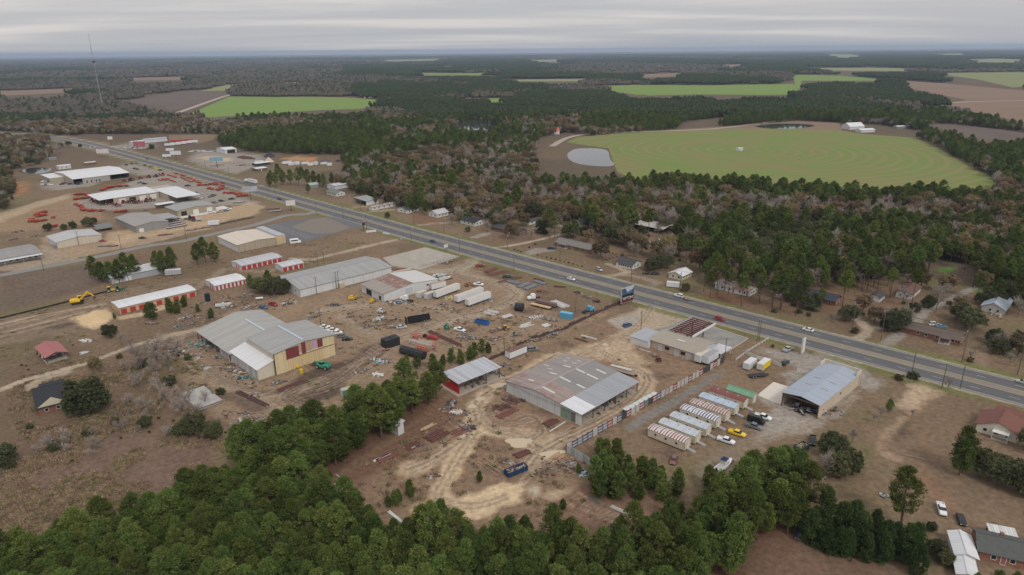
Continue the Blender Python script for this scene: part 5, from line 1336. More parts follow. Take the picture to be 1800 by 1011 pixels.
for i,(x,y) in enumerate([(735,425),(790,412),(840,408),(880,420),(930,430),(985,445),(1040,462),(1090,480),(820,465),(850,470)]): V('pickup' if i % 3 else 'suv',('black','black','grey','silver','black','maroon','yellow','black','black','navy')[i],cW(x,y),-40,'vehicle displayed on the grass strip before the dealership','vehicles on the dealership strip')
for i in range(14): V('pickup' if i % 2 else 'suv',('white','white','silver','white','grey','white','black')[i % 7],cW(720 + i * 22,242 + (i % 3) * 4),60,'white or grey vehicle in the lorry lot at the upper left','vehicles of the lorry lot')
for i in range(10): V('pickup',('white','white','grey','white','silver')[i % 5],cW(1410 + i * 26,285 - (i % 2) * 7),40,'work truck lined up before the equipment barn','trucks before the equipment barn')
for i,(x,y) in enumerate([(350,240),(398,240),(428,262)]): V('suv','white',cW(x,y),137,'white vehicle parked on the verge far up the highway','vehicles on the far verge')

# ------------------------------------------------------------------ trailers, containers and heavy things
T_WHITE = sheet('trailer_side',(.66,.67,.69),'X',.6,.03,.05,(.45,.40,.36),streak=.15,joint=.08)
def box_trailer(label,pos,ang,L=14.6,Wd=2.6,z0=1.15,z1=3.95,side=T_WHITE,top=None,wheels=True,name='box_trailer',cat='trailer',stripe=None,doors=True):
 e = thing(name,label,cat,(pos.x,pos.y,0),ang)
 h = Wd / 2
 bx('box',-L / 2,L / 2,-h,h,z0,z1,side,e)
 bx('roof',-L / 2 + .03,L / 2 - .03,-h + .03,h - .03,z1 + .002,z1 + .07,top or mat('trailer_roof',(.52,.47,.40),.7,.12),e)
 bx('bottom_rail',-L / 2,L / 2,-h - .04,h + .04,z0 - .14,z0 - .002,mat('trailer_rail',(.28,.28,.29)),e)
 if doors:
  for s in (-1,1): bx('rear_door',-L / 2 - .05,-L / 2 - .002,s * h * .5 - h * .46,s * h * .5 + h * .46,z0 + .08,z1 - .08,mat('trailer_door',(.58,.59,.60),.6,.08),e)
 if wheels:
  add_wheels(e,(-L / 2 + 1.4,-L / 2 + 2.6) if L > 7 else (-.4,.5),h - .2,.48 if L > 7 else .34,.35)
  if L > 7:
   for s in (-1,1): bx('landing_leg',L / 2 - 2.4,L / 2 - 2.25,s * h * .7 - .07,s * h * .7 + .07,0,z0 - .14,STEEL,e)
 else:
  for x in (-L / 2 + .4,L / 2 - .4): bx('skid',x - .15,x + .15,-h,h,0,z0 - .142,STEEL,e)
 if stripe: bx('stripe',-L / 2 + .4,L / 2 - .4,-h - .012,-h - .002,z0 + .5,z0 + 1.1,stripe,e)
 return e
BT = box_trailer
def mid(c,a,b): return (c(*a) + c(*b)) / 2
def trailer_px(label,c,a,b,**k):
 """a, b: the two ends of the near bottom edge"""
 p,q = c(*a),c(*b)
 d = q - p
 an = math.degrees(math.atan2(d.y,d.x)); L = d.length
 n = Vector((-d.y,d.x,0)).normalized() * (k.get('Wd',2.6) / 2)
 return BT(label,(p + q) / 2 + n,an,L=L,**k)
trailer_px('white semi trailer standing nearest the rusty workshop, of a pair beyond',cE,(738,470),(918,402))
trailer_px('white semi trailer, farther of the parallel pair in the scrap yard',cE,(900,505),(1100,432))
trailer_px('white semi trailer, nearer of the parallel pair in the scrap yard',cE,(985,532),(1158,468))
trailer_px('tan topped container at the corner of the rusty workshop',cE,(600,462),(662,440),z0=.2,z1=2.8,wheels=False,name='container',cat='container',side=sheet('grey_container',(.44,.44,.43),'X',.4,.06,.2))
trailer_px('grey container between the tan topped one and the trailer',cE,(665,470),(735,445),z0=.2,z1=2.7,wheels=False,name='container',cat='container',side=sheet('dull_container',(.34,.34,.35),'X',.4,.06,.2))
trailer_px('open topped white trailer behind the nearest semi trailer',cE,(700,400),(810,372),z0=.6,z1=3.2,top=mat('tan_lining',(.40,.31,.20)))
BT('white box trailer farther from the scrap fence at the filling station',cG(1030,680),46,L=8.2)
BT('grey topped box trailer next to the scrap fence at the filling station',cG(1090,690),46,L=8.4,top=mat('grey_trailer_roof',(.30,.30,.31)))
trailer_px('white site office trailer with brown roof and broken windows',cF,(765,205),(880,158),Wd=3.0,z0=.5,z1=3.0,top=mat('brown_roof_sheet',(.17,.10,.08)),doors=False)
BT('white camper trailer standing beside the yellow one',cH(845,178),47,L=6.8,Wd=2.5,z0=.5,z1=2.9,top=ROOF_WHITE,stripe=mat('pale_blue_stripe',(.3,.42,.5)))
BT('bright yellow box trailer in the gravel yard',cH(940,182),47,L=7.0,Wd=2.5,z0=.5,z1=2.9,side=mat('yellow_side',(.75,.55,.02),.5,.05),top=ROOF_WHITE)
BT('white horse trailer parked across the highway',cL(1462,768),-20,L=6.2,Wd=2.4,z0=.5,z1=2.8,top=ROOF_WHITE)
BT('bright blue container near the back fence of the scrap yard',cE(1738,612),-30,L=6,Wd=2.5,z0=.2,z1=2.7,side=sheet('sky_container',(.10,.33,.50),'X',.3,.03),top=mat('blue_top',(.16,.40,.56)),wheels=False,name='container',cat='container')
BT('white box trailer in the lot beside the side street',cA(1463,840),15,L=7.5,Wd=2.6,z0=.6,z1=3.2,top=ROOF_WHITE)
BT('white semi trailer of a lorry driving in the far lanes',cX_(485,528),137,L=14.6)
BT('grey trailer beside the pines of the long low building',cB(1188,402),14,L=8,Wd=2.6,z0=.6,z1=3.2,side=sheet('grey_box',(.40,.40,.41),'X',.5,.05),top=ROOF_WHITE)
BT('green container half hidden by the pine belt',cD(1390,715),32,L=6.5,Wd=2.4,z0=.2,z1=2.6,side=mat('dull_green',(.13,.17,.13)),top=mat('lichen_roof',(.38,.40,.33)),wheels=False,name='container',cat='container')
for i in range(5):
 BT('white tank trailer in the row at the lorry lot, %s' % ('first','second','third','fourth','fifth')[i] + ' from the left',cW(1190 + i * 62,222 - i * 8),20,L=12,z0=1.1,z1=3.6,top=ROOF_WHITE)
for i in range(3): BT('red flatbed load behind the tank trailers, %s' % ('left','middle','right')[i],cW(1240 + i * 70,178 - i * 4),10,L=11,z0=1.0,z1=2.6,side=mat('red_load',(.42,.05,.06)),top=mat('red_load',(.42,.05,.06)))
for i in range(4): BT('white box lorry body beyond the highway, %s' % ('beside the sand heap','behind the black stand','left of the equipment barn','near the blue billboard')[i],[cX_(545,350),cX_(800,355),cW(1195,275),cW(1160,340)][i],20,L=9,z0=.8,z1=3.4,top=ROOF_WHITE)
def truck_tractor(label,pos,ang,col):
 e = thing('truck_tractor',label,'truck',(pos.x,pos.y,.03),ang)
 p = paint(col,PAINT[col])
 loft(MB(),[(1.0,.9,2.0,1.0,.9),(2.6,.8,1.85,.95,.8),(2.9,.8,1.5,.9,.7)]).build('hood',p,e)
 loft(MB(),[(-1.0,.9,3.0,1.2,1.1),(.3,.9,3.1,1.2,1.1),(1.0,.9,2.6,1.2,1.0)]).build('cab',p,e)
 MB().hexa([(.62,-1.0,2.1),(1.04,-1.0,2.0),(1.04,1.0,2.0),(.62,1.0,2.1)],[(.5,-.95,2.7),(.82,-.95,2.66),(.82,.95,2.66),(.5,.95,2.7)]).build('windscreen',GLASS,e)
 bx('chassis',-4.2,2.4,-.45,.45,.55,.85,DARK,e)
 add_wheels(e,(2.0,-2.4,-3.6),.95,.5,.35)
 return e
truck_tractor('white lorry tractor pulling the trailer in the far lanes',cX_(425,515),137,'white')
for i,(x,y) in enumerate([(1300,800),(1325,805),(1350,812)]): truck_tractor('lorry tractor with flatbed by the tan workshop, %s' % ('left','middle','right')[i] + ' one',cA(x,y),25,('black','maroon','silver')[i])
truck_tractor('white cab truck at the head of the rusty flatbeds',cE(1480,470),200,'white')
truck_tractor('sky blue lorry tractor by the scrap fence near the billboard',cG(160,300),40,'sky')
truck_tractor('white truck tractor beside the rusty workshop',cE(495,480),150,'white')
def flatbed(label,pos,ang,L=12,col=(.30,.28,.26),z=1.1,Wd=2.4,load=None):
 e = thing('flatbed_trailer',label,'trailer',(pos.x,pos.y,0),ang)
 bx('deck',-L / 2,L / 2,-Wd / 2,Wd / 2,z - .18,z,mat('deck_%02d_%02d_%02d' % tuple(int(99 * v) for v in col),col,.8,.25),e)
 bx('frame',-L / 2 + .2,L / 2 + 1,-.4,.4,z - .45,z - .182,DARK,e)
 add_wheels(e,(-L / 2 + 1.2,-L / 2 + 2.3),Wd / 2 - .25,.42,.3)
 if load: bx('load',-L / 2 + .3,L / 2 - .3,-Wd / 2 + .2,Wd / 2 - .2,z + .002,z + .9,load,e)
 return e
for i in range(5): flatbed('flatbed trailer parked in the row by the tan workshop, %s from the front' % ('first','second','third','fourth','fifth')[i],cA(1210 + i * 12,800 + i * 9) + Vector((-4 + i * .6,-3 - i * 1.4,0)),46,14,(.34,.33,.33))
flatbed('brown loaded flatbed in the scrap yard near the highway',cE(1580,515),-36,12,(.22,.14,.12),1.3,2.6,mat('brown_load',(.19,.12,.11)))
flatbed('tan timber flatbed beside the brown load',cE(1540,530),-36,11,(.50,.36,.20))
flatbed('flat trailer with a long white sheet near the grey shed',cG(400,768),-36,12,(.26,.2,.16),.9,2.2,None)
flatbed('small flat trailer towed behind the white car',cG(925,212),137,3.6,(.3,.22,.18),.7,1.7)
flatbed('black gooseneck trailer in the gravel yard',cH(900,242),12,7,(.04,.04,.045),.9)
flatbed('boat trailer frame on the lower right lawn',cI(175,795),60,3.5,(.12,.13,.14),.6,1.6)
for i,(x,y,c) in enumerate([(1110,910,(.3,.12,.1)),(1140,905,(.25,.2,.18)),(1350,865,(.45,.33,.18)),(1405,858,(.3,.22,.16)),(1300,875,(.3,.3,.3)),(700,985,(.28,.24,.2)),(765,985,(.16,.17,.19))]): flatbed('small flat trailer beside the side street, %s' % ('rust red','brown','yellow timber','dark brown','grey','long pale','bluish')[i],cA(x,y),15,5.5,c,.7,2)
for i in range(9): flatbed('small trailer in the row along the sandy lot edge',cA(1512 + i * 26,833 - i * 5.4),60,3.6,(.14,.13,.12),.6,1.8).update_tag()
for o in [o for o in COL.objects if o.get('label') == 'small trailer in the row along the sandy lot edge']: o['group'] = 'small trailers along the sandy lot'
for i in range(3): flatbed('flat trailer on the grass corner by the junction, %s' % ('long','pale','middle')[i],[crop(405,305,11.23)(830,705),crop(405,305,11.23)(890,755),crop(405,305,11.23)(150,575)][i],15,9,((.2,.14,.12),(.3,.3,.3),(.42,.4,.36))[i],.8)
def dumpster(label,pos,ang,col,L=6.5,fill=True):
 e = thing('dumpster',label,'dumpster',(pos.x,pos.y,0),ang)
 m = mat('dumpster_%s' % label.split()[0],col,.6,.15)
 for a in ((-L / 2,L / 2,-1.2,-1.1),(-L / 2,L / 2,1.1,1.2)): bx('side',a[0],a[1],a[2],a[3],.2,1.7,m,e)
 for x in (-L / 2,L / 2 - .1): bx('end',x,x + .1,-1.1,1.1,.2,1.7,m,e)
 bx('floor',-L / 2 + .1,L / 2 - .1,-1.1,1.1,.2,.3,DARK,e)
 for i in range(5):
  for s in (-1,1): bx('rib',-L / 2 + .5 + i * (L - 1.1) / 4,-L / 2 + .62 + i * (L - 1.1) / 4,s * 1.26 - .06,s * 1.26 + .06,.2,1.62,m,e)
 if fill:
  g = random.Random(len(label)); mb = MB()
  for i in range(40):
   x,y,a = g.uniform(-L / 2 + .6,L / 2 - .6),g.uniform(-.7,.7),g.uniform(0,3)
   mb.bar((x - .5 * math.cos(a),y - .4 * math.sin(a),g.uniform(.8,1.5)),(x + .5 * math.cos(a),y + .4 * math.sin(a),g.uniform(.9,1.8)),.25,.15,i % 3)
  mb.build('scrap_load',[mat('scrap_rust',(.17,.09,.065),.9,.3),mat('scrap_grey',(.3,.29,.28),.8,.3),mat('scrap_wood',(.42,.3,.18),.9,.3)],e)
dumpster('bright blue open dumpster in the scrap yard',cE(1088,655),-30,(.03,.12,.36),fill=False)
dumpster('dark blue dumpster full of scrap on the sand',cF(805,975),33,(.02,.055,.13),7)
dumpster('green dumpster of rubbish beside the evergreens',cH(1198,738),30,(.05,.10,.075),4.5)
def black_trailer():
 e = thing('dump_trailer','black open dump trailer in the middle of the scrap yard','trailer',tuple(cE(600,640)),24)
 k = mat('black_steel',(.02,.021,.024),.6,.2)
 bx('side',-5,5,-1.25,-1.15,.8,2.9,k,e); bx('side',-5,5,1.15,1.25,.8,2.9,k,e); bx('end',4.9,5,-1.15,1.15,.8,2.9,k,e); bx('floor',-5,4.9,-1.15,1.15,.7,.8,k,e)
 for i in range(9): bx('rib',-4.7 + i * 1.15,-4.58 + i * 1.15,-1.34,-1.26,.8,2.85,k,e)
 bx('gate_frame',-6.2,-5.9,-1.3,1.3,.1,3.2,k,e)
 add_wheels(e,(3.4,2.2),1.0,.48,.3)
black_trailer()
def tank_things():
 k = mat('tank_black',(.022,.024,.028),.5,.2,spec=.4)
 z = crop(660,570,12.636)
 a,b = z(590,640),z(1090,780)
 d = b - a
 e = thing('long_tank','long black eight sided tank lying below the crane parts','tank',tuple((a + b) / 2),math.degrees(math.atan2(d.y,d.x)))
 L = d.length
 MB().tube([(-L / 2,0,1.75),(L / 2,0,1.75)],1.75,8).build('shell',k,e)
 MB().cyl((L / 2 + .01,0,1.75),(L / 2 + .06,0,1.75),1.35,8).build('end_opening',DARK,e)
 for i in range(6): MB().tube([(-L / 2 + .4 + i * (L - .8) / 5,0,1.75),(-L / 2 + .52 + i * (L - .8) / 5,0,1.75)],1.82,8).build('hoop',k,e)
 p = z(340,470)
 e = thing('box_tank','tall black rectangular tank with hatches beside the muddy lane','tank',(p.x,p.y,0),40)
 bx('shell',-3.4,3.4,-2.0,2.0,.15,3.6,k,e); bx('base',-3.5,3.5,-2.1,2.1,0,.15,DARK,e)
 for x,y in ((-2.2,0),(.3,.7),(.3,-.7)): MB().cyl((x,y,3.6),(x,y,3.85),.45,10).build('hatch',k,e)
 bx('ridge',-3.3,3.3,-.12,.12,3.602,3.72,k,e)
 p = cE(1375,555)
 e = thing('upright_tank','short fat black tank lying near the white beams','tank',(p.x,p.y,0),-20)
 MB().cyl((-1.9,0,1.9),(1.9,0,1.9),1.9,16).build('shell',k,e)
 for x in (-1.4,0,1.4): MB().cyl((x,0,1.9),(x + .12,0,1.9),1.95,16).build('hoop',k,e)
 p = cB(1422,580)
 e = thing('water_tank','dark navy upright tank at the end of the tan storage shed','tank',(p.x,p.y,0),0)
 MB().cyl((0,0,0),(0,0,3.9),1.25,16).build('shell',mat('navy_tank',(.015,.025,.05),.5,.1),e); MB().tube([(0,0,3.9),(0,0,4.2)],[1.25,.4],16).build('lid',_M['navy_tank'],e)
 e = thing('gas_tank','white gas cylinder lying by the evergreens','tank',tuple(cC(687,645)),15)
 MB().tube([(-1.9,0,.8),(-1.6,0,.8),(1.6,0,.8),(1.9,0,.8)],[.25,.55,.55,.25],12).build('shell',mat('white_tank',(.6,.6,.6)),e)
 for x in (-1,1): bx('foot',x - .1,x + .1,-.4,.4,0,.35,STEEL,e)
 for i,p in enumerate([(975,515),(1010,552)]):
  q = cD(*p); e = thing('yellow_tank','yellow drum tank before the warehouse door, %s' % ('lying' ,'upright')[i],'tank',(q.x,q.y,0),150)
  MB().cyl((-1.0,0,.6),(1.0,0,.6),.55,12).build('shell',mat('tank_yellow',(.62,.44,.03)),e) if i == 0 else MB().cyl((0,0,0),(0,0,1.6),.7,12).build('shell',mat('tank_yellow',(.62,.44,.03)),e)
 # crane parts: a white lattice boom, an orange one, a red carrier
 def boom(label,p,q,col,w=1.2,lattice=True):
  d = q - p; e = thing('crane_boom',label,'crane part',tuple((p + q) / 2),math.degrees(math.atan2(d.y,d.x)))
  L = d.length; m = mat('boom_' + label.split()[0],col,.6,.15)
  for y in (-w / 2,w / 2):
   for zz in (.5,.5 + w): bx('chord',-L / 2,L / 2,y - .09,y + .09,zz - .09,zz + .09,m,e)
  n = int(L / 1.3)
  mb = MB()
  for i in range(n):
   x0,x1 = -L / 2 + i * L / n,-L / 2 + (i + 1) * L / n
   s = 1 if i % 2 else -1
   mb.bar((x0,-w / 2 * s,.5 + w),(x1,w / 2 * s,.5 + w),.1); mb.bar((x0,-w / 2,.5),(x1,-w / 2,.5 + w),.1); mb.bar((x0,w / 2,.5),(x1,w / 2,.5 + w),.1)
  mb.build('lacing',m,e)
  bx('skid',-L / 2 + .4,-L / 2 + .8,-w / 2,w / 2,0,.41,STEEL,e); bx('skid',L / 2 - .8,L / 2 - .4,-w / 2,w / 2,0,.41,STEEL,e)
  return e
 boom('white crane boom lying beside the long black tank',z(760,410),z(1270,560),(.55,.54,.52))
 boom('orange crane section half under the white boom',z(900,560),z(1180,620),(.62,.10,.03),1.6)
 boom('red crane carrier frame at the head of the booms',z(800,300),z(1030,350),(.50,.06,.07),1.9)
 boom('cream crane section between red and white booms',z(950,400),z(1280,480),(.55,.46,.34),1.0)
 boom('pink red crane cab end at the boom tip',z(1260,560),z(1350,560),(.55,.13,.16),2.0)
 e = thing('red_hopper','red hopper body lying on the long rails','machine',tuple(z(1270,320)),-28)
 loft(MB(),[(-3.0,.3,.8,.8,.6),(-2.2,.3,1.3,1.0,.8),(1.0,.3,1.5,1.1,.9),(2.6,.4,1.0,.8,.6)]).build('hopper',mat('crane_red',(.30,.045,.05),.7,.3),e); bx('dark_frame',-4.6,-3.5,-.8,.8,.1,1.2,DARK,e)
tank_things()
def machine(kind,label,pos,ang,col,scale=1.0,cat='machine'):
 """tracked or wheeled yard machines"""
 e = thing(kind,label,cat,(pos.x,pos.y,.02),ang); e.scale = (scale,) * 3
 m = mat('machine_%02d_%02d_%02d' % tuple(int(99 * v) for v in col),col,.5,.12)
 if kind == 'excavator':
  for s in (-1,1):
   MB().hexa([(-1.7,s * 1.1 - .3,.05),(1.7,s * 1.1 - .3,.05),(1.7,s * 1.1 + .3,.05),(-1.7,s * 1.1 + .3,.05)],[(-2.0,s * 1.1 - .3,.8),(2.0,s * 1.1 - .3,.8),(2.0,s * 1.1 + .3,.8),(-2.0,s * 1.1 + .3,.8)]).build('track',DARK,e)
  loft(MB(),[(-2.3,1.0,1.9,1.2,1.0),(-1,1.0,2.0,1.3,1.1),(.9,1.0,1.7,1.3,1.2)]).build('house',m,e)
  c = MB().box(.0,1.4,.35,1.3,1.02,2.75).build('cab',m,e); bx('cab_glass',.3,1.42,.33,1.32,1.8,2.6,GLASS,c)
  MB().bar((.9,-.2,1.6),(3.6,-.2,4.1),.4,.55).build('boom',m,e); MB().bar((3.5,-.2,4.2),(5.4,-.2,2.2),.3,.4).build('arm',m,e)
  MB().hexa([(5.0,-.7,1.0),(6.0,-.7,1.4),(6.0,.3,1.4),(5.0,.3,1.0)],[(5.1,-.7,2.1),(5.6,-.7,2.2),(5.6,.3,2.2),(5.1,.3,2.1)]).build('bucket',STEEL,e)
 elif kind == 'telehandler':
  loft(MB(),[(-2.3,.6,1.5,.9,.8),(0,.6,1.6,1.0,.9),(2.0,.6,1.3,.9,.8)]).build('chassis',m,e)
  c = bx('cab',-.6,.8,.1,1.0,1.4,2.5,m,e); bx('cab_glass',-.62,.82,.08,1.02,1.75,2.35,GLASS,c)
  MB().bar((-2.2,-.3,2.0),(3.4,-.3,1.5),.45,.5).build('boom',m,e); bx('fork_carriage',3.3,3.5,-1,.6,.3,1.6,STEEL,e)
  for y in (-.7,.3): bx('fork',3.5,4.7,y - .08,y + .08,.3,.4,STEEL,e)
  add_wheels(e,(1.5,-1.5),1.05,.65,.45)
 elif kind == 'tractor':
  loft(MB(),[(-.4,.8,1.5,.45,.4),(1.2,.7,1.5,.45,.4),(2.1,.7,1.3,.4,.34)]).build('hood',m,e)
  bx('fender',-1.5,-.3,-1.0,1.0,1.0,1.45,m,e)
  c = bx('cab',-1.4,-.2,-.75,.75,1.46,2.6,GLASS,e); bx('cab_roof',-1.55,-.1,-.85,.85,2.602,2.75,m,c)
  add_wheels(e,(-.9,),1.0,.85,.45); add_wheels(e,(1.5,),.85,.5,.3)
 elif kind == 'implement':
  for y in (-1.5,0,1.5): bx('beam',-2.4,2.4,y - .09,y + .09,.75,.93,m,e)
  for x in (-2.2,-.7,.8,2.2): bx('cross_beam',x - .08,x + .08,-1.8,1.8,.935,1.07,m,e)
  for x in (-1.6,0,1.6):
   for y in (-1.2,-.4,.4,1.2): MB().cyl((x,y - .03,.38),(x,y + .03,.38),.38,8).build('disc',STEEL,e)
  MB().bar((2.3,0,.84),(4.0,0,.5),.16).build('drawbar',m,e); bx('hopper',-1.4,1.0,-1.2,1.2,1.08,1.75,m,e)
 elif kind == 'header':
  loft(MB(),[(-5,.5,1.2,.5,.3),(5,.5,1.2,.5,.3)]).build('trough',m,e); MB().cyl((-4.9,.55,.9),(4.9,.55,.9),.45,8).build('reel',m,e)
  for x in (-3.2,3.2): bx('stand',x - .1,x + .1,-.5,.7,0,.5,STEEL,e)
 elif kind == 'skid_loader':
  loft(MB(),[(-1.3,.3,1.2,.7,.6),(.9,.3,1.0,.7,.6)]).build('body',m,e); c = bx('cab',-.5,.6,-.5,.5,1.0,1.95,m,e); bx('cab_glass',-.3,.62,-.42,.42,1.2,1.8,GLASS,c)
  MB().bar((-.9,.7,1.3),(1.6,.7,.5),.14).build('lift_arm',m,e); MB().bar((-.9,-.7,1.3),(1.6,-.7,.5),.14).build('lift_arm',m,e); bx('bucket',1.5,2.1,-.9,.9,.05,.6,STEEL,e)
  add_wheels(e,(-.6,.6),.75,.38,.28)
 return e
YEL,RED,GRN = (.66,.42,.02),(.40,.06,.035),(.03,.26,.15)
machine('excavator','yellow excavator on the bare ground at the left',cB(535,598),25,YEL,1.35)
machine('telehandler','sea green telehandler before the warehouse doors',cD(1180,515),160,(.06,.30,.20),1.25)
machine('tractor','green tractor beside the silt fence at the left',cB(820,512),30,(.03,.16,.04),1.1); machine('tractor','yellow tractor beside the green one at the left',cB(762,518),20,(.55,.38,.05),1.1)
machine('skid_loader','white skid loader in the scrap yard below the rusty workshop',cE(305,572),-20,(.55,.55,.53),1.2); machine('telehandler','green lift in the middle of the scrap yard',cE(815,690),100,(.05,.24,.15),.8)
machine('skid_loader','yellow loader before the door of the rusty workshop',cE(238,492),60,YEL,1.0); machine('skid_loader','yellow forklift among scrap left of the rusty workshop',cE(80,470),10,YEL,1.2); machine('tractor','small orange tractor among scrap near the blue dumpster',cE(1275,702),30,(.6,.33,.03),.8)
machine('tractor','red tractor with a spreader near the grey shed',cG(690,680),100,(.30,.04,.04),.7)
machine('tractor','yellow machine parked at the tractor dealer corner',cA(1288,668),60,YEL,.9)
def rows():
 g = random.Random(4)
 defs = [([(1165,500),(1260,528),(1345,553)],'header',6,'red combine header in the long rows beside the highway'),([(1200,488),(1290,520),(1340,540)],'header',5,'red combine header in the back row beside the highway'),([(1085,535),(1140,528),(1190,545)],'header',5,'red combine header behind the white L shaped roof'),
   ([(1375,570),(1440,565),(1470,555),(1525,590),(1500,605),(1440,590)],'implement',14,'red implement on the corner lot by the highway'),([(1550,620),(1620,630),(1690,640),(1640,645)],'implement',11,'red implement under the big billboard'),
   ([(690,605),(740,585),(800,578),(860,575)],'implement',9,'red implement in the row behind the tractor dealer'),([(510,635),(570,630),(640,640),(600,660),(520,665)],'implement',11,'red implement at the left end of the tractor dealer'),
   ([(215,820),(245,790),(270,765),(310,755),(240,830),(360,790)],'implement',10,'red implement on the orange field at the left'),([(860,540),(905,532),(1030,515),(1070,510),(1110,500)],'tractor',9,'red tractor in the lane between the two dealers'),
   ([(850,692),(890,690),(940,692),(1000,680),(1060,672),(800,715),(740,700),(690,690),(650,680)],'tractor',14,'red tractor before the bays of the tractor dealer'),([(520,705),(570,735),(610,745),(680,748)],'implement',9,'red implement along the gravel edge of the tractor dealer'),([(800,755),(850,750)],'implement',3,'dark red implement beside the small shelter'),([(340,855),(380,850)],'implement',4,'red implement behind the white store')]
 for pts,kind,n,lab in defs:
  w = [Vector((*cA(*p)[:2],0)) for p in pts]
  for i in range(n):
   t = i * (len(w) - 1) / max(n - 1,1); k = min(int(t),len(w) - 2)
   p = w[k].lerp(w[k + 1],t - k) + Vector((g.uniform(-1.5,1.5),g.uniform(-1.5,1.5),0))
   key = (kind,i % 3)
   col = RED if kind != 'tractor' else (.40,.04,.04)
   if key not in rows.p:
    rows.p[key] = machine(kind,lab,p,0,(col[0] * (1 - .12 * (i % 3)),col[1],col[2]),1.0); o = rows.p[key]
   else:
    o = copy_tree(rows.p[key]); o.location = (p.x,p.y,.02)
   o['label'] = lab; o['group'] = 'red farm machines of the dealers'; o['category'] = 'farm machine'
   o.rotation_euler = (0,0,R((-43 if kind == 'header' else g.uniform(0,180)))); s = g.uniform(.85,1.2); o.scale = (s,s,s)
rows.p = {}
rows()
# boats
def boat(label,pos,ang,L=7,col=(.68,.68,.67),canopy=None):
 e = thing('boat',label,'boat',(pos.x,pos.y,0),ang)
 st = [(-L / 2,.7,1.5,.9,1.1),(-L * .1,.6,1.5,1.0,1.2),(L * .25,.7,1.6,.7,1.0),(L * .45,1.1,1.75,.2,.4),(L / 2,1.5,1.8,.05,.08)]
 loft(MB(),st).build('hull',mat('boat_%02d' % int(col[0] * 99),col,.35,.05),e)
 loft(MB(),[(-L * .45,1.505,1.53,.9,.9),(L * .1,1.56,1.6,.95,.9),(L * .25,1.63,1.66,.7,.6)]).build('deck',mat('boat_deck',(.45,.44,.42)),e)
 bx('console',-.5,.5,-.45,.45,1.55,2.3,mat('boat_console',(.62,.62,.62)),e); bx('windscreen',.42,.55,-.45,.45,2.3,2.7,GLASS,e)
 if canopy:
  bx('canopy',-1.1,1.0,-.9,.9,3.2,3.28,canopy,e)
  for x in (-1,.9):
   for y in (-.8,.8): bx('canopy_post',x - .03,x + .03,y - .03,y + .03,1.5,3.2,RIM,e)
 MB().box(-L / 2 - .5,-L / 2,-.2,.2,1.0,2.0).build('engine',DARK,e)
 bx('trailer_frame',-L / 2,L / 2 + 1,-.6,.6,.42,.6,STEEL,e); add_wheels(e,(-1.0,-1.9),.95,.33,.22)
boat('white motor boat with navy canopy on a trailer in the gravel yard',cH(670,868),42,8,canopy=mat('navy_canvas',(.02,.03,.09)))
boat('white boat hull beside the rusty workshop',cE(800,318),28,7); boat('second boat behind the hull at the rusty workshop',cE(780,298),25,6,(.30,.42,.38))
boat('white speed boat lying in scrap behind the warehouse',cC(410,700),15,7.5); boat('pale boat under the faded red carport',cB(345,965),40,6)

# ------------------------------------------------------------------ fences
def scrap_fence():
 p0,p1 = cG(1192,692),cF(1150,835)
 d = (p1 - p0); L = d.length; n = int(L / 2.44); u = d / n
 an = math.atan2(d.y,d.x)
 e = thing('panel_fence','long fence of many coloured metal panels round the yard','fence',tuple(p0),math.degrees(an))
 cols = dict(w=(.46,.45,.43),r=(.30,.03,.035),b=(.045,.09,.21),g=(.16,.22,.19),k=(.06,.065,.075),s=(.15,.20,.30),p=(.34,.29,.27),d=(.05,.058,.08))
 seq = 'kwrwkkrwwrwwwrwpwbrkgrwwrkbwrsbwbbsbwrbwsbbrbsbwbbsbbddbddkddbddkddddkkddkdddkk'
 ms = {k: sheet('fence_panel_' + k,c,'X',.6,.06,.1,(.25,.17,.13),streak=.2) for k,c in cols.items()}
 pm = {k: MB().box(.05,2.36,-.05,.05,.08,2.6).mesh('panel',m) for k,m in ms.items()}
 bw = MB().box(.2,2.2,.052,.09,.5,1.1).mesh('panel_band',ms['w']); bw2 = MB().box(.2,2.2,.052,.09,1.5,2.1).mesh('panel_band',ms['w'])
 po = MB().box(-.1,.1,-.12,.12,0,2.9).mesh('post',STEEL)
 s = L / n
 for i in range(n):
  k = seq[i % len(seq)] if i < len(seq) else 'd'
  o = link('panel',pm[k],e,(i * s,0,0)); o.scale = (s / 2.44,1,1)
  if k in 'bsrwp' and i < 48: link('panel_band',bw if k != 'w' else bw,o); link('panel_band',bw2,o)
  link('post',po,e,(i * s,0,0))
 link('post',po,e,(L,0,0))
 # cabinets leaning behind the fence
 for i in range(7):
  q = p0 + u * (17.5 + i * 1.05) + Vector((math.cos(an - math.pi / 2),math.sin(an - math.pi / 2),0)) * 1.2
  c = thing('steel_cabinet','pale topped steel cabinet behind the coloured fence, number %s from the filling station end' % ('one','two','three','four','five','six','seven')[i],'cabinet',(q.x,q.y,0),math.degrees(an))
  bx('carcass',0,2.4,-.9,.9,0,2.3,ms['bwsgwwb'[i]],c); bx('top',-.02,2.42,-.95,.95,2.302,2.38,mat('cabinet_top',(.52,.54,.52),.6,.1),c)
 q = cF(1150,835); r = cF(1318,935)
 d2 = r - q
 e2 = thing('panel_fence','short pale metal fence ending the scrap yard by the young pines','fence',tuple(q),math.degrees(math.atan2(d2.y,d2.x)))
 for i in range(6):
  MB().box(i * d2.length / 6 + .02,(i + 1) * d2.length / 6 - .02,-.05,.05,.05,2.7).build('panel',sheet('pale_fence_%d' % (i % 3),((.46,.50,.50),(.34,.37,.37),(.42,.44,.45))[i % 3],'X',.6,.06),e2)
scrap_fence()
RF = random.Random(3)
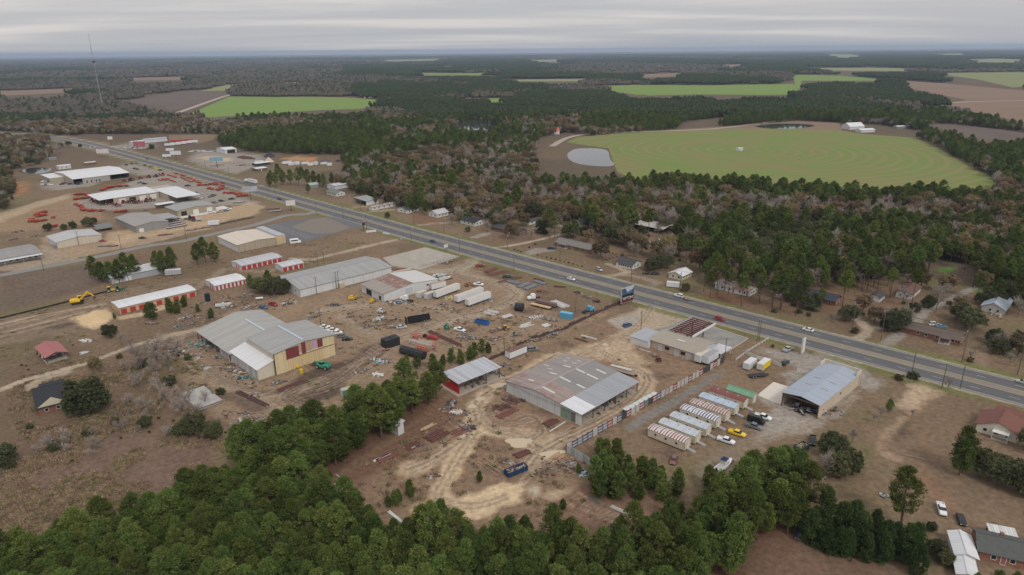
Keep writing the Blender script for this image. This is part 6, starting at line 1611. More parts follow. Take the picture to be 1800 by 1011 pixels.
def line_fence(name,label,c,pts,h,m,post=None,gap=3.0,th=.06,cat='fence',z0=.0,panels=True):
 w = [c(*p) for p in pts]
 e = thing(name,label,cat,tuple(w[0]),0)
 for a,b in zip(w,w[1:]):
  d = b - a; n = max(1,round(d.length / gap)); an = math.atan2(d.y,d.x)
  for i in range(n):
   p = a + d * (i / n) - w[0]; l = d.length / n
   hh = h * (RF.uniform(.4,1.05) if th > .2 else 1)
   if panels: MB().box(.03,l - .03,-th / 2,th / 2,z0,hh).build('panel',m,e,tuple(p),(0,0,an))
   if post: bx_ = MB().box(-.06,.06,-.08,.08,0,h + .15).build('post',post,e,tuple(p),(0,0,an))
 return e
RUSTF = mat('rusty_fence',(.085,.058,.05),.9,.35,.8)
line_fence('scrap_barrier','dark rusty barrier of scrap along the back of the junkyard',cE,[(1120,948),(1270,885),(1420,800),(1600,740),(1758,690)],1.8,RUSTF,STEEL,3.0,.3)
line_fence('scrap_barrier','dark rusty barrier running up to the billboard',cG,[(0,415),(100,370),(220,310),(330,262),(420,232)],1.8,RUSTF,STEEL,3.0,.3)
line_fence('silt_fence','low black silt fence across the bare ground at the left',cB,[(0,703),(200,655),(420,600),(600,552),(730,520)],.8,mat('black_fabric',(.025,.024,.024)),STEEL,4.0)
line_fence('picket_fence','white picket fence beside the gravel drive',cG,[(1365,625),(1450,665),(1560,690),(1640,728)],1.5,mat('white_pickets',(.62,.60,.56),.8,.1),FRAME_W,2.4)
line_fence('picket_fence','short white picket fence beside the open shop',cJ,[(190,835),(280,858)],1.5,mat('white_pickets',(.62,.60,.56)),FRAME_W,2.4)
def rail_fence(label,c,pts,m=FRAME_W,h=1.3):
 w = [c(*p) for p in pts]
 e = thing('rail_fence',label,'fence',tuple(w[0]),0)
 for a,b in zip(w,w[1:]):
  d = b - a; n = max(1,round(d.length / 2.6))
  for i in range(n + 1):
   p = a + d * i / n - w[0]; bx('post',p.x - .07,p.x + .07,p.y - .07,p.y + .07,0,h,m,e)
  for z in (h * .45,h * .85): MB().bar(tuple(a - w[0] + Vector((0,0,z))),tuple(b - w[0] + Vector((0,0,z))),.08,.14).build('rail',m,e)
rail_fence('white rail fence running from the highway to the picket fence',cG,[(1540,515),(1370,620),(1290,680)])
rail_fence('grey wire fence along the edge of the concrete pad',cK,[(950,775),(1100,735),(1290,682)],mat('fence_grey',(.30,.29,.28)),1.7)
rail_fence('old log rail lying across the lower right lawn',cI,[(750,322),(940,365)],mat('log_wood',(.33,.27,.2)),.5)
# ------------------------------------------------------------------ poles, wires, signs, mast
WOOD = mat('pole_wood',(.13,.105,.085),.95,.2,1.0)
def pole(label,pos,h=10,arm=True,group='wooden poles',lamp=False):
 e = thing('utility_pole',label,'pole',(pos.x,pos.y,0),47,group)
 MB().tube([(0,0,-.2),(0,0,h)],[.17,.11],8).build('shaft',WOOD,e)
 if arm:
  MB().bar((-1.1,0,h - .5),(1.1,0,h - .5),.12,.12).build('crossarm',WOOD,e)
  MB().cyl((.3,.3,h - 2.2),(.3,.3,h - 1.3),.25,8).build('transformer',mat('transformer',(.4,.41,.42)),e)
 if lamp: MB().bar((0,0,h - .3),(1.6,0,h + .1),.08).build('lamp_arm',RIM,e); MB().box(1.4,2.1,-.15,.15,h,h + .15).build('lamp_head',mat('lamp_head',(.6,.6,.58)),e)
 return e
tall = [cL(1140,725),cJ(-330,340),cJ(550,575),cJ(742,632),cJ(1275,772),cJ(1640,860)]
names = ['beside the white windowed house','left of the navy roofed house','before the pine covered lawn','by the sandy driveway mouth','beside the brick bungalow lawn','near the right edge']
for p,nme in zip(tall,names): pole('tall wooden power pole %s' % nme,p,14.5,True,'tall power poles across the highway')
for k,(off,z) in enumerate(((-1.0,14.0),(1.0,14.0),(0.0,14.5),(0.0,11.0))):
 pts = []
 line = [tall[0] + (tall[0] - tall[1]) * 1.0] + tall + [tall[-1] + (tall[-1] - tall[-2]) * 2]
 for a,b in zip(line,line[1:]):
  for i in range(10):
   t = i / 10; q = a.lerp(b,t)
   pts.append((q.x + off * .68,q.y + off * .73,z - 4 * 1.1 * t * (1 - t)))
 tag(MB().tube(pts,.05,4).build('power_line',mat('wire',(.05,.05,.05),.6)),'overhead wire along the far side of the highway, %s' % ('nearer of the top pair','farther of the top pair','topmost','lowest')[k],'power line','power lines')
POLES = [(cK,880,560,'on the near verge beside the dirt lane'),(cK,82,332,'at the corner of the side street'),(cK,305,362,'beside the car park verge'),(cK,505,445,'beside the white banners'),(cK,905,405,'across the road by the red lawn'),(cK,1158,475,'before the black roofed white house'),(cK,1290,640,'by the concrete pad at the highway'),(cK,1695,610,'at the left of the grey gravel drive'),(cK,457,298,'beside the open white barn'),
         (cL,185,470,'at the mouth of the pale drive'),(cL,590,560,'on the lawn of the long brick house'),(cL,235,640,'on the near verge by the pipes'),(cL,1518,790,'behind the horse trailer'),(cL,712,965,'in the scrap yard by the blue container'),(cG,556,447,'beside the sandy filling station drive'),(cG,1203,672,'at the end of the coloured fence'),(cG,1455,525,'first of two beside the forecourt'),(cG,1470,520,'second of two beside the forecourt'),
         (cJ,945,855,'on the near verge below the open shop'),(cJ,1265,945,'on the near verge at the right'),(cJ,1145,940,'in the bare scrub at the near verge'),(cC,1130,608,'at the wall of the long grey store'),(cC,1300,556,'in the middle of the long grey store'),(cC,1282,562,'just left of the middle pole at the long store'),(cC,1138,382,'behind the long grey store, left'),(cC,1186,368,'behind the long grey store, right'),(cD,1162,200,'behind the row of cars at the warehouse'),(cB,298,372,'beside the side street at the left'),(cB,830,228,'beside the side street near the white cube'),(cB,1275,163,'beside the side street near the cream hall'),(cB,540,200,'before the white store'),(cA,1178,478,'beside the highway at the tractor dealer'),(cX_,60,400,'across the highway near the blue billboard'),(cX_,272,458,'across the highway near the brick shop'),(cS,765,235,'among the young pines at the scrap fence'),(cF,725,165,'at the back barrier of the junkyard')]
for c,x,y,l in POLES: pole('wooden utility pole ' + l,c(x,y),9.5 if c not in (cS,) else 7,c not in (cS,cF),lamp=(c is cK and x > 800))
def billboard(label,pos,ang,Wd,Hh,zb,face,posts=1,extra=None,pm=STEEL,cat='billboard',th=.5):
 e = thing('billboard' if cat == 'billboard' else 'road_sign',label,cat,(pos.x,pos.y,0),ang)
 bx('panel',-Wd / 2,Wd / 2,-th / 2,th / 2,zb,zb + Hh,mat('sign_frame',(.5,.5,.5)),e)
 bx('face',-Wd / 2 + .12,Wd / 2 - .12,-th / 2 - .03,-th / 2 - .002,zb + .12,zb + Hh - .12,face,e)
 if posts == 1: MB().cyl((0,0,0),(0,0,zb),.3,10).build('post',pm,e)
 else:
  for i in range(posts):
   x = -Wd / 2 + Wd * (i + .5) / posts; MB().cyl((x,0,0),(x,0,zb),.13,8).build('post',pm,e)
 return e
def tifton():
 a,b = cG(402,238,1.2),cG(497,208,1.2)
 d = b - a; L = d.length; c = (a + b) / 2
 e = billboard('tall roadside billboard reading TIFTON in white letters',Vector((c.x,c.y,0)),math.degrees(math.atan2(d.y,d.x)),L,7.6,1.2,mat('billboard_black',(.02,.018,.018),.5),4)
 f = -.29
 bx('picture',-L / 2 + .13,L / 2 - .13,f - .02,f - .001,5.2,8.66,mat('billboard_blue',(.05,.085,.14),.5,.5,.5),e)
 MB().add([(-L * .22,f - .03,8.6),(L / 2 - .2,f - .03,8.6),(L * .36,f - .03,7.2),(-L * .08,f - .03,6.5)],[(0,1,2,3)]).build('building_picture',mat('billboard_sky',(.42,.48,.56),.5,.15),e)
 bx('picture_band',-L * .1,L * .34,f - .032,f - .022,5.9,6.4,mat('billboard_teal',(.12,.22,.30),.5),e)
 bx('red_strip',-L / 2 + .13,L / 2 - .13,f - .02,f - .001,1.36,2.2,mat('billboard_red',(.22,.025,.03),.5),e)
 cu = bpy.data.curves.new('lettering','FONT'); cu.body = 'TIFTON!'; cu.size = L * .235; cu.extrude = .01; cu.align_x = 'CENTER'
 t = bpy.data.objects.new('lettering',cu); me = bpy.data.meshes.new_from_object(t); bpy.data.objects.remove(t); me.materials.clear(); me.materials.append(mat('letter_white',(.75,.74,.70),.6,.03)); link('lettering',me,e,(0,f - .04,2.7),(R(90),0,0))
tifton()
z2 = crop(405,305,11.23); z3 = crop(150,230,11.23)
billboard('big billboard on one dark column beside the red implements',z2(410,535),20,12,4.2,7.5,mat('poster_mixed',(.36,.36,.42),.5,.7,.25),1)
billboard('white faced billboard on one post at the junction corner',z2(1205,745),15,7,4,4.5,mat('poster_white',(.64,.60,.60),.5,.06),1)
billboard('blue billboard on one post across the highway',cX_(165,385),10,14,4.5,7,mat('poster_blue',(.20,.36,.44),.5,.4,.2),1)
billboard('white billboard on one post before the lorry lot',cW(1262,368),10,12,4.4,6,mat('poster_pale',(.58,.60,.64),.5,.1),1)
billboard('white billboard on green posts left of the highway',z3(360,520),5,14,5,4.5,mat('poster_pink',(.62,.54,.56),.5,.25,.3),3,pm=mat('green_post',(.10,.22,.08)))
billboard('red and white sign of the lorry lot',cW(880,270),5,15,7,5,mat('poster_red',(.36,.12,.14),.5,.6,.3),2)
billboard('white sign on a pole far up the highway',cW(575,215),10,6,4,8,mat('poster_white',(.64,.60,.60)),1)
billboard('tall narrow white sign board at the gravel drive',cJ(225,722),47,2.8,6.2,.8,mat('signboard_white',(.66,.65,.62),.5,.05),2,cat='sign',pm=FRAME_W)
billboard('long white banner on the verge, left of the pair',cK(542,478),20,7,1.6,.3,mat('banner_white',(.66,.63,.64),.5,.05),2,cat='banner',th=.06)
billboard('shorter white banner on the verge, right of the pair',cK(670,496),-30,6,1.5,.3,mat('banner_white',(.66,.63,.64)),2,cat='banner',th=.06)
billboard('white changeable letter sign at the concrete pad',cK(1175,632),40,3,2,2.2,mat('poster_white',(.64,.60,.60)),2,cat='sign',th=.2)
billboard('dark square sign beside the car park entrance',cK(480,465),45,3,2.6,4,mat('sign_dark',(.06,.045,.045)),1,cat='sign',th=.3)
billboard('small yellow roadside sign in front of the horse trailer',cL(1525,800),47,1.4,1.6,1.4,mat('sign_yellow',(.75,.48,.02)),1,cat='sign',th=.06)
def mast():
 b = P(181,190)
 h = next(z for z in range(100,400) if PX(b.x,b.y,z)[1] < 60)
 global MAST_H
 MAST_H = h
 e = thing('radio_mast','thin guyed radio mast rising above the horizon at the left','mast',(b.x,b.y,0),0)
 m1,m2 = mat('mast_grey',(.30,.30,.30)),mat('mast_pale',(.42,.36,.35))
 for i in range(7): MB().tube([(0,0,i * h / 7),(0,0,(i + 1) * h / 7)],.75 if i < 6 else .5,3).build('mast_section',m1 if i % 2 else m2,e)
 MB().cyl((0,0,h * .62),(0,0,h * .62 + 4),2.2,8).build('antenna_drum',DARK,e)
 for k in range(3):
  for f in (.35,.65,.95): MB().tube([(0,0,h * f),(math.cos(k * 2.094) * h * .6 * f,math.sin(k * 2.094) * h * .6 * f,0)],.05,3).build('guy_wire',m1,e)
mast()
# ------------------------------------------------------------------ scrap: beams, pipes, sheets and heaps
def beams(label,c,a,b,n,gap,col,w=.35,h=.35,name='beam_stack',piece='beam',cat='steel beams',jit=.4,lift=.0,seed=1,round_=False):
 g = random.Random(seed)
 p,q = c(*a),c(*b); d = q - p; L = d.length
 e = thing(name,label,cat,(p.x,p.y,.02),math.degrees(math.atan2(d.y,d.x)))
 m = mat('beam_%02d_%02d_%02d' % tuple(int(99 * v) for v in col),col,.85,.25,1.2)
 for i in range(n):
  x0 = g.uniform(-jit,jit); l = L * g.uniform(.85,1.0)
  y = i * gap + g.uniform(-.1,.1)
  mb = MB()
  if round_: mb.cyl((x0,y,w / 2),(x0 + l,y,w / 2),w / 2,10)
  else: mb.bar((x0,y,h / 2 + lift),(x0 + l,y + g.uniform(-jit,jit) * .5,h / 2 + lift),w,h)
  mb.build(piece,m,e)
 return e
PAL = [(.15,.085,.06),(.20,.18,.165),(.34,.32,.30),(.075,.065,.062),(.26,.19,.13),(.14,.15,.165)]
def heap(label,c,a,b,n,h,seed,pal=PAL,bars=.3,flat=.25):
 """a, b: opposite ends of the heap on the photograph"""
 p,q = c(*a),c(*b); d = q - p; L = max(d.length,2)
 Wd = max(2.2,L * .45); an = math.atan2(d.y,d.x)
 o = p + Vector((math.sin(an),-math.cos(an),0)) * Wd / 2
 return clutter('scrap_heap',label,'scrap heap',o,math.degrees(an),L,Wd,n,h,pal,seed,bars,flat)
RB,RB2,GP,WP,TW = (.135,.062,.052),(.19,.085,.07),(.17,.185,.205),(.56,.56,.54),(.47,.34,.2)
beams('stack of dark red beams below the red shed',cF,(235,770),(360,700),5,.9,RB,.5,.6); beams('second heap of red beams right of the stack',cF,(390,730),(520,680),5,.8,RB2,.3,.3,jit=1.2,seed=3)
beams('low row of maroon beams at the tree edge',cF,(70,825),(165,790),7,.55,RB,.3,.25,seed=4); beams('red beams with a white one at the pine edge',cR,(870,375),(985,320),6,.7,RB2,.45,.4,seed=5); beams('pale girder beside the red beams',cR,(838,362),(938,318),1,.5,WP,.6,.4)
beams('tan planks laid on the red soil',cF,(165,690),(262,640),4,.35,TW,.3,.12,piece='plank',cat='planks',seed=6); heap('grid of rusty frames before the white end wall',cF,(600,545),(800,520),60,1.0,7,[RB,RB2,(.10,.06,.05)],.8,.1); beams('long rusty beams at the corner of the grey shed',cF,(700,610),(830,545),4,.8,RB2,.4,.4,seed=8)
beams('bundle of maroon beams below the grey shed',cF,(1020,665),(1110,625),5,.6,RB,.35,.5,seed=9); beams('white steel tube beside the maroon bundle',cF,(1040,695),(1150,625),1,.5,WP,.3,.3); beams('thin tan tube right of the white one',cF,(1105,718),(1200,655),1,.5,(.35,.27,.22),.25,.25)
beams('timber stack by the tan puddle',cF,(1040,920),(1145,860),6,.5,(.40,.27,.17),.35,.3,piece='plank',cat='planks',seed=10); beams('rusty beams with plates by the sandy loop',cF,(815,880),(915,840),4,.7,RB,.4,.5,seed=11); beams('scattered boards on the brown ellipse',cF,(540,900),(690,1000),3,1.4,(.30,.22,.17),.3,.12,seed=12)
beams('white girder at the edge of the bottom wood',cR,(918,655),(1050,760),2,.6,WP,.4,.3,seed=13); beams('rusty rail by the bottom wood',cR,(1035,725),(1135,670),3,.6,RB2,.25,.25,seed=14); beams('thin white pipe on the red soil',cR,(622,440),(695,487),1,.5,WP,.2,.15); beams('second thin white pipe on the red soil',cR,(610,492),(668,525),1,.5,WP,.2,.15); beams('rails half hidden at the pine wood',cR,(440,500),(560,420),5,.7,RB,.3,.4,seed=15)
beams('brown rails in the thicket clearing',cS,(870,500),(1010,450),6,.7,(.16,.10,.075),.4,.3,seed=16); beams('dark boards lying in the bottom clearing',cS,(660,490),(730,525),3,.5,(.12,.11,.1),.4,.15,seed=17); beams('pale pipes beside the clearing track',cS,(805,545),(925,598),3,.4,WP,.2,.15,seed=18); beams('dark rails at the bottom clearing edge',cS,(780,685),(880,725),3,.6,(.10,.08,.07),.3,.25,seed=19)
beams('long rusty rails across the middle of the scrap yard',cE,(660,720),(935,845),4,.7,RB,.35,.3,jit=1,seed=20); beams('two long rails lying in the mud before the warehouse',cD,(840,695),(1070,605),3,.9,RB,.35,.3,seed=21); beams('dark rails along the scrub below the warehouse',cD,(500,705),(760,830),3,.7,(.10,.06,.05),.4,.4,seed=22); beams('white pipes along the pine belt',cD,(1080,900),(1160,860),3,.5,WP,.3,.25,seed=23)
for i,(a,b) in enumerate([((1275,330),(1375,360)),((1380,380),(1470,345)),((1430,395),(1520,362)),((1480,330),(1570,360))]): beams('bundle of grey steel pipes on the grass, %s' % ('left','second from the left','third from the left','right'[0:] + 'most')[i],cE,a,b,4,.75,GP,.7,.7,'pipe_bundle','pipe','pipes',.3,seed=30 + i,round_=True)
beams('rusty frames on the grass by the yard entrance',cE,(1150,288),(1295,255),4,1.0,RB2,.35,.5,seed=40); beams('red brown truss on the verge behind the pickups',cE,(1130,265),(1215,228),3,1.0,RB2,.5,.9,seed=41); beams('rusty rails beside the grey pipes',cE,(1220,345),(1420,295),3,1.3,RB,.3,.25,seed=42); beams('long white beams near the brown flatbed',cE,(1605,490),(1720,540),6,.8,WP,.5,.4,seed=43); beams('white beams in the scrap yard, left group',cE,(1105,572),(1205,592),5,1.1,WP,.35,.25,jit=1.5,seed=44); beams('white beams in the scrap yard, upper group',cE,(1260,612),(1335,588),4,.7,WP,.4,.25,seed=45); beams('white beams in the scrap yard, lower group',cE,(1400,690),(1490,665),5,.8,WP,.35,.25,jit=1,seed=46); beams('white plates beside the back barrier',cE,(1570,680),(1625,665),4,.7,WP,.6,.2,seed=47); beams('grey sheets along the back barrier',cE,(1610,740),(1690,705),4,.6,(.40,.42,.45),.5,.3,seed=48)
beams('rusty beams on the verge near the billboard',cE,(1640,372),(1740,382),3,.9,RB,.3,.3,seed=49); beams('dark rusty rails near the highway verge',cE,(1480,308),(1560,335),3,.8,RB,.3,.3,seed=50); beams('white pole lying behind the grey shed',cG,(98,487),(222,518),1,.5,WP,.5,.5); beams('rusty rail beside the white pole',cG,(45,508),(150,540),2,.8,RB,.3,.3,seed=51); beams('white pipe before the filling station wall',cG,(550,590),(645,618),1,.4,WP,.25,.25); beams('white sheet on the flat trailer',cG,(325,735),(490,778),2,.7,WP,.6,.1,lift=1.15)
beams('white planks and frames behind the warehouse',cE,(375,268),(560,232),3,.8,(.52,.5,.47),.3,.3,seed=52); beams('white tubes beside the faded red carport',cB,(540,950),(600,935),4,.8,WP,.3,.2,jit=1.2,seed=53)
PAL = [(.15,.085,.06),(.20,.18,.165),(.34,.32,.30),(.075,.065,.062),(.26,.19,.13),(.14,.15,.165)]
PALW = [(.46,.45,.43),(.24,.21,.19),(.17,.10,.075),(.085,.075,.075),(.33,.28,.22),(.22,.25,.26),(.14,.085,.065),(.19,.15,.12)]
HEAPS = [(cA,(40,950),(130,930),40,1.4,'pale junk behind the low office at the left edge',PALW),(cA,(180,925),(300,905),50,1.4,'dark junk between the low office and the white store',PAL),(cA,(60,890),(200,880),40,1.0,'rusty junk along the orange field edge',PAL),(cA,(960,745),(1020,735),20,1.2,'grey junk behind the grey works',PAL),(cX_,(80,370),(240,360),50,1.6,'dark pallets under the blue billboard',PAL),(cX_,(300,370),(460,360),60,1.8,'black and white goods before the black walled stand',PALW),(cW,(1100,350),(1220,340),40,2,'pale goods beside the white billboard',PALW),(cW,(1290,400),(1560,420),70,1.4,'brown pallets along the far verge',[(.3,.22,.15),(.36,.28,.2),(.2,.15,.1)]),(cW,(1050,160),(1200,140),50,2,'grey trailers and goods behind the lorry lot',PALW),
 (cC,(60,800),(250,770),60,1.2,'scrap heap left of the warehouse under the young pines',PALW),(cC,(20,860),(190,830),50,1.0,'low scrap heap at the left track junction',PAL),(cC,(360,720),(520,690),60,1.2,'scrap round the speed boat behind the warehouse',PALW),(cC,(560,720),(690,690),60,1.2,'scrap heap left of the bright blue car',PALW),(cC,(500,790),(660,740),50,.9,'dark scrap strip behind the warehouse roof',PAL),(cC,(860,690),(980,660),60,1.4,'yellow tinted scrap before the evergreens',[(.5,.38,.12),(.3,.26,.2),(.12,.1,.09),(.45,.44,.42)]),(cC,(520,625),(640,595),30,.8,'pale sheets by the bare bushes at the storage shed',PALW),
 (cC,(1050,800),(1170,750),50,1.8,'tangled pale scrap behind the warehouse corner',PALW),(cC,(1560,815),(1650,790),40,1.8,'silver ducting heap in the scrap yard',[(.5,.51,.52),(.4,.41,.42),(.3,.3,.3)]),(cC,(1370,790),(1420,770),16,.9,'rusty box heap in the scrap yard',PAL),(cC,(1440,840),(1620,860),46,.8,'flat plates and pallets in the scrap yard',PAL),(cC,(1660,870),(1758,850),40,1.0,'scrap beside the wrecked silver car',PALW),(cC,(1220,685),(1340,690),34,1.3,'dark machine scrap beside the lane',[(.05,.05,.05),(.12,.12,.12),(.2,.2,.2)]),(cC,(1370,650),(1500,620),50,1.4,'yellow and dark scrap left of the rusty workshop',[(.5,.36,.06),(.12,.1,.09),(.22,.18,.14)]),
 (cE,(340,500),(560,480),60,1.2,'scrap and blue drums beside the rusty workshop door',[(.3,.28,.26),(.12,.1,.09),(.05,.15,.4),(.45,.42,.4)]),(cE,(730,510),(830,500),34,.9,'rusty scrap below the first semi trailer',PAL),(cE,(840,560),(930,545),30,.7,'pale scrap before the parallel trailers',PALW),(cE,(760,480),(930,430),40,1.0,'yellowish scrap between the trailers',[(.5,.4,.15),(.4,.39,.37),(.2,.15,.1)]),(cE,(930,380),(1040,340),50,2.4,'orange and rusty machines behind the semi trailers',[(.35,.15,.06),(.15,.09,.07),(.3,.29,.28)]),(cE,(1000,405),(1090,385),30,1.6,'grey blue scrap body beside the white pickup',[(.35,.42,.45),(.45,.5,.52),(.2,.2,.2)]),(cE,(1110,490),(1180,460),26,1.2,'scrap at the end of the nearer semi trailer',PALW),
 (cE,(370,690),(500,665),36,.9,'scrap left of the black dump trailer',PALW),(cE,(410,630),(450,610),16,1.2,'rusty machine beside the black dump trailer',PAL),(cE,(860,660),(1010,640),50,.7,'brown scrap patch left of the blue dumpster',[(.2,.13,.09),(.26,.17,.12),(.32,.27,.22)]),(cE,(880,770),(1060,760),60,.9,'mixed scrap strip below the stripped pickup',PALW),(cE,(920,740),(985,730),26,1.2,'dark scrap heap beside the stripped pickup',PAL),(cE,(1110,790),(1240,770),46,.9,'bluish scrap patch above the hedge',PALW),(cE,(1150,720),(1250,700),46,1.3,'reddish machine scrap near the orange tractor',[(.3,.07,.06),(.2,.12,.09),(.45,.43,.4),(.1,.09,.09)]),(cE,(1310,755),(1380,735),30,1.2,'rusty implement heap below the orange tractor',PAL),(cE,(1430,620),(1560,600),50,.6,'white sheet scrap in the yard near the fence',[(.58,.57,.55),(.5,.48,.45),(.3,.28,.25)]),(cE,(1560,620),(1700,640),56,1.0,'brown scrap strip near the blue container',PAL),(cE,(1310,520),(1410,500),36,1.2,'dark scrap behind the short fat tank',PAL),(cE,(1500,400),(1610,430),40,1.6,'rusty crane parts on the verge',[(.2,.1,.07),(.14,.08,.06),(.25,.18,.14)]),
 (cE,(1420,800),(1560,770),50,1.0,'rusty scrap along the back barrier, left part',PAL),(cE,(1560,770),(1700,710),60,1.0,'rusty scrap along the back barrier, right part',PALW),(cE,(240,930),(400,960),60,.9,'scrap with a blue tarp above the hedge',[(.1,.35,.5),(.45,.42,.38),(.2,.13,.1),(.3,.26,.22)]),(cE,(300,865),(360,860),24,1.2,'rusty red machine beside the black box tank',[(.3,.12,.09),(.2,.1,.08),(.35,.3,.28)]),(cE,(80,845),(140,835),16,.8,'pale scrap beside the row of cars',PALW),(cE,(1230,985),(1320,975),34,1.6,'rusty frames right of the red shed',PAL),
 (cL,(690,810),(760,815),26,1.3,'rusty plough frames on the verge',PAL),(cL,(830,880),(910,885),34,1.8,'dark rusty machine near the billboard',[(.09,.05,.045),(.06,.05,.05),(.16,.1,.08)]),(cL,(740,830),(850,860),30,1.0,'rusty plough gang between the verge machines',PAL),
 (cD,(130,320),(330,360),80,1.3,'scrap heap with green drums under the open warehouse side',[(.05,.25,.18),(.2,.2,.2),(.12,.09,.08),(.4,.38,.36)]),(cD,(330,440),(400,420),36,.9,'pale rubble beside the patchwork wall',PALW),(cD,(430,510),(560,560),50,.9,'scrap along the lean-to wall',PALW),(cD,(500,600),(640,590),40,.6,'green and dark tarps before the lean-to',[(.06,.35,.3),(.07,.08,.09),(.12,.13,.14)]),(cD,(770,640),(870,620),40,1.0,'dark scrap with a frame before the warehouse corner',PAL),(cD,(0,370),(90,410),40,.8,'white rubbish on the scrub bank',PALW),(cD,(520,930),(640,930),50,1.2,'white and dark rubbish in the lower scrub',PALW),(cD,(700,980),(850,990),50,1.0,'rubbish bank at the pine wood corner',PALW),(cD,(940,840),(1100,830),50,1.0,'dark pallet heap in the mud',PAL),(cD,(600,720),(680,740),40,1.0,'grey brush heap below the warehouse',PAL),(cD,(1540,560),(1660,570),20,.8,'white sheets beside the mud lane',[(.6,.6,.58),(.5,.5,.48)]),(cD,(1440,560),(1540,520),30,.8,'scrap beside the white sheets',PAL),(cD,(1150,480),(1220,470),16,.6,'dark scrap at the telehandler',PAL),(cD,(1560,440),(1720,470),50,.7,'mixed scrap right of the mud lane',PALW),
 (cF,(1090,920),(1250,930),60,1.2,'white rubble and frames at the pale fence',PALW),(cF,(1240,990),(1310,985),24,.9,'pale blue drums by the young pines',[(.35,.5,.52),(.5,.55,.55),(.2,.2,.2)]),(cF,(320,560),(390,480),40,1.6,'rusty frames at the pine edge by the red shed',PAL),(cF,(350,560),(440,565),30,.5,'white rubble below the red shed',[(.58,.55,.5),(.5,.47,.42)]),(cF,(455,680),(530,670),40,1.4,'dark machine scrap in the middle of the yard',[(.06,.055,.055),(.12,.08,.07),(.2,.18,.16)]),(cF,(430,410),(620,320),60,1.2,'dark machines stored under the red shed',PAL),(cF,(710,470),(880,500),60,.9,'dark rusty heap at the white end wall',[(.12,.06,.055),(.16,.09,.08),(.08,.06,.055)]),(cF,(1290,560),(1600,400),90,1.0,'odds and ends under the open side of the grey shed',PAL),(cF,(630,290),(720,310),26,1.0,'white trailer parts right of the red shed',PALW),(cF,(210,30 + 960),(300,1000),10,.4,'rusty scrap in the lower brown ellipse',PAL),(cF,(740,920),(840,900),24,.6,'rusty plates by the dark blue dumpster',PAL),
 (cI,(630,550),(690,570),20,.6,'white rubbish behind the lone lawn pine',PALW),(cI,(270,450),(330,460),30,1.0,'rubbish beside the leafless tree at the evergreens',PALW),(cJ,(1460,440),(1540,490),50,1.2,'colourful yard clutter at the right edge house',[(.3,.5,.48),(.5,.3,.2),(.5,.5,.48),(.15,.12,.1)]),(cL,(1540,400),(1640,430),50,1.2,'white junk pile behind the white machine shed',PALW),(cH,(1330,530),(1480,450),30,.8,'white tank and scrap along the shop wall',PALW),(cG,(640,640),(700,650),14,1.0,'dark scrap beside the small red tractor',PAL),(cK,(770,530),(840,540),30,.9,'white rubbish at the mouth of the dirt lane',PALW),(cK,(720,790),(800,780),26,.9,'orange machine at the end of the long store',[(.5,.17,.04),(.2,.14,.1)]),(cK,(1080,750),(1280,715),50,.8,'dark scrap along the fence of the concrete pad',PAL),(cB,(555,850),(630,860),36,.5,'white sheets strewn above the faded red carport',[(.6,.6,.6),(.5,.5,.5)]),(cB,(270,960),(440,960),40,1.2,'dark things stored under the faded red carport',PAL),(cB,(1180,760),(1280,740),40,1.0,'brown scrap beside the yellow drum',PAL),(cB,(1000,740),(1100,730),40,.9,'brown scrap under the young pines',PAL),(cB,(910,470),(1020,470),4,.3,'black plastic sheet by the low building',[(.02,.02,.025)]),
]
for i,(c,a,b,n,h,l,pal) in enumerate(HEAPS): heap(l,c,a,b,int(n * .8),h,100 + i,pal)
def litter():
 """the crumbs of the junkyard: small pieces nobody could count"""
 g = random.Random(77); mb = MB()
 zones = [(cE,[(0,440),(560,480),(900,560),(1100,500),(1400,480),(1700,560),(1720,700),(1300,860),(900,860),(700,700),(300,720),(0,620)],260),(cC,[(0,700),(300,640),(560,600),(960,640),(960,700),(660,740),(300,850),(0,900)],240),(cD,[(0,330),(130,280),(400,380),(660,600),(900,620),(700,700),(300,600),(120,440)],130),(cF,[(300,520),(540,560),(520,740),(100,860),(60,820)],110),(cF,[(1000,860),(1300,900),(1300,1010),(900,1010)],90),(cD,[(400,830),(900,880),(900,1000),(450,1000)],130)]
 for c,poly,n in zones:
  w = W(c,poly); x0,x1 = min(p[0] for p in w),max(p[0] for p in w); y0,y1 = min(p[1] for p in w),max(p[1] for p in w)
  k = 0
  while k < n:
   x,y = g.uniform(x0,x1),g.uniform(y0,y1)
   if not bool(inside(w,np.array([x]),np.array([y]))[0]): continue
   k += 1
   a,l,q,h = g.uniform(0,3.14),g.uniform(.3,1.5),g.uniform(.15,.6),g.uniform(.06,.45)
   mb.bar((x - l / 2 * math.cos(a),y - l / 2 * math.sin(a),h / 2),(x + l / 2 * math.cos(a),y + l / 2 * math.sin(a),h / 2 + g.uniform(0,.15)),q,h,g.choice((0,0,0,1,1,3,3,4,5,2)))
 o = mb.build('debris',[mat('scrap_%02d_%02d_%02d' % tuple(int(99 * v) for v in c),c,.8,.3,1.5) for c in PAL])
 tag(o,'small scattered scrap pieces all over the junkyard ground','debris',kind='stuff')
litter()
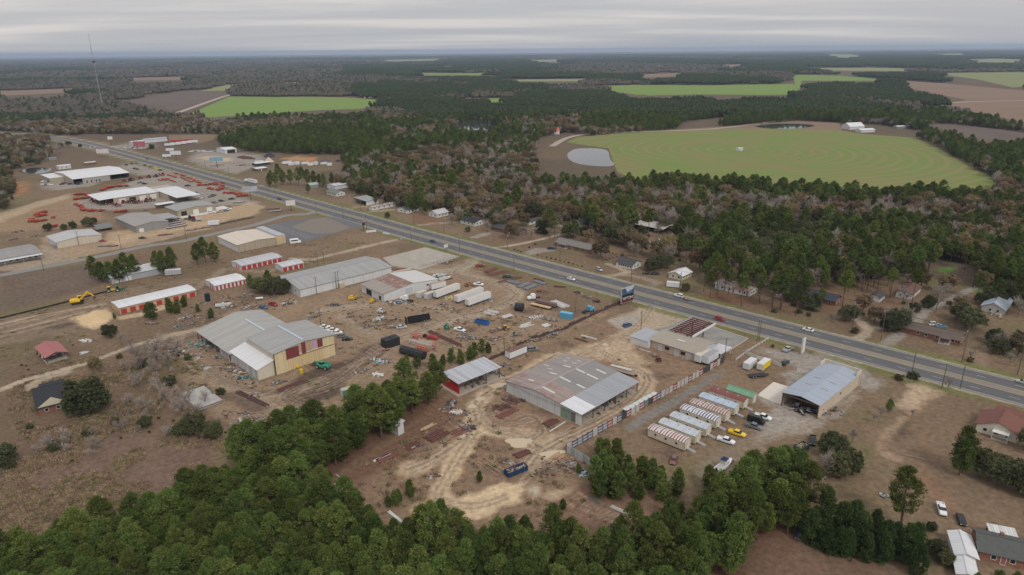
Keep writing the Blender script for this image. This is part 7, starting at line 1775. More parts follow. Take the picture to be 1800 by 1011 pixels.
def mound(label,c,pts,h,col,seed,cat='heap'):
 """a heap of loose soil or sand with a rough surface"""
 w = W(c,pts); cx,cy = sum(p[0] for p in w) / len(w),sum(p[1] for p in w) / len(w)
 x0,x1 = min(p[0] for p in w),max(p[0] for p in w); y0,y1 = min(p[1] for p in w),max(p[1] for p in w)
 n = 26
 X,Y = np.meshgrid(np.linspace(x0,x1,n),np.linspace(y0,y1,n))
 x,y = X.ravel(),Y.ravel()
 d = seg_dist(w,x,y,True) * np.where(inside(w,x,y),1,-1)
 z = np.clip(d / max(d.max(),1e-6),-.05,1) * h * (.7 + .6 * fbm(x,y,3,seed))
 i = (np.arange(n - 1)[:,None] * n + np.arange(n - 1)[None,:]).ravel()
 mb = MB(); mb.add([(a - cx,b - cy,e_) for a,b,e_ in zip(x,y,z)],[(k,k + 1,k + n + 1,k + n) for k in i])
 tag(mb.build('soil_heap',mat('heap_%02d_%02d' % (int(col[0] * 99),int(col[1] * 99)),col,.95,.15,.8),None,(cx,cy,0)),label,cat)
mound('heap of yellow sand beside the tan storage shed',cB,[(520,700),(700,640),(760,660),(740,720),(600,750)],2.2,(.56,.41,.24),2)
mound('pale sand heap in the materials yard across the highway',cX_,[(590,325),(640,300),(680,330),(630,340)],4,(.52,.44,.35),3); mound('dark soil heap in the materials yard across the highway',cX_,[(580,285),(620,255),(680,270),(690,290),(620,300)],4,(.05,.045,.045),4); mound('long brown mulch heap across the highway',cX_,[(330,290),(400,285),(510,300),(500,310),(400,308)],2.5,(.09,.05,.04),5); mound('orange clay heap across the highway',cX_,[(960,320),(1030,300),(1060,310),(1000,325)],2.5,(.46,.17,.07),6); mound('grey stone heap at the end of the materials yard',cX_,[(1080,330),(1140,300),(1190,320),(1130,335)],2.5,(.10,.095,.09),7); mound('black heap right of the grey stone heap',cX_,[(1220,330),(1250,310),(1290,325),(1250,335)],2,(.04,.04,.04),8)
for i in range(8): BT('white wrapped bale or cabin in the row across the highway, %s from the left' % ('first','second','third','fourth','fifth','sixth','seventh','eighth')[i],cX_(765 + i * 58 + (i * 37) % 23,350 + (i * 29) % 17),15 + (i * 47) % 60,L=4 + (i * 13) % 5,Wd=3,z0=.2,z1=2 + (i % 3) * .6,wheels=False,name='white_cabin',cat='cabin',top=ROOF_WHITE,doors=False)
# ------------------------------------------------------------------ trees
def leaf_mat(name,a,b,rnd=0.35,trans=0.25):
 m = bpy.data.materials.new(name); m.use_nodes = True
 N,K = m.node_tree.nodes,m.node_tree.links
 N.clear()
 out = N.new('ShaderNodeOutputMaterial')
 at = N.new('ShaderNodeAttribute'); at.attribute_name = 'tint'
 oi = N.new('ShaderNodeObjectInfo')
 mx = N.new('ShaderNodeMixRGB'); mx.inputs[1].default_value = c4(a); mx.inputs[2].default_value = c4(b)
 K.new(at.outputs['Fac'],mx.inputs[0])
 mr = N.new('ShaderNodeMapRange'); mr.inputs['To Min'].default_value = 1 - rnd; mr.inputs['To Max'].default_value = 1 + rnd
 K.new(oi.outputs['Random'],mr.inputs['Value'])
 hs = N.new('ShaderNodeHueSaturation')
 hm = N.new('ShaderNodeMapRange'); hm.inputs['To Min'].default_value = .475; hm.inputs['To Max'].default_value = .515
 wn = N.new('ShaderNodeTexWhiteNoise'); wn.noise_dimensions = '1D'
 K.new(oi.outputs['Random'],wn.inputs['W']); K.new(wn.outputs['Value'],hm.inputs['Value']); K.new(hm.outputs[0],hs.inputs['Hue'])
 K.new(mr.outputs[0],hs.inputs['Value'])
 K.new(mx.outputs[0],hs.inputs['Color'])
 d = N.new('ShaderNodeBsdfDiffuse'); t = N.new('ShaderNodeBsdfTranslucent')
 K.new(hs.outputs[0],d.inputs[0]); K.new(hs.outputs[0],t.inputs[0])
 ms = N.new('ShaderNodeMixShader'); ms.inputs[0].default_value = trans
 K.new(d.outputs[0],ms.inputs[1]); K.new(t.outputs[0],ms.inputs[2]); K.new(ms.outputs[0],out.inputs[0])
 return m
PINE_LEAF = leaf_mat('pine_needles',(.074,.112,.028),(.172,.215,.060))
CEDAR_LEAF = leaf_mat('cedar_needles',(.048,.080,.026),(.085,.125,.040),.25)
OAK_LEAF = leaf_mat('brown_oak_leaves',(.225,.160,.092),(.265,.225,.125),.35)
EVER_LEAF = leaf_mat('evergreen_leaves',(.078,.090,.042),(.150,.158,.080),.35)
TWIG = leaf_mat('bare_twigs',(.30,.255,.22),(.42,.365,.32),.25,0)
BRUSH_LEAF = leaf_mat('scrub_leaves',(.12,.105,.055),(.175,.15,.085),.3)
BARK = mat('pine_bark',(.125,.088,.066),.95,.3,1.5)
GREYBARK = mat('grey_bark',(.20,.175,.15),.95,.25,1.5)

def soup_mesh(name,tri,tint,mats,extra=None):
 """tri: (n,3,3) triangles with a tint each; extra: an MB with trunk faces in slot 1"""
 n = len(tri)
 v = tri.reshape(-1,3)
 f = np.arange(n * 3).reshape(-1,3)
 vs,fs,mi = [tuple(p) for p in v],[tuple(q) for q in f],[0] * n
 tv = np.repeat(tint,3)
 if extra:
  b = len(vs)
  vs += extra.v; fs += [tuple(i + b for i in q) for q in extra.f]; mi += [1] * len(extra.f)
  tv = np.concatenate([tv,np.full(len(extra.v),.5)])
 me = bpy.data.meshes.new(name)
 me.from_pydata(vs,[],fs)
 for m in mats: me.materials.append(m)
 me.polygons.foreach_set('material_index',mi)
 a = me.attributes.new('tint','FLOAT','POINT')
 a.data.foreach_set('value',tv.astype(np.float32))
 me.update()
 return me
def leaves(cent,rad,per,size,rng,up=0.0):
 """triangles scattered over clumps"""
 n = len(cent)
 c = np.repeat(cent,per,0); r = np.repeat(rad,per)
 d = rng.normal(size=(n * per,3)); d /= np.linalg.norm(d,axis=1)[:,None]
 d[:,2] = d[:,2] * .8 + up
 p = c + d * (r * rng.uniform(.55,1.05,n * per) ** .7)[:,None]
 u = rng.normal(size=(n * per,3)) + d * 0.9; u /= np.linalg.norm(u,axis=1)[:,None]
 w = np.cross(u,rng.normal(size=(n * per,3))); w /= np.linalg.norm(w,axis=1)[:,None]
 s = size * rng.uniform(.6,1.4,n * per)[:,None]
 t = np.stack([p - w * s * .5,p + w * s * .5,p + u * s * 1.25],1)
 return t
def pine(seed,h,Rr,cb,clumps=150,per=50,size=.25,cedar=False):
 g = np.random.default_rng(seed)
 mb = MB()
 lean = g.normal(0,.25,2)
 top = np.array([lean[0],lean[1],h])
 mb.tube([(0,0,-.3),tuple(top * .35 + [.1,0,0]),tuple(top * .7),tuple(top * .97)],[.20 + h * .006,.17 + h * .003,.11,.03],6)
 t = g.uniform(0,1,clumps) ** (1.0 if not cedar else .8)
 if cedar: prof = Rr * (1 - t) ** .62 * np.minimum(1,.75 + t)
 else: prof = Rr * np.clip(1 - t ** 1.9,0.03,1) ** .72 * np.minimum(1,.52 + 1.6 * t)
 z = h * (cb + (1 - cb) * t) - .2
 a = np.arange(clumps) * 2.39996 + g.uniform(-.5,.5,clumps)
 rr = prof * np.sqrt(g.uniform(.18,1,clumps)) * g.uniform(.8,1.16,clumps)
 ax = np.outer(z / h,lean)
 c = np.stack([rr * np.cos(a) + ax[:,0],rr * np.sin(a) + ax[:,1],z + .25 * rr * (0 if cedar else 1) * g.uniform(.2,1,clumps)],1)
 for i in range(0,clumps,2):
  mb.tube([(ax[i,0],ax[i,1],max(c[i,2] - .35 * rr[i] - .3,cb * h * .8)),tuple(c[i])],[.06,.02],3,cap=False)
 tri = leaves(c,g.uniform(.36,.78,clumps) * (Rr / 3.0) ** .5,per,size,g,.15)
 tint = np.repeat(np.clip(g.normal(.45,.28,clumps),0,1),per)
 tint = np.clip(tint + g.normal(0,.12,len(tint)),0,1)
 return tri,tint,mb
def roundtree(seed,h,Rr,lobes=9,per_lobe=11,per=40,size=.42,low=.22):
 lobes = int(lobes * 1.7); per_lobe = int(per_lobe * .8)
 """broad crown of leafy lobes on spreading limbs"""
 g = np.random.default_rng(seed)
 mb = MB()
 mb.tube([(0,0,-.3),(.1,.1,h * .2),(.15,0,h * .34)],[.42,.32,.25],7)
 C,Q,T = [],[],[]
 for i in range(lobes):
  a = i * 2.4 + g.uniform(-.4,.4)
  el = -.75 + 1.7 * (i + .5) / lobes
  q = Rr * .64 * math.sqrt(max(0,1 - .85 * max(el,0) ** 2)) * g.uniform(.75,1.1)
  zc = h * (low + (1 - low) * (.42 + .34 * el))
  lc = np.array([q * math.cos(a),q * math.sin(a),zc])
  lr = Rr * g.uniform(.24,.42)
  mb.tube([(.15,0,h * .3),tuple(lc * [.5,.5,.8]),tuple(lc)],[.2,.13,.06],4,cap=False)
  d = g.normal(size=(per_lobe,3)); d /= np.linalg.norm(d,axis=1)[:,None]
  C.append(lc + d * lr * g.uniform(.65,1.1,per_lobe)[:,None] * [1,1,.8]); Q.append(np.full(per_lobe,lr * .42)); T.append(np.clip(g.normal(g.uniform(.3,.7),.2,per_lobe),0,1))
 C,Q,T = np.concatenate(C),np.concatenate(Q),np.concatenate(T)
 tri = leaves(C,Q,per,size,g,.1)
 tint = np.clip(np.repeat(T,per) + g.normal(0,.1,len(C) * per),0,1)
 return tri,tint,mb
def baretree(seed,h,spread_=.5,fine=5):
 """trunk, limbs, branches and a haze of twigs"""
 g = np.random.default_rng(seed)
 mb = MB()
 tw,tt = [],[]
 def ribbon(a,b,w):
  d = b - a; s = np.cross(d,g.normal(size=3)); s = s / (np.linalg.norm(s) + 1e-9) * w
  tw.append([a - s,a + s,b]); tt.append(g.uniform(0,1))
 def grow(p,d,L,r,lev):
  q = p + d * L
  if lev <= 2:
   m = p + d * L * .5 + g.normal(0,L * .05,3)
   mb.tube([tuple(p),tuple(m),tuple(q)],[r,r * .8,r * .55],5 if lev < 2 else 3,cap=False)
  else: ribbon(p,q,r * 2.6)
  if lev >= 5: return
  n = (6,5,5,4,3)[lev] if lev else 6
  for k in range(n):
   f = g.uniform(.35,1.0) if lev else g.uniform(.55,1)
   nd = d + g.normal(0,spread_,3) + [0,0,.12]
   nd /= np.linalg.norm(nd)
   grow(p + (q - p) * f,nd,L * g.uniform(.5,.78),r * .5,lev + 1)
 grow(np.array([0,0,-.2]),np.array([0,0,1.0]),h * .36,.05 + h * .017,0)
 return np.array(tw),np.array(tt),mb
PROTO = {}
def proto(kind,variants):
 out = []
 for tri,tint,mb,lm,tm in variants:
  out.append((mb.mesh(kind + '_trunk',tm),soup_mesh(kind + '_crown',tri,tint,[lm]),soup_mesh(kind,tri,tint,[lm,tm],mb)))
 PROTO[kind] = out
proto('pine',[pine(s,h,r * 1.08,cb * .8) + (PINE_LEAF,BARK) for s,h,r,cb in ((1,15,3.7,.30),(2,13.5,3.4,.24),(3,16,3.9,.34),(4,12,3.3,.18),(5,14.5,3.5,.28),(6,16.5,3.8,.40))])
proto('young_pine',[pine(s,h,r,cb,90,36,.24) + (PINE_LEAF,BARK) for s,h,r,cb in ((11,6,1.8,.10),(12,7.5,2.1,.14),(13,5,1.6,.08))])
proto('tall_pine',[pine(s,h,r,cb,110,40,.34) + (PINE_LEAF,BARK) for s,h,r,cb in ((21,21,4.3,.58),(22,23,4.6,.62),(23,19,4.0,.52))])
proto('cedar',[pine(s,h,r,.04,150,46,.27,True) + (CEDAR_LEAF,BARK) for s,h,r in ((31,9.5,3.2),(32,8,3.0),(33,10.5,3.4))])
proto('bare',[baretree(s,h,sp) + (TWIG,GREYBARK) for s,h,sp in ((41,13,.48),(42,11,.55),(43,15,.45),(44,9,.6))])
proto('brown_oak',[roundtree(s,h,r,10,11,36,.42) + (OAK_LEAF,GREYBARK) for s,h,r in ((51,12,5.2),(52,10,4.4),(53,13,5.0))])
proto('evergreen',[roundtree(s,h,r,12,12,44,.42,lo) + (EVER_LEAF,GREYBARK) for s,h,r,lo in ((61,10,5.6,.18),(62,8,4.2,.1),(63,11,5.2,.2))])
proto('shrub',[roundtree(s,h,r,6,7,40,.26,.0) + (lm,GREYBARK) for s,h,r,lm in ((71,2.4,1.5,EVER_LEAF),(72,2.0,1.4,BRUSH_LEAF),(73,1.6,1.0,EVER_LEAF))])
NAMES = dict(pine='pine_tree',young_pine='young_pine',tall_pine='tall_pine_tree',cedar='cedar_tree',bare='bare_tree',brown_oak='oak_tree',evergreen='evergreen_tree',shrub='shrub')
PINES,EXTRA = [],[]
def plant(kind,x,y,label,group=None,scale=1.0,var=None,parts=True,rng=random,direct=False):
 if kind == 'pine' and not direct:
  PINES.append((x,y,label,group,scale)); return None

 v = rng.randrange(len(PROTO[kind])) if var is None else var
 tm,cm,jm = PROTO[kind][v]
 rz = rng.uniform(0,6.28)
 s = (scale * rng.uniform(.94,1.06),scale * rng.uniform(.94,1.06),scale * rng.uniform(.92,1.08))
 cat = 'shrub' if kind == 'shrub' else 'tree'
 if not parts:
  return tag(link(NAMES[kind],jm,None,(x,y,0),(0,0,rz),s),label,cat,group)
 e = thing(NAMES[kind],label,cat,(x,y,0),0,group)
 e.rotation_euler = (0,0,rz); e.scale = s
 link('trunk',tm,e); link('crown',cm,e)
 return e

# ------------------------------------------------------------------ the woods
SITE_PX = [(-700,500),(0,284),(60,274),(95,243),(150,236),(390,236),(385,256),(430,265),(520,282),(600,290),(618,303),(585,325),(640,338),(700,350),(770,372),(800,366),(850,390),(960,384),(1010,392),(1060,412),(1150,402),(1232,432),(1240,460),(1330,478),(1400,480),(1480,500),(1590,478),(1660,462),(1720,468),(1720,540),(1800,520),(1900,560),(2500,700),(2500,1500),(-700,1500)]
SITE_W = [tuple(P(*p)[:2]) for p in SITE_PX]
def pxin(poly,px,py): return bool(inside(poly,np.array([px]),np.array([py]))[0])
MC = lambda pts: [(900 + x / 2,130 + y / 2) for x,y in pts]
NC = lambda pts: [(x / 2,30 + y / 2) for x,y in pts]
OPEN_PX = [NC([(1480,300),(1620,285),(1760,300),(1500,310)]),MC([(1150,175),(1300,180),(1430,200),(1440,228),(1240,215),(1150,205)]),MC([(95,225),(200,205),(250,214),(380,250),(400,345),(80,345)]),
           MC([(90,300),(380,318),(520,345),(520,398),(160,396),(80,385)]),MC([(600,170),(760,150),(790,160),(700,195),(580,195)]),NC([(1180,530),(1230,490),(1160,485),(1000,482),(860,472),(740,465),(740,520),(1000,560)])]
PINE_PX = [NC([(735,474),(785,440),(860,412),(1060,398),(1330,408),(1400,425),(1290,480),(1215,500),(1000,492),(860,476)]),
           MC([(90,396),(160,396),(430,402),(700,402),(1000,436),(1300,446),(1640,446),(1640,466),(1300,468),(1000,462),(700,432),(400,416),(90,412)]),
           MC([(0,80),(300,70),(1000,85),(1400,150),(1400,172),(1000,178),(960,172),(700,196),(300,204),(230,198),(250,140),(0,112)]),
           MC([(1220,70),(1380,78),(1540,110),(1500,130),(1340,110)]),MC([(1640,160),(1800,150),(1850,180),(1640,180)]),MC([(1560,260),(1800,240),(1850,320),(1700,330)])]
BARE_PX = [MC([(150,424),(400,430),(700,446),(1000,478),(1300,484),(1560,480),(1600,520),(1300,545),(1000,535),(700,520),(400,480),(150,470)]),MC([(0,112),(240,118),(250,140),(230,160),(0,150)]),MC([(1020,60),(1300,60),(1330,100),(1100,112),(1010,95)]),MC([(1560,395),(1720,380),(1720,430),(1580,440)])]
def build_woods():
 rng = np.random.default_rng(11)
 step = 6.6
 xs,ys = np.meshgrid(np.arange(-1150,1150,step),np.arange(330,1300,step))
 x = (xs + rng.uniform(-2.9,2.9,xs.shape)).ravel(); y = (ys + rng.uniform(-2.9,2.9,ys.shape)).ravel()
 keep = ~inside(SITE_W,x,y) & (np.abs(x) < y * .80 + 40)
 for f in FIELDS:
  keep &= ~inside(f,x,y)
 for f in OPEN_VIEW:                          # the fields are open to the south: no tall trees hide them
  for k_ in (1.05,1.1): keep &= ~inside(f,x * k_,y * k_)
 for q in OPEN_PX: keep &= ~inside([tuple(P(*p)[:2]) for p in q],x,y)
 keep &= seg_dist(HWY,x,y) > 26
 x,y = x[keep],y[keep]
 t = fbm(x,y,190,5,3) - np.where(x < -.3 * y,.05,0); u = rng.uniform(0,1,len(x)); t2 = fbm(x,y,60,8,2)
 kind = np.where(t + .3 * (u - .5) > .60,0,np.where(u + .5 * (t2 - .5) > .62,2,1))       # pine / bare / brown oak
 kind = np.where((kind == 1) & (u < .16),3,kind)
 kind = np.where((kind == 0) & (x > 100) & (y < 640) & (t2 < .5),3,kind)
 mid = y < 640
 kind = np.where(mid & (kind == 1) & (t2 > .6),0,kind)
 kind = np.where((x > 150) & (y < 470) & (u < .38),0,kind)
 for q in PINE_PX: kind = np.where(inside([tuple(P(*p)[:2]) for p in q],x,y),0,kind)
 for q in BARE_PX: kind = np.where(inside([tuple(P(*p)[:2]) for p in q],x,y),np.where(u < .72,1,np.where(u < .9,2,kind)),kind)
 names = ['pine','bare','brown_oak','evergreen']
 lab = ['pine tree in the woods beyond the highway','leafless grey tree in the woods beyond the highway','brown leaved oak in the woods beyond the highway','dark evergreen tree in the woods beyond the highway']
 most = [0,110,180,60]
 rest = []
 for k in range(4):
  i = np.nonzero(kind == k)[0]
  i = i[np.argsort(np.hypot(x[i],y[i]))]
  # largest in the photograph first, only those inside its frame
  vis = [j for j in i if -20 < PX(x[j],y[j],8)[0] < 1820]
  own = set(vis[:most[k]])
  for j in own:
   sc = 1.0 + .3 * (t2[j] - .5)
   px_,py_ = PX(x[j],y[j])
   zn = ('behind the roadside barns' if px_ < 760 else 'left of the pond' if px_ < 980 else 'below the pond' if px_ < 1150 else 'behind the pole barn' if px_ < 1350 else 'behind the navy roofed house' if px_ < 1550 else 'above the bare lawn oak' if px_ < 1680 else 'at the right edge') + (', front row' if py_ > 470 else ', front' if py_ > 430 else ', second row' if py_ > 395 else ', deep inside')
   plant(names[k],x[j],y[j],lab[k].replace(' beyond the highway','') + ' ' + zn,'trees of the mixed wood beyond the highway',sc * (1.12 if k == 0 else 1.0),parts=False)
  rest += [(x[j],y[j],k,rng.uniform(.6,1.1) + .5 * (t2[j] - .5)) for j in i if j not in own and -90 < PX(x[j],y[j],8)[0] < 1890]
 def zone(x,y):
  px,py = PX(x,y,9)
  a = 'at the left corner' if px < 250 else 'below the dry field' if px < 480 else 'left of the fenced yard' if px < 690 else 'below the sandy loop' if px < 900 else 'below the dirt clearing' if px < 1120 else 'beside the lower right lawn'
  b = 'at its back edge' if py < 900 else 'in its middle rows' if py < 965 else 'in its front rows'
  return a,b
 PINES.sort(key=lambda p: math.hypot(p[0],p[1]) + (60 if PX(p[0],p[1],9)[1] > 1005 else 0))
 rr = random.Random(9)
 for i,(a,b,l,g_,s_) in enumerate(PINES):
  if i < 225:
   if 'along the bottom' in l:
    q = zone(a,b); l = '%spine of the bottom wood, %s, %s' % (('tall ' if s_ > .93 else 'small ' if s_ < .74 else 'middling ',) + q)
   plant('pine',a,b,l,g_,s_,rng=rr,direct=True)
  else: rest.append((a,b,0,s_))
 scatter_stuff('forest',rest,names,'mixed pine and hardwood forest covering the middle distance',rng)
 return len(rest)

def instancer(name,pts,kinds,scales,meshes,label,cat='forest'):
 """one object of kind stuff: the meshes set out on points"""
 n = len(pts)
 me = bpy.data.meshes.new(name + '_points')
 me.vertices.add(n)
 me.vertices.foreach_set('co',np.asarray(pts,np.float32).ravel())
 scales = np.asarray(scales,np.float32)
 if scales.ndim == 1: scales = np.stack([scales] * 3,1)
 for nm,tp,val in (('variant','INT',kinds),('size','FLOAT_VECTOR',scales.ravel()),('turn','FLOAT',RNG.uniform(0,6.28,n))):
  a = me.attributes.new(nm,tp,'POINT')
  a.data.foreach_set('vector' if tp == 'FLOAT_VECTOR' else 'value',np.asarray(val,np.int32 if tp == 'INT' else np.float32))
 me.update()
 src = bpy.data.collections.new(name + '_sources')
 for i,m in enumerate(meshes):
  o = bpy.data.objects.new('%s_source_%02d' % (name,i),m)
  src.objects.link(o)
 ng = bpy.data.node_groups.new(name + '_scatter','GeometryNodeTree')
 ng.interface.new_socket('Geometry',in_out='INPUT',socket_type='NodeSocketGeometry')
 ng.interface.new_socket('Geometry',in_out='OUTPUT',socket_type='NodeSocketGeometry')
 N,K = ng.nodes,ng.links
 gi,go = N.new('NodeGroupInput'),N.new('NodeGroupOutput')
 ci = N.new('GeometryNodeCollectionInfo'); ci.inputs['Collection'].default_value = src
 ci.inputs['Separate Children'].default_value = True; ci.inputs['Reset Children'].default_value = True
 ip = N.new('GeometryNodeInstanceOnPoints'); ip.inputs['Pick Instance'].default_value = True
 def attr(nm,tp):
  q = N.new('GeometryNodeInputNamedAttribute'); q.data_type = tp; q.inputs['Name'].default_value = nm
  return q.outputs['Attribute']
 cr = N.new('ShaderNodeCombineXYZ'); K.new(attr('turn','FLOAT'),cr.inputs[2])
 er = N.new('FunctionNodeEulerToRotation'); K.new(cr.outputs[0],er.inputs[0])
 K.new(gi.outputs[0],ip.inputs['Points']); K.new(ci.outputs[0],ip.inputs['Instance'])
 K.new(attr('variant','INT'),ip.inputs['Instance Index']); K.new(er.outputs[0],ip.inputs['Rotation']); K.new(attr('size','FLOAT_VECTOR'),ip.inputs['Scale'])
 K.new(ip.outputs[0],go.inputs[0])
 o = link(name,me)
 md = o.modifiers.new('scatter','NODES'); md.node_group = ng
 return tag(o,label,cat,kind='stuff')
def scatter_stuff(name,pts,names,label,rng):
 meshes,base = [],[]
 for nm in names:
  base.append(len(meshes)); meshes += [v[2] for v in PROTO[nm]]
 kinds = [base[p[2]] + rng.integers(0,len(PROTO[names[p[2]]])) for p in pts]
 sc = [(p[3] * 1.15,p[3] * 1.15,p[3] * .92) if p[2] == 0 else (p[3],) * 3 for p in pts]
 return instancer(name,[(p[0],p[1],0) for p in pts],kinds,sc,meshes,label)

# far plain: patches of woodland, each a few dozen trees in one mesh
def blob(g,r,h,z0,pts,tint,conic):
 n = 9
 d = g.normal(size=(n,3)); d /= np.linalg.norm(d,axis=1)[:,None]
 a = g.uniform(0,6.28)
 ring = [(r * (1 + g.normal(0,.18)) * math.cos(a + k * 1.2566),r * (1 + g.normal(0,.18)) * math.sin(a + k * 1.2566),z0 + (h - z0) * g.uniform(.25,.5)) for k in range(5)]
 top = (g.normal(0,r * .15),g.normal(0,r * .15),h)
 bot = (0,0,z0)
 mid = [(q[0] * .62 + g.normal(0,r * .1),q[1] * .62 + g.normal(0,r * .1),z0 + (h - z0) * g.uniform(.7,.9)) for q in ring]
 out = []
 for k in range(5):
  k2 = (k + 1) % 5
  out += [(ring[k],ring[k2],mid[k]),(ring[k2],mid[k2],mid[k]),(mid[k],mid[k2],top),(ring[k2],ring[k],bot)]
 return np.array(out) + np.array([pts[0],pts[1],0])
def patch(seed,size,mix,n,lm):
 """mix: share of pines; others bare or brown"""
 g = np.random.default_rng(seed)
 T,I = {0: [],1: [],2: []},{0: [],1: [],2: []}
 for k in range(n):
  x,y = g.uniform(-size / 2,size / 2,2)
  u = g.uniform()
  q = 0 if u < mix else (1 if u < mix + (1 - mix) * .72 else 2)
  h = g.uniform(12,18) if q == 0 else g.uniform(9,14)
  b = blob(g,g.uniform(2.8,4.4),h,h * .35 if q == 0 else h * .15,(x,y),0,q == 0)
  T[q].append(b); I[q].append(np.full(len(b),g.uniform(.3,.7)))
 tri = np.concatenate([np.concatenate(T[q]) for q in range(3) if T[q]])
 tint = np.concatenate([np.concatenate(I[q]) for q in range(3) if T[q]])
 mi = np.concatenate([np.full(sum(len(b) for b in T[q]),q) for q in range(3) if T[q]])
 me = soup_mesh('woodland_patch',tri,tint,[PINE_FAR,TWIG_FAR,OAK_FAR])
 me.polygons.foreach_set('material_index',mi.astype(np.int32))
 return me
PINE_FAR = leaf_mat('far_pine',(.036,.052,.025),(.054,.070,.034),.12,.1)
TWIG_FAR = leaf_mat('far_bare_wood',(.092,.080,.074),(.118,.102,.094),.12,0)
OAK_FAR = leaf_mat('far_brown_wood',(.105,.082,.045),(.13,.11,.06),.25,0)
def build_far():
 g = np.random.default_rng(5)
 meshes = [patch(s,62,m,95,None) for s,m in ((1,.97),(2,.99),(3,.65),(4,.05),(5,.02),(6,.3))]
 pts,kinds,sc = [],[],[]
 for y0,y1,cell,s in ((1270,3200,50,1.0),(3200,7500,105,1.9),(7500,16000,210,3.2)):
  xs,ys = np.meshgrid(np.arange(-y1 * .85,y1 * .85,cell),np.arange(y0,y1,cell))
  x = (xs + g.uniform(-.35,.35,xs.shape) * cell).ravel(); y = (ys + g.uniform(-.35,.35,ys.shape) * cell).ravel()
  k = (np.abs(x) < y * .80 + cell)
  x,y = x[k],y[k]
  ok = np.ones(len(x),bool)
  for f in FIELDS:
   r = 26 * s
   ok &= ~inside(f,x,y)
   k = np.nonzero(ok)[0]
   ok[k] &= seg_dist(f,x[k],y[k],True) > r
  for f in OPEN_VIEW:
   for k_ in (1.05,1.1,1.15,1.2): ok &= ~inside(f,x * k_,y * k_)
  for q in OPEN_PX: ok &= ~inside([tuple(P(*p)[:2]) for p in q],x,y)
  if cell > 60: ok &= fbm(x,y,900,31,3) < .66          # distant clearings
  x,y = x[ok],y[ok]
  t = fbm(x,y * .55,330 if cell < 60 else 800,77,3) - np.where(x < -.22 * y,.045,0) + (.05 if cell > 60 else 0)
  ki = np.where(t > .60,g.integers(0,2,len(x)),np.where(t > .53,np.where(g.uniform(size=len(x)) < .5,2,5),g.integers(3,5,len(x))))
  for q in PINE_PX: ki = np.where(inside([tuple(P(*p)[:2]) for p in q],x,y),0,ki)
  pts += [(a,b,-.5) for a,b in zip(x,y)]; kinds += list(ki); q = g.uniform(.85,1.15,len(x)); sc += [(s * v,s * v,min(s,1.25) * v) for v in q]
 instancer('distant_forest',pts,kinds,sc,meshes,'dark woods spreading over the far plain to the horizon')
 return len(pts)

# ------------------------------------------------------------------ trees of the site
def wood(pts_px,kind_mix,spacing,label,group,seed,scale=1.0,near=True,keepout=()):
 rng = np.random.default_rng(seed); rr = random.Random(seed)
 w = [tuple(P(*p)[:2]) for p in pts_px]
 x0,x1 = min(p[0] for p in w),max(p[0] for p in w); y0,y1 = min(p[1] for p in w),max(p[1] for p in w)
 xs,ys = np.meshgrid(np.arange(x0,x1,spacing),np.arange(y0,y1,spacing * .9))
 xs = xs + (np.arange(xs.shape[0]) % 2)[:,None] * spacing / 2
 x = (xs + rng.uniform(-.42,.42,xs.shape) * spacing).ravel(); y = (ys + rng.uniform(-.42,.42,ys.shape) * spacing).ravel()
 k = inside(w,x,y)
 n = 0
 cx_,cy_ = [sum(p[i] for p in pts_px) / len(pts_px) for i in (0,1)]
 hw_ = (max(p[0] for p in pts_px) - min(p[0] for p in pts_px)) / 6
 big = k.sum() > 8
 for a,b in zip(x[k],y[k]):
  px,py = PX(a,b,11)
  if not (-70 < px < 1870 and py < 1060): continue
  if any(math.hypot(a - q[0],b - q[1]) < q[2] for q in keepout): continue
  u = rr.random(); acc = 0
  for kind,share in kind_mix:
   acc += share
   if u <= acc: break
  lb = label[kind] if isinstance(label,dict) else label
  bx_,by_ = PX(a,b)
  if big and 'bottom edge' not in lb: lb += ', %s, %s' % ('left part' if bx_ < cx_ - hw_ else 'right part' if bx_ > cx_ + hw_ else 'middle','front' if by_ > cy_ else 'back')
  plant(kind,a,b,lb,group,scale * rr.uniform(.72,1.2),parts=near,rng=rr)
  n += 1
 return n
def spots(c,kind,pts,label,group=None,scale=1.0,seed=1):
 rr = random.Random(seed)
 for p in pts:
  q = c(p[0],p[1])
  plant(kind,q.x,q.y,label,group,scale * (p[2] if len(p) > 2 else 1) * rr.uniform(.92,1.08),rng=rr,direct=True)
FL = dict(pine='pine tree of the dense wood along the bottom edge',bare='leafless tree among the pines of the bottom wood')
n1 = wood([(-160,1030),(120,975),(290,925),(330,880),(400,860),(470,850),(520,850),(545,870),(600,905),(660,940),(720,962),(800,966),(900,972),(980,980),(1060,985),(1130,970),(1200,955),(1270,915),(1310,960),(1290,1010),(1240,1060),(1220,1130),(-200,1130)],[('pine',.985),('bare',.015)],4.1,FL,'pines of the wood along the bottom edge',3,.86)
n2 = wood([(385,815),(470,810),(560,765),(640,740),(690,705),(765,690),(772,704),(706,745),(655,790),(600,815),(545,850),(420,870)],[('pine',1)],4.8,'pine tree in the belt between the warehouse and the fenced yard','pines of the belt beside the fenced yard',4,.98)
n3 = wood([(1240,925),(1290,880),(1340,850),(1400,850),(1420,895),(1400,935),(1345,955),(1300,985),(1255,960)],[('pine',1)],4.8,'pine tree in the clump below the gravel yard','pines of the clump below the gravel yard',5,.96)
n4 = wood([(1050,800),(1085,790),(1110,825),(1190,860),(1200,885),(1120,885),(1100,870),(1080,893),(1045,880),(1040,830)],[('young_pine',1)],3.8,'young pine in the thicket at the end of the scrap fence','young pines at the end of the scrap fence',6,1.05)
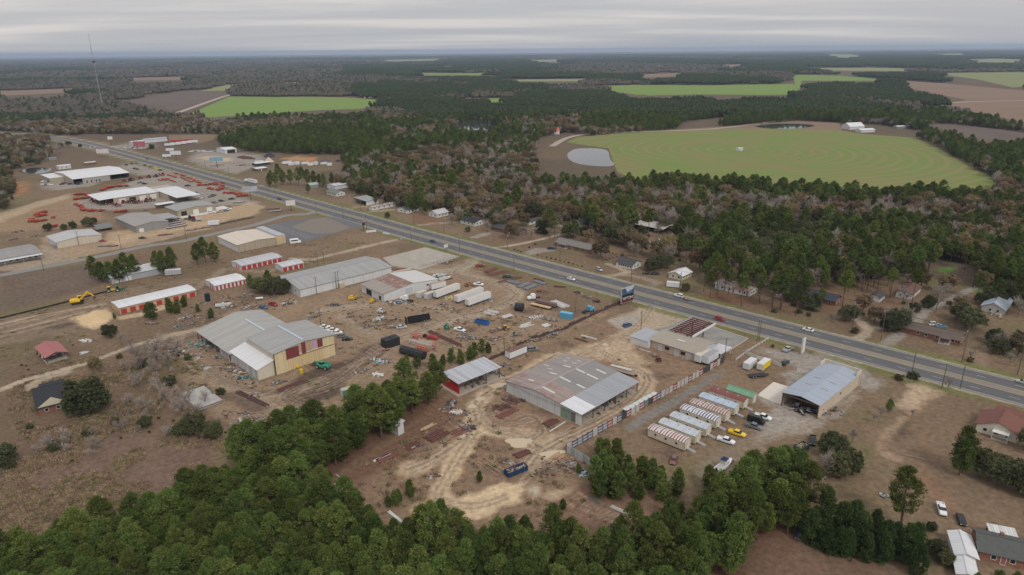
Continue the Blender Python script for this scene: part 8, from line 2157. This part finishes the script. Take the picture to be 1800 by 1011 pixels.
n5 = wood([(1395,925),(1440,915),(1520,935),(1600,950),(1645,985),(1650,1030),(1560,1000),(1480,985),(1400,965)],[('cedar',1)],4.6,'dark cedar in the screen at the lower right lawn','dark cedars of the screen at the lower right',7,1.0)
spots(cF,'young_pine',[(60,250,.8),(130,265,.9),(235,270),(300,250),(365,225),(430,235,1.1),(490,205),(520,195,.9),(570,160),(620,158,.9)],'young pine in the green row behind the red open shed','young pines behind the red open shed',.9,2)
spots(cB,'pine',[(650,435),(705,455),(760,450),(820,455),(880,440),(925,420),(1080,385),(1120,395),(1180,385)],'pine beside the long low building left of the storage sheds','pines beside the low building on the left',.98,3)
spots(cB,'pine',[(1355,335),(1410,322),(1470,315)],'pine in the group of three behind the cream building','three pines near the cream building',1.0,4)
spots(cB,'young_pine',[(1010,690,1.3),(1050,710,1.2),(1165,660,1.2),(1215,665,1.1),(1260,620,1.2),(1445,700,.8),(1355,655,.6),(785,700,.5)],'young pine in front of the tan storage shed with red doors','young pines by the tan storage shed',1.0,5)
spots(cB,'evergreen',[(755,830,.62)],'small flat topped pine on the lawn left of the warehouse',None,1.0,6)
spots(cC,'evergreen',[(700,590,.95),(800,610,1.05),(870,600,.8)],'dense evergreen tree at the left end of the long grey building','evergreens at the end of the long grey building',1.0,7)
spots(cC,'pine',[(620,560,.7),(760,570,.75)],'pine rising above the evergreens by the long grey building','pines at the long grey building',1.0,8)
spots(cO,'evergreen',[(560,600,1.75)],'huge round live oak beside the black roofed brick house',None,1.0,9)
spots(cO,'brown_oak',[(610,330,.6)],'small brown leaved tree on the drive above the black roofed house',None,1.0,9)
spots(cD,'bare',[(150,790,.6),(50,750,.6),(270,800,.5),(330,730,.35)],'leafless tree growing over the pale concrete ruin','trees over the ruin',1.0,70)
spots(cO,'bare',[(930,620,1.2),(1170,640,1.1),(900,330,1.0),(1000,270,1.1),(1080,320,1.0),(1130,250,.8),(820,560,.8),(1000,480,1.0),(880,460,.9),(1050,560,.9)],'leafless tree in the scrub between the brick house and the warehouse','leafless trees left of the warehouse',1.0,10)
spots(cO,'bare',[(240,860,.5),(320,810,.55),(430,790,.5),(780,740,.5)],'bare thicket along the ditch at the lower left','bare thickets along the ditch',1.0,11)
spots(cO,'evergreen',[(1250,740,.75),(1360,760,.6),(1150,740,.5),(920,690,.4),(30,930,.7)],'green bushy tree at the edge of the lower left field','bushy trees round the lower left field',1.0,12)
spots(cO,'shrub',[(190,700),(60,950),(350,830,1.3),(560,740),(730,670),(760,250),(910,310,1.4),(1190,260,1.3),(1080,420,1.5),(1400,480)],'low scrub bush in the rough ground at the left','low scrub bushes at the left',1.2,13)
spots(cL,'evergreen',[(995,425,1.5),(1095,435,1.4)],'spreading live oak behind the long brick house','live oaks behind the brick house',1.0,14)
spots(cL,'bare',[(1210,470,.95),(1450,400,.7),(1510,470,.6)],'leafless tree beside the open pole barn','leafless trees by the pole barn',1.0,15)
spots(cL,'evergreen',[(1290,640,.95),(1340,630,.9),(1420,620,.85),(1560,800,.5),(475,360,.5)],'dense green tree between the two white roofed houses','green trees between the roadside houses',1.0,16)
spots(cL,'brown_oak',[(170,225,1.0),(310,300,.95),(790,255,1.0),(960,255,1.05),(610,285,.9)],'rusty leaved oak in the yards behind the roadside houses','rusty oaks behind the roadside houses',1.0,17)
spots(cK,'brown_oak',[(1270,330,1.0),(1090,270,.9)],'brown oak behind the white cottage','brown oaks behind the white cottage',1.0,18)
spots(cK,'pine',[(860,300,1.0),(920,310,1.05),(980,300,.95),(1010,330,.7),(740,240,.7),(580,235,.6)],'dark pine shading the white mobile home by the highway','pines by the white mobile home',1.0,19)
spots(cK,'evergreen',[(680,355,.42),(1360,470,.38)],'small round tree on the lawn beside the highway','small lawn trees beside the highway',1.0,20)
spots(cK,'bare',[(1245,430,.6),(420,110,.7),(520,140,.8),(640,200,.6)],'leafless tree by the roadside cottages','leafless trees by the cottages',1.0,21)
spots(cX_,'pine',[(640,560,.85),(700,560,.9),(760,540,.95),(830,540,1),(900,550,1),(980,560,.95),(1040,540,.9),(1090,540,.8),(650,500,.8),(720,480,.85),(930,480,.9),(1130,560,.9),(1200,540,.8),(990,620,.6)],'pine in the dark grove where the side street meets the highway','pines of the grove across the junction',1.0,22)
spots(cX_,'bare',[(1330,520,.9),(1420,560,.9),(1480,500,1),(1560,580,.8),(1270,500,.8),(1660,540,1),(1720,520,1)],'leafless tree among the sheds beyond the junction','leafless trees beyond the junction',1.0,23)
spots(cJ,'tall_pine',[(25,400),(85,420),(180,470),(240,405,.95),(360,345),(340,440,.8),(640,265,1.0),(500,300,.95),(660,270),(800,350,.95),(945,390,1.05),(820,150),(240,380,.9),(430,250),(150,330),(60,330),(310,280),(560,180),(720,180),(600,60),(30,270),(950,60),(1050,60)],'tall pine with bare trunk in the yards across the highway','tall yard pines across the highway',.74,24)
spots(cG,'tall_pine',[(1090,190),(1140,170),(1230,170),(1330,260),(1325,160),(1400,100),(1570,280),(1630,280),(1040,150),(1480,120),(1690,200)],'tall pine with bare trunk round the rusty roofed white house','tall pines round the white house',.74,25)
spots(cJ,'evergreen',[(530,500,.8),(800,570,.95),(860,560,.85),(1330,560,1.1),(1260,500,.9),(1510,720,.75),(960,440,.6)],'dense dark green tree beside the brick houses across the highway','dark trees beside the brick houses',1.0,26)
spots(cJ,'bare',[(1105,440,1.05),(440,510,.4),(1330,760,.5),(1590,800,.55),(1180,960,.5),(1640,480,.8)],'leafless tree on the lawns across the highway','leafless trees on the lawns across the highway',1.0,27)
spots(cJ,'shrub',[(165,405),(200,450,1.2),(265,470),(310,440,.9),(690,470,1.2),(890,390),(40,445,1.4),(570,580,1.4),(330,400),(625,465),(30,675,.9),(860,890,1.5),(950,880,1.6),(1330,770,1.3)],'clipped round bush on the lawn beside the highway','lawn bushes beside the highway',.85,28)
spots(cL,'shrub',[(240 + i * 24,480 + i * 9,.5) for i in range(3)] + [(420 + i * 34,523 + i * 8.7,.5) for i in range(11)] + [(920 + i * 27,565 - i * 7,.5) for i in range(5)] + [(920 + i * 26,490 + i * 6,.45) for i in range(5)] + [(400,440,.7),(355,465,.8)],'low clipped bush of the hedge round the brick house lawn','hedge bushes of the brick house lawn',.8,29)
spots(cI,'evergreen',[(400,440,.85),(470,420,.9),(360,330,.7)],'dense dark evergreen beside the gravel yard','evergreens beside the gravel yard',1.0,30)
spots(cI,'bare',[(330,445,.85),(480,250,.65),(600,140,.6),(640,110,.6),(820,110,.45)],'leafless tree beside the gravel yard','leafless trees beside the gravel yard',1.0,31)
spots(cI,'pine',[(1090,440,1.0),(1110,425,.95),(760,730,1.05),(690,80,.4)],'lone pine on the brown lawn at the right','lone pines on the right lawn',1.0,32)
spots(cI,'evergreen',[(1230,440,.75),(1290,470,.8),(1360,500,.85),(1430,530,.9),(1480,560,.8),(1010,950,.55),(960,900,.45),(930,760,.35),(1480,300,.7)],'dark hedge tree at the right edge of the lawn','dark hedge trees at the right edge',1.0,33)
spots(cI,'pine',[(1170,1130,.5),(1290,1150,.55),(1400,1140,.5)],'pine crown at the bottom right corner','pines at the bottom right corner',.9,34)
spots(cR,'young_pine',[(560,500,.7),(590,470,.6),(740,640,1.5),(960,610,.8),(1045,570,.9),(1230,740,1.3),(340,150,.5),(1440,480,.5),(920,620,.7),(980,590,.7)],'young pine on the sandy ground of the fenced yard','young pines in the fenced yard',.9,35)
spots(cS,'young_pine',[(1190,650,1.2),(1230,600,1),(500,560,.6),(600,330,.5),(1420,420,1.2),(1160,620,.9)],'young pine beside the dirt clearing at the bottom','young pines by the dirt clearing',1.0,36)
spots(cA,'evergreen',[(330,880,.55),(440,870,.6),(500,860,.6),(600,850,.7),(640,840,.6),(1040,320,.7),(420,310,.7),(470,300,.7),(550,310,.5)],'dark bushy tree by the far dealership','bushy trees by the far dealership',1.0,37)
spots(cA,'bare',[(60,330),(130,320),(200,330),(260,300),(320,300),(20,300),(240,250),(330,260)],'leafless tree round the farmstead at the upper left','leafless trees at the upper left farmstead',.9,38)
spots(cA,'pine',[(85,425,.7),(200,400,.6),(20,640,.7),(40,690,.7),(70,600,.7),(0,560,.8),(30,540,.8),(-20,640,.8)],'pine at the left edge by the orange track','pines at the left edge',1.0,39)
wood([(1190,448),(1350,474),(1440,474),(1560,452),(1640,474),(1620,505),(1540,520),(1440,516),(1350,540),(1250,505)],[('tall_pine',.8),('bare',.2)],8.0,{'tall_pine': 'tall pine at the wood edge behind the houses across the highway','bare': 'leafless tree at the wood edge behind the houses'},'wood edge trees behind the houses',51,.72)
wood([(1690,470),(1800,440),(1900,520),(1830,560),(1725,545)],[('evergreen',.5),('tall_pine',.5)],8.0,{'tall_pine': 'tall pine at the right edge above the pale blue roof','evergreen': 'dark tree at the right edge above the pale blue roof'},'trees at the right edge',52,.8)
HOUSES = [(o.location.x,o.location.y,15) for o in COL.objects if o.get('category') in ('house','barn','shed','building','car','pickup','trailer') and o.parent is None]
HOUSES = [(x + 6 * math.cos(R(91)),y + 8,r) if r > 10 else (x,y,r) for x,y,r in HOUSES]
YL_ = {'bare': 'leafless yard tree across the highway','brown_oak': 'brown leaved yard tree across the highway','evergreen': 'dark green yard tree across the highway','tall_pine': 'tall yard pine across the highway','shrub': 'yard bush across the highway'}
YM = [('bare',.30),('brown_oak',.22),('evergreen',.2),('tall_pine',.13),('shrub',.15)]
wood([(600,318),(760,352),(960,384),(1150,402),(1330,478),(1600,478),(1720,540),(1900,560),(1900,650),(1600,590),(1330,520),(1050,455),(800,398),(640,356)],YM,9.5,YL_,'yard trees across the highway',61,1.05,True,HOUSES + [(p[0],p[1],21) for p in hw])
BR_ = {'bare': 'leafless brush in the rough ground at the left','shrub': 'low scrub bush in the rough ground round the ruin'}
wood([(60,800),(200,735),(330,690),(400,720),(420,780),(330,790),(240,770),(120,830)],[('bare',.6),('shrub',.4)],6.0,BR_,'brush at the left',62,.42)
wood([(200,600),(330,600),(330,660),(300,690),(230,680)],[('bare',.7),('shrub',.3)],6.0,BR_,'brush at the left',63,.5)
wood([(20,640),(120,600),(190,590),(150,610),(40,655)],[('bare',.4),('shrub',.6)],6.5,BR_,'brush at the left',64,.35)
wood([(-60,292),(60,268),(110,262),(100,280),(60,292),(0,308)],[('bare',.6),('evergreen',.25),('brown_oak',.15)],11,{'bare': 'leafless tree at the upper left farmstead','evergreen': 'dark tree at the upper left farmstead','brown_oak': 'brown tree at the upper left farmstead'},'trees at the upper left farmstead',65,.9)
wood([(-60,300),(14,298),(26,330),(18,365),(-60,385)],[('evergreen',.5),('brown_oak',.3),('bare',.2)],8,{'bare': 'leafless tree at the left edge by the orange track','evergreen': 'dark tree at the left edge by the orange track','brown_oak': 'brown tree at the left edge by the orange track'},'trees at the left edge',66,.8)
nw = build_woods()
nf = build_far()
print('trees',n1,n2,n3,n4,n5,'rest',nw,'patches',nf)

def weeds():
 g = np.random.default_rng(3); ms = []
 for k,lm in ((0,leaf_mat('dry_weed',(.30,.225,.14),(.40,.31,.20),.3,.2)),(1,leaf_mat('green_weed',(.13,.14,.05),(.2,.2,.08),.3,.1)),(2,leaf_mat('dark_weed',(.18,.13,.09),(.24,.18,.125),.3,0))):
  n = 46; p = g.normal(0,.45,(n,2)); h = g.uniform(.12,.5,n); a = g.uniform(0,6.28,n); w = .14
  t = np.stack([np.c_[p[:,0] - w * np.cos(a),p[:,1] - w * np.sin(a),np.zeros(n)],np.c_[p[:,0] + w * np.cos(a),p[:,1] + w * np.sin(a),np.zeros(n)],np.c_[p[:,0] + g.normal(0,.2,n),p[:,1] + g.normal(0,.2,n),h]],1)
  ms.append(soup_mesh('weed_tuft',t,g.uniform(0,1,n),[lm]))
 P_,K_,S_ = [],[],[]
 for pts,n,mix in (([(-100,960),(-100,830),(120,770),(250,740),(360,730),(400,800),(330,860),(280,900),(100,950)],3600,(.75,.1,.15)),([(0,700),(60,640),(230,620),(330,600),(400,720),(250,740),(60,800)],1500,(.55,.2,.25)),([(560,860),(700,780),(780,720),(900,760),(1000,860),(1100,940),(900,960),(700,930)],260,(.6,.25,.15)),([(330,600),(640,520),(1000,570),(1080,550),(850,660),(700,690),(520,740)],420,(.4,.35,.25)),([(880,640),(1080,570),(1150,640),(1000,800),(800,800)],130,(.5,.35,.15)),([(0,560),(300,480),(420,440),(560,420),(680,420),(500,480),(300,560),(0,640)],500,(.7,.2,.1))):
  w = [tuple(P(*p)[:2]) for p in pts]; x0,x1 = min(p[0] for p in w),max(p[0] for p in w); y0,y1 = min(p[1] for p in w),max(p[1] for p in w)
  x,y = g.uniform(x0,x1,n * 4),g.uniform(y0,y1,n * 4)
  k = inside(w,x,y) & (fbm(x,y,9,71) > .47) & (seg_dist(HWY,x,y) > 13)
  x,y = x[k],y[k]
  lum = gcol[np.clip(np.searchsorted(gy,y),0,len(gy) - 1) * len(gx) + np.clip(np.searchsorted(gx,x),0,len(gx) - 1)].sum(1)
  x,y = x[lum < .62][:n],y[lum < .62][:n]
  P_ += [(a,b,0) for a,b in zip(x,y)]; K_ += list(g.choice(3,len(x),p=mix)); S_ += list(g.uniform(.5,1.3,len(x)))
 instancer('dry_weeds',P_,K_,S_,ms,'tufts of dry weeds and rough grass over the open ground','weeds')
weeds()
# ------------------------------------------------------------------ the air
def build_haze():
 m = bpy.data.materials.new('haze'); m.use_nodes = True
 N,K = m.node_tree.nodes,m.node_tree.links
 N.clear()
 out = N.new('ShaderNodeOutputMaterial')
 v = N.new('ShaderNodeVolumePrincipled')
 v.inputs['Color'].default_value = (.50,.63,.84,1)
 v.inputs['Density'].default_value = HAZE
 v.inputs['Anisotropy'].default_value = 0.0
 K.new(v.outputs[0],out.inputs['Volume'])
 o = MB().box(-31500,31500,-950,33500,-1,HTOP).build('haze',m)
 return tag(o,'thin bluish haze lying over the plain','haze',kind='stuff')
HAZE = 0.000055
HTOP = max(120,MAST_H + 3)
build_haze()
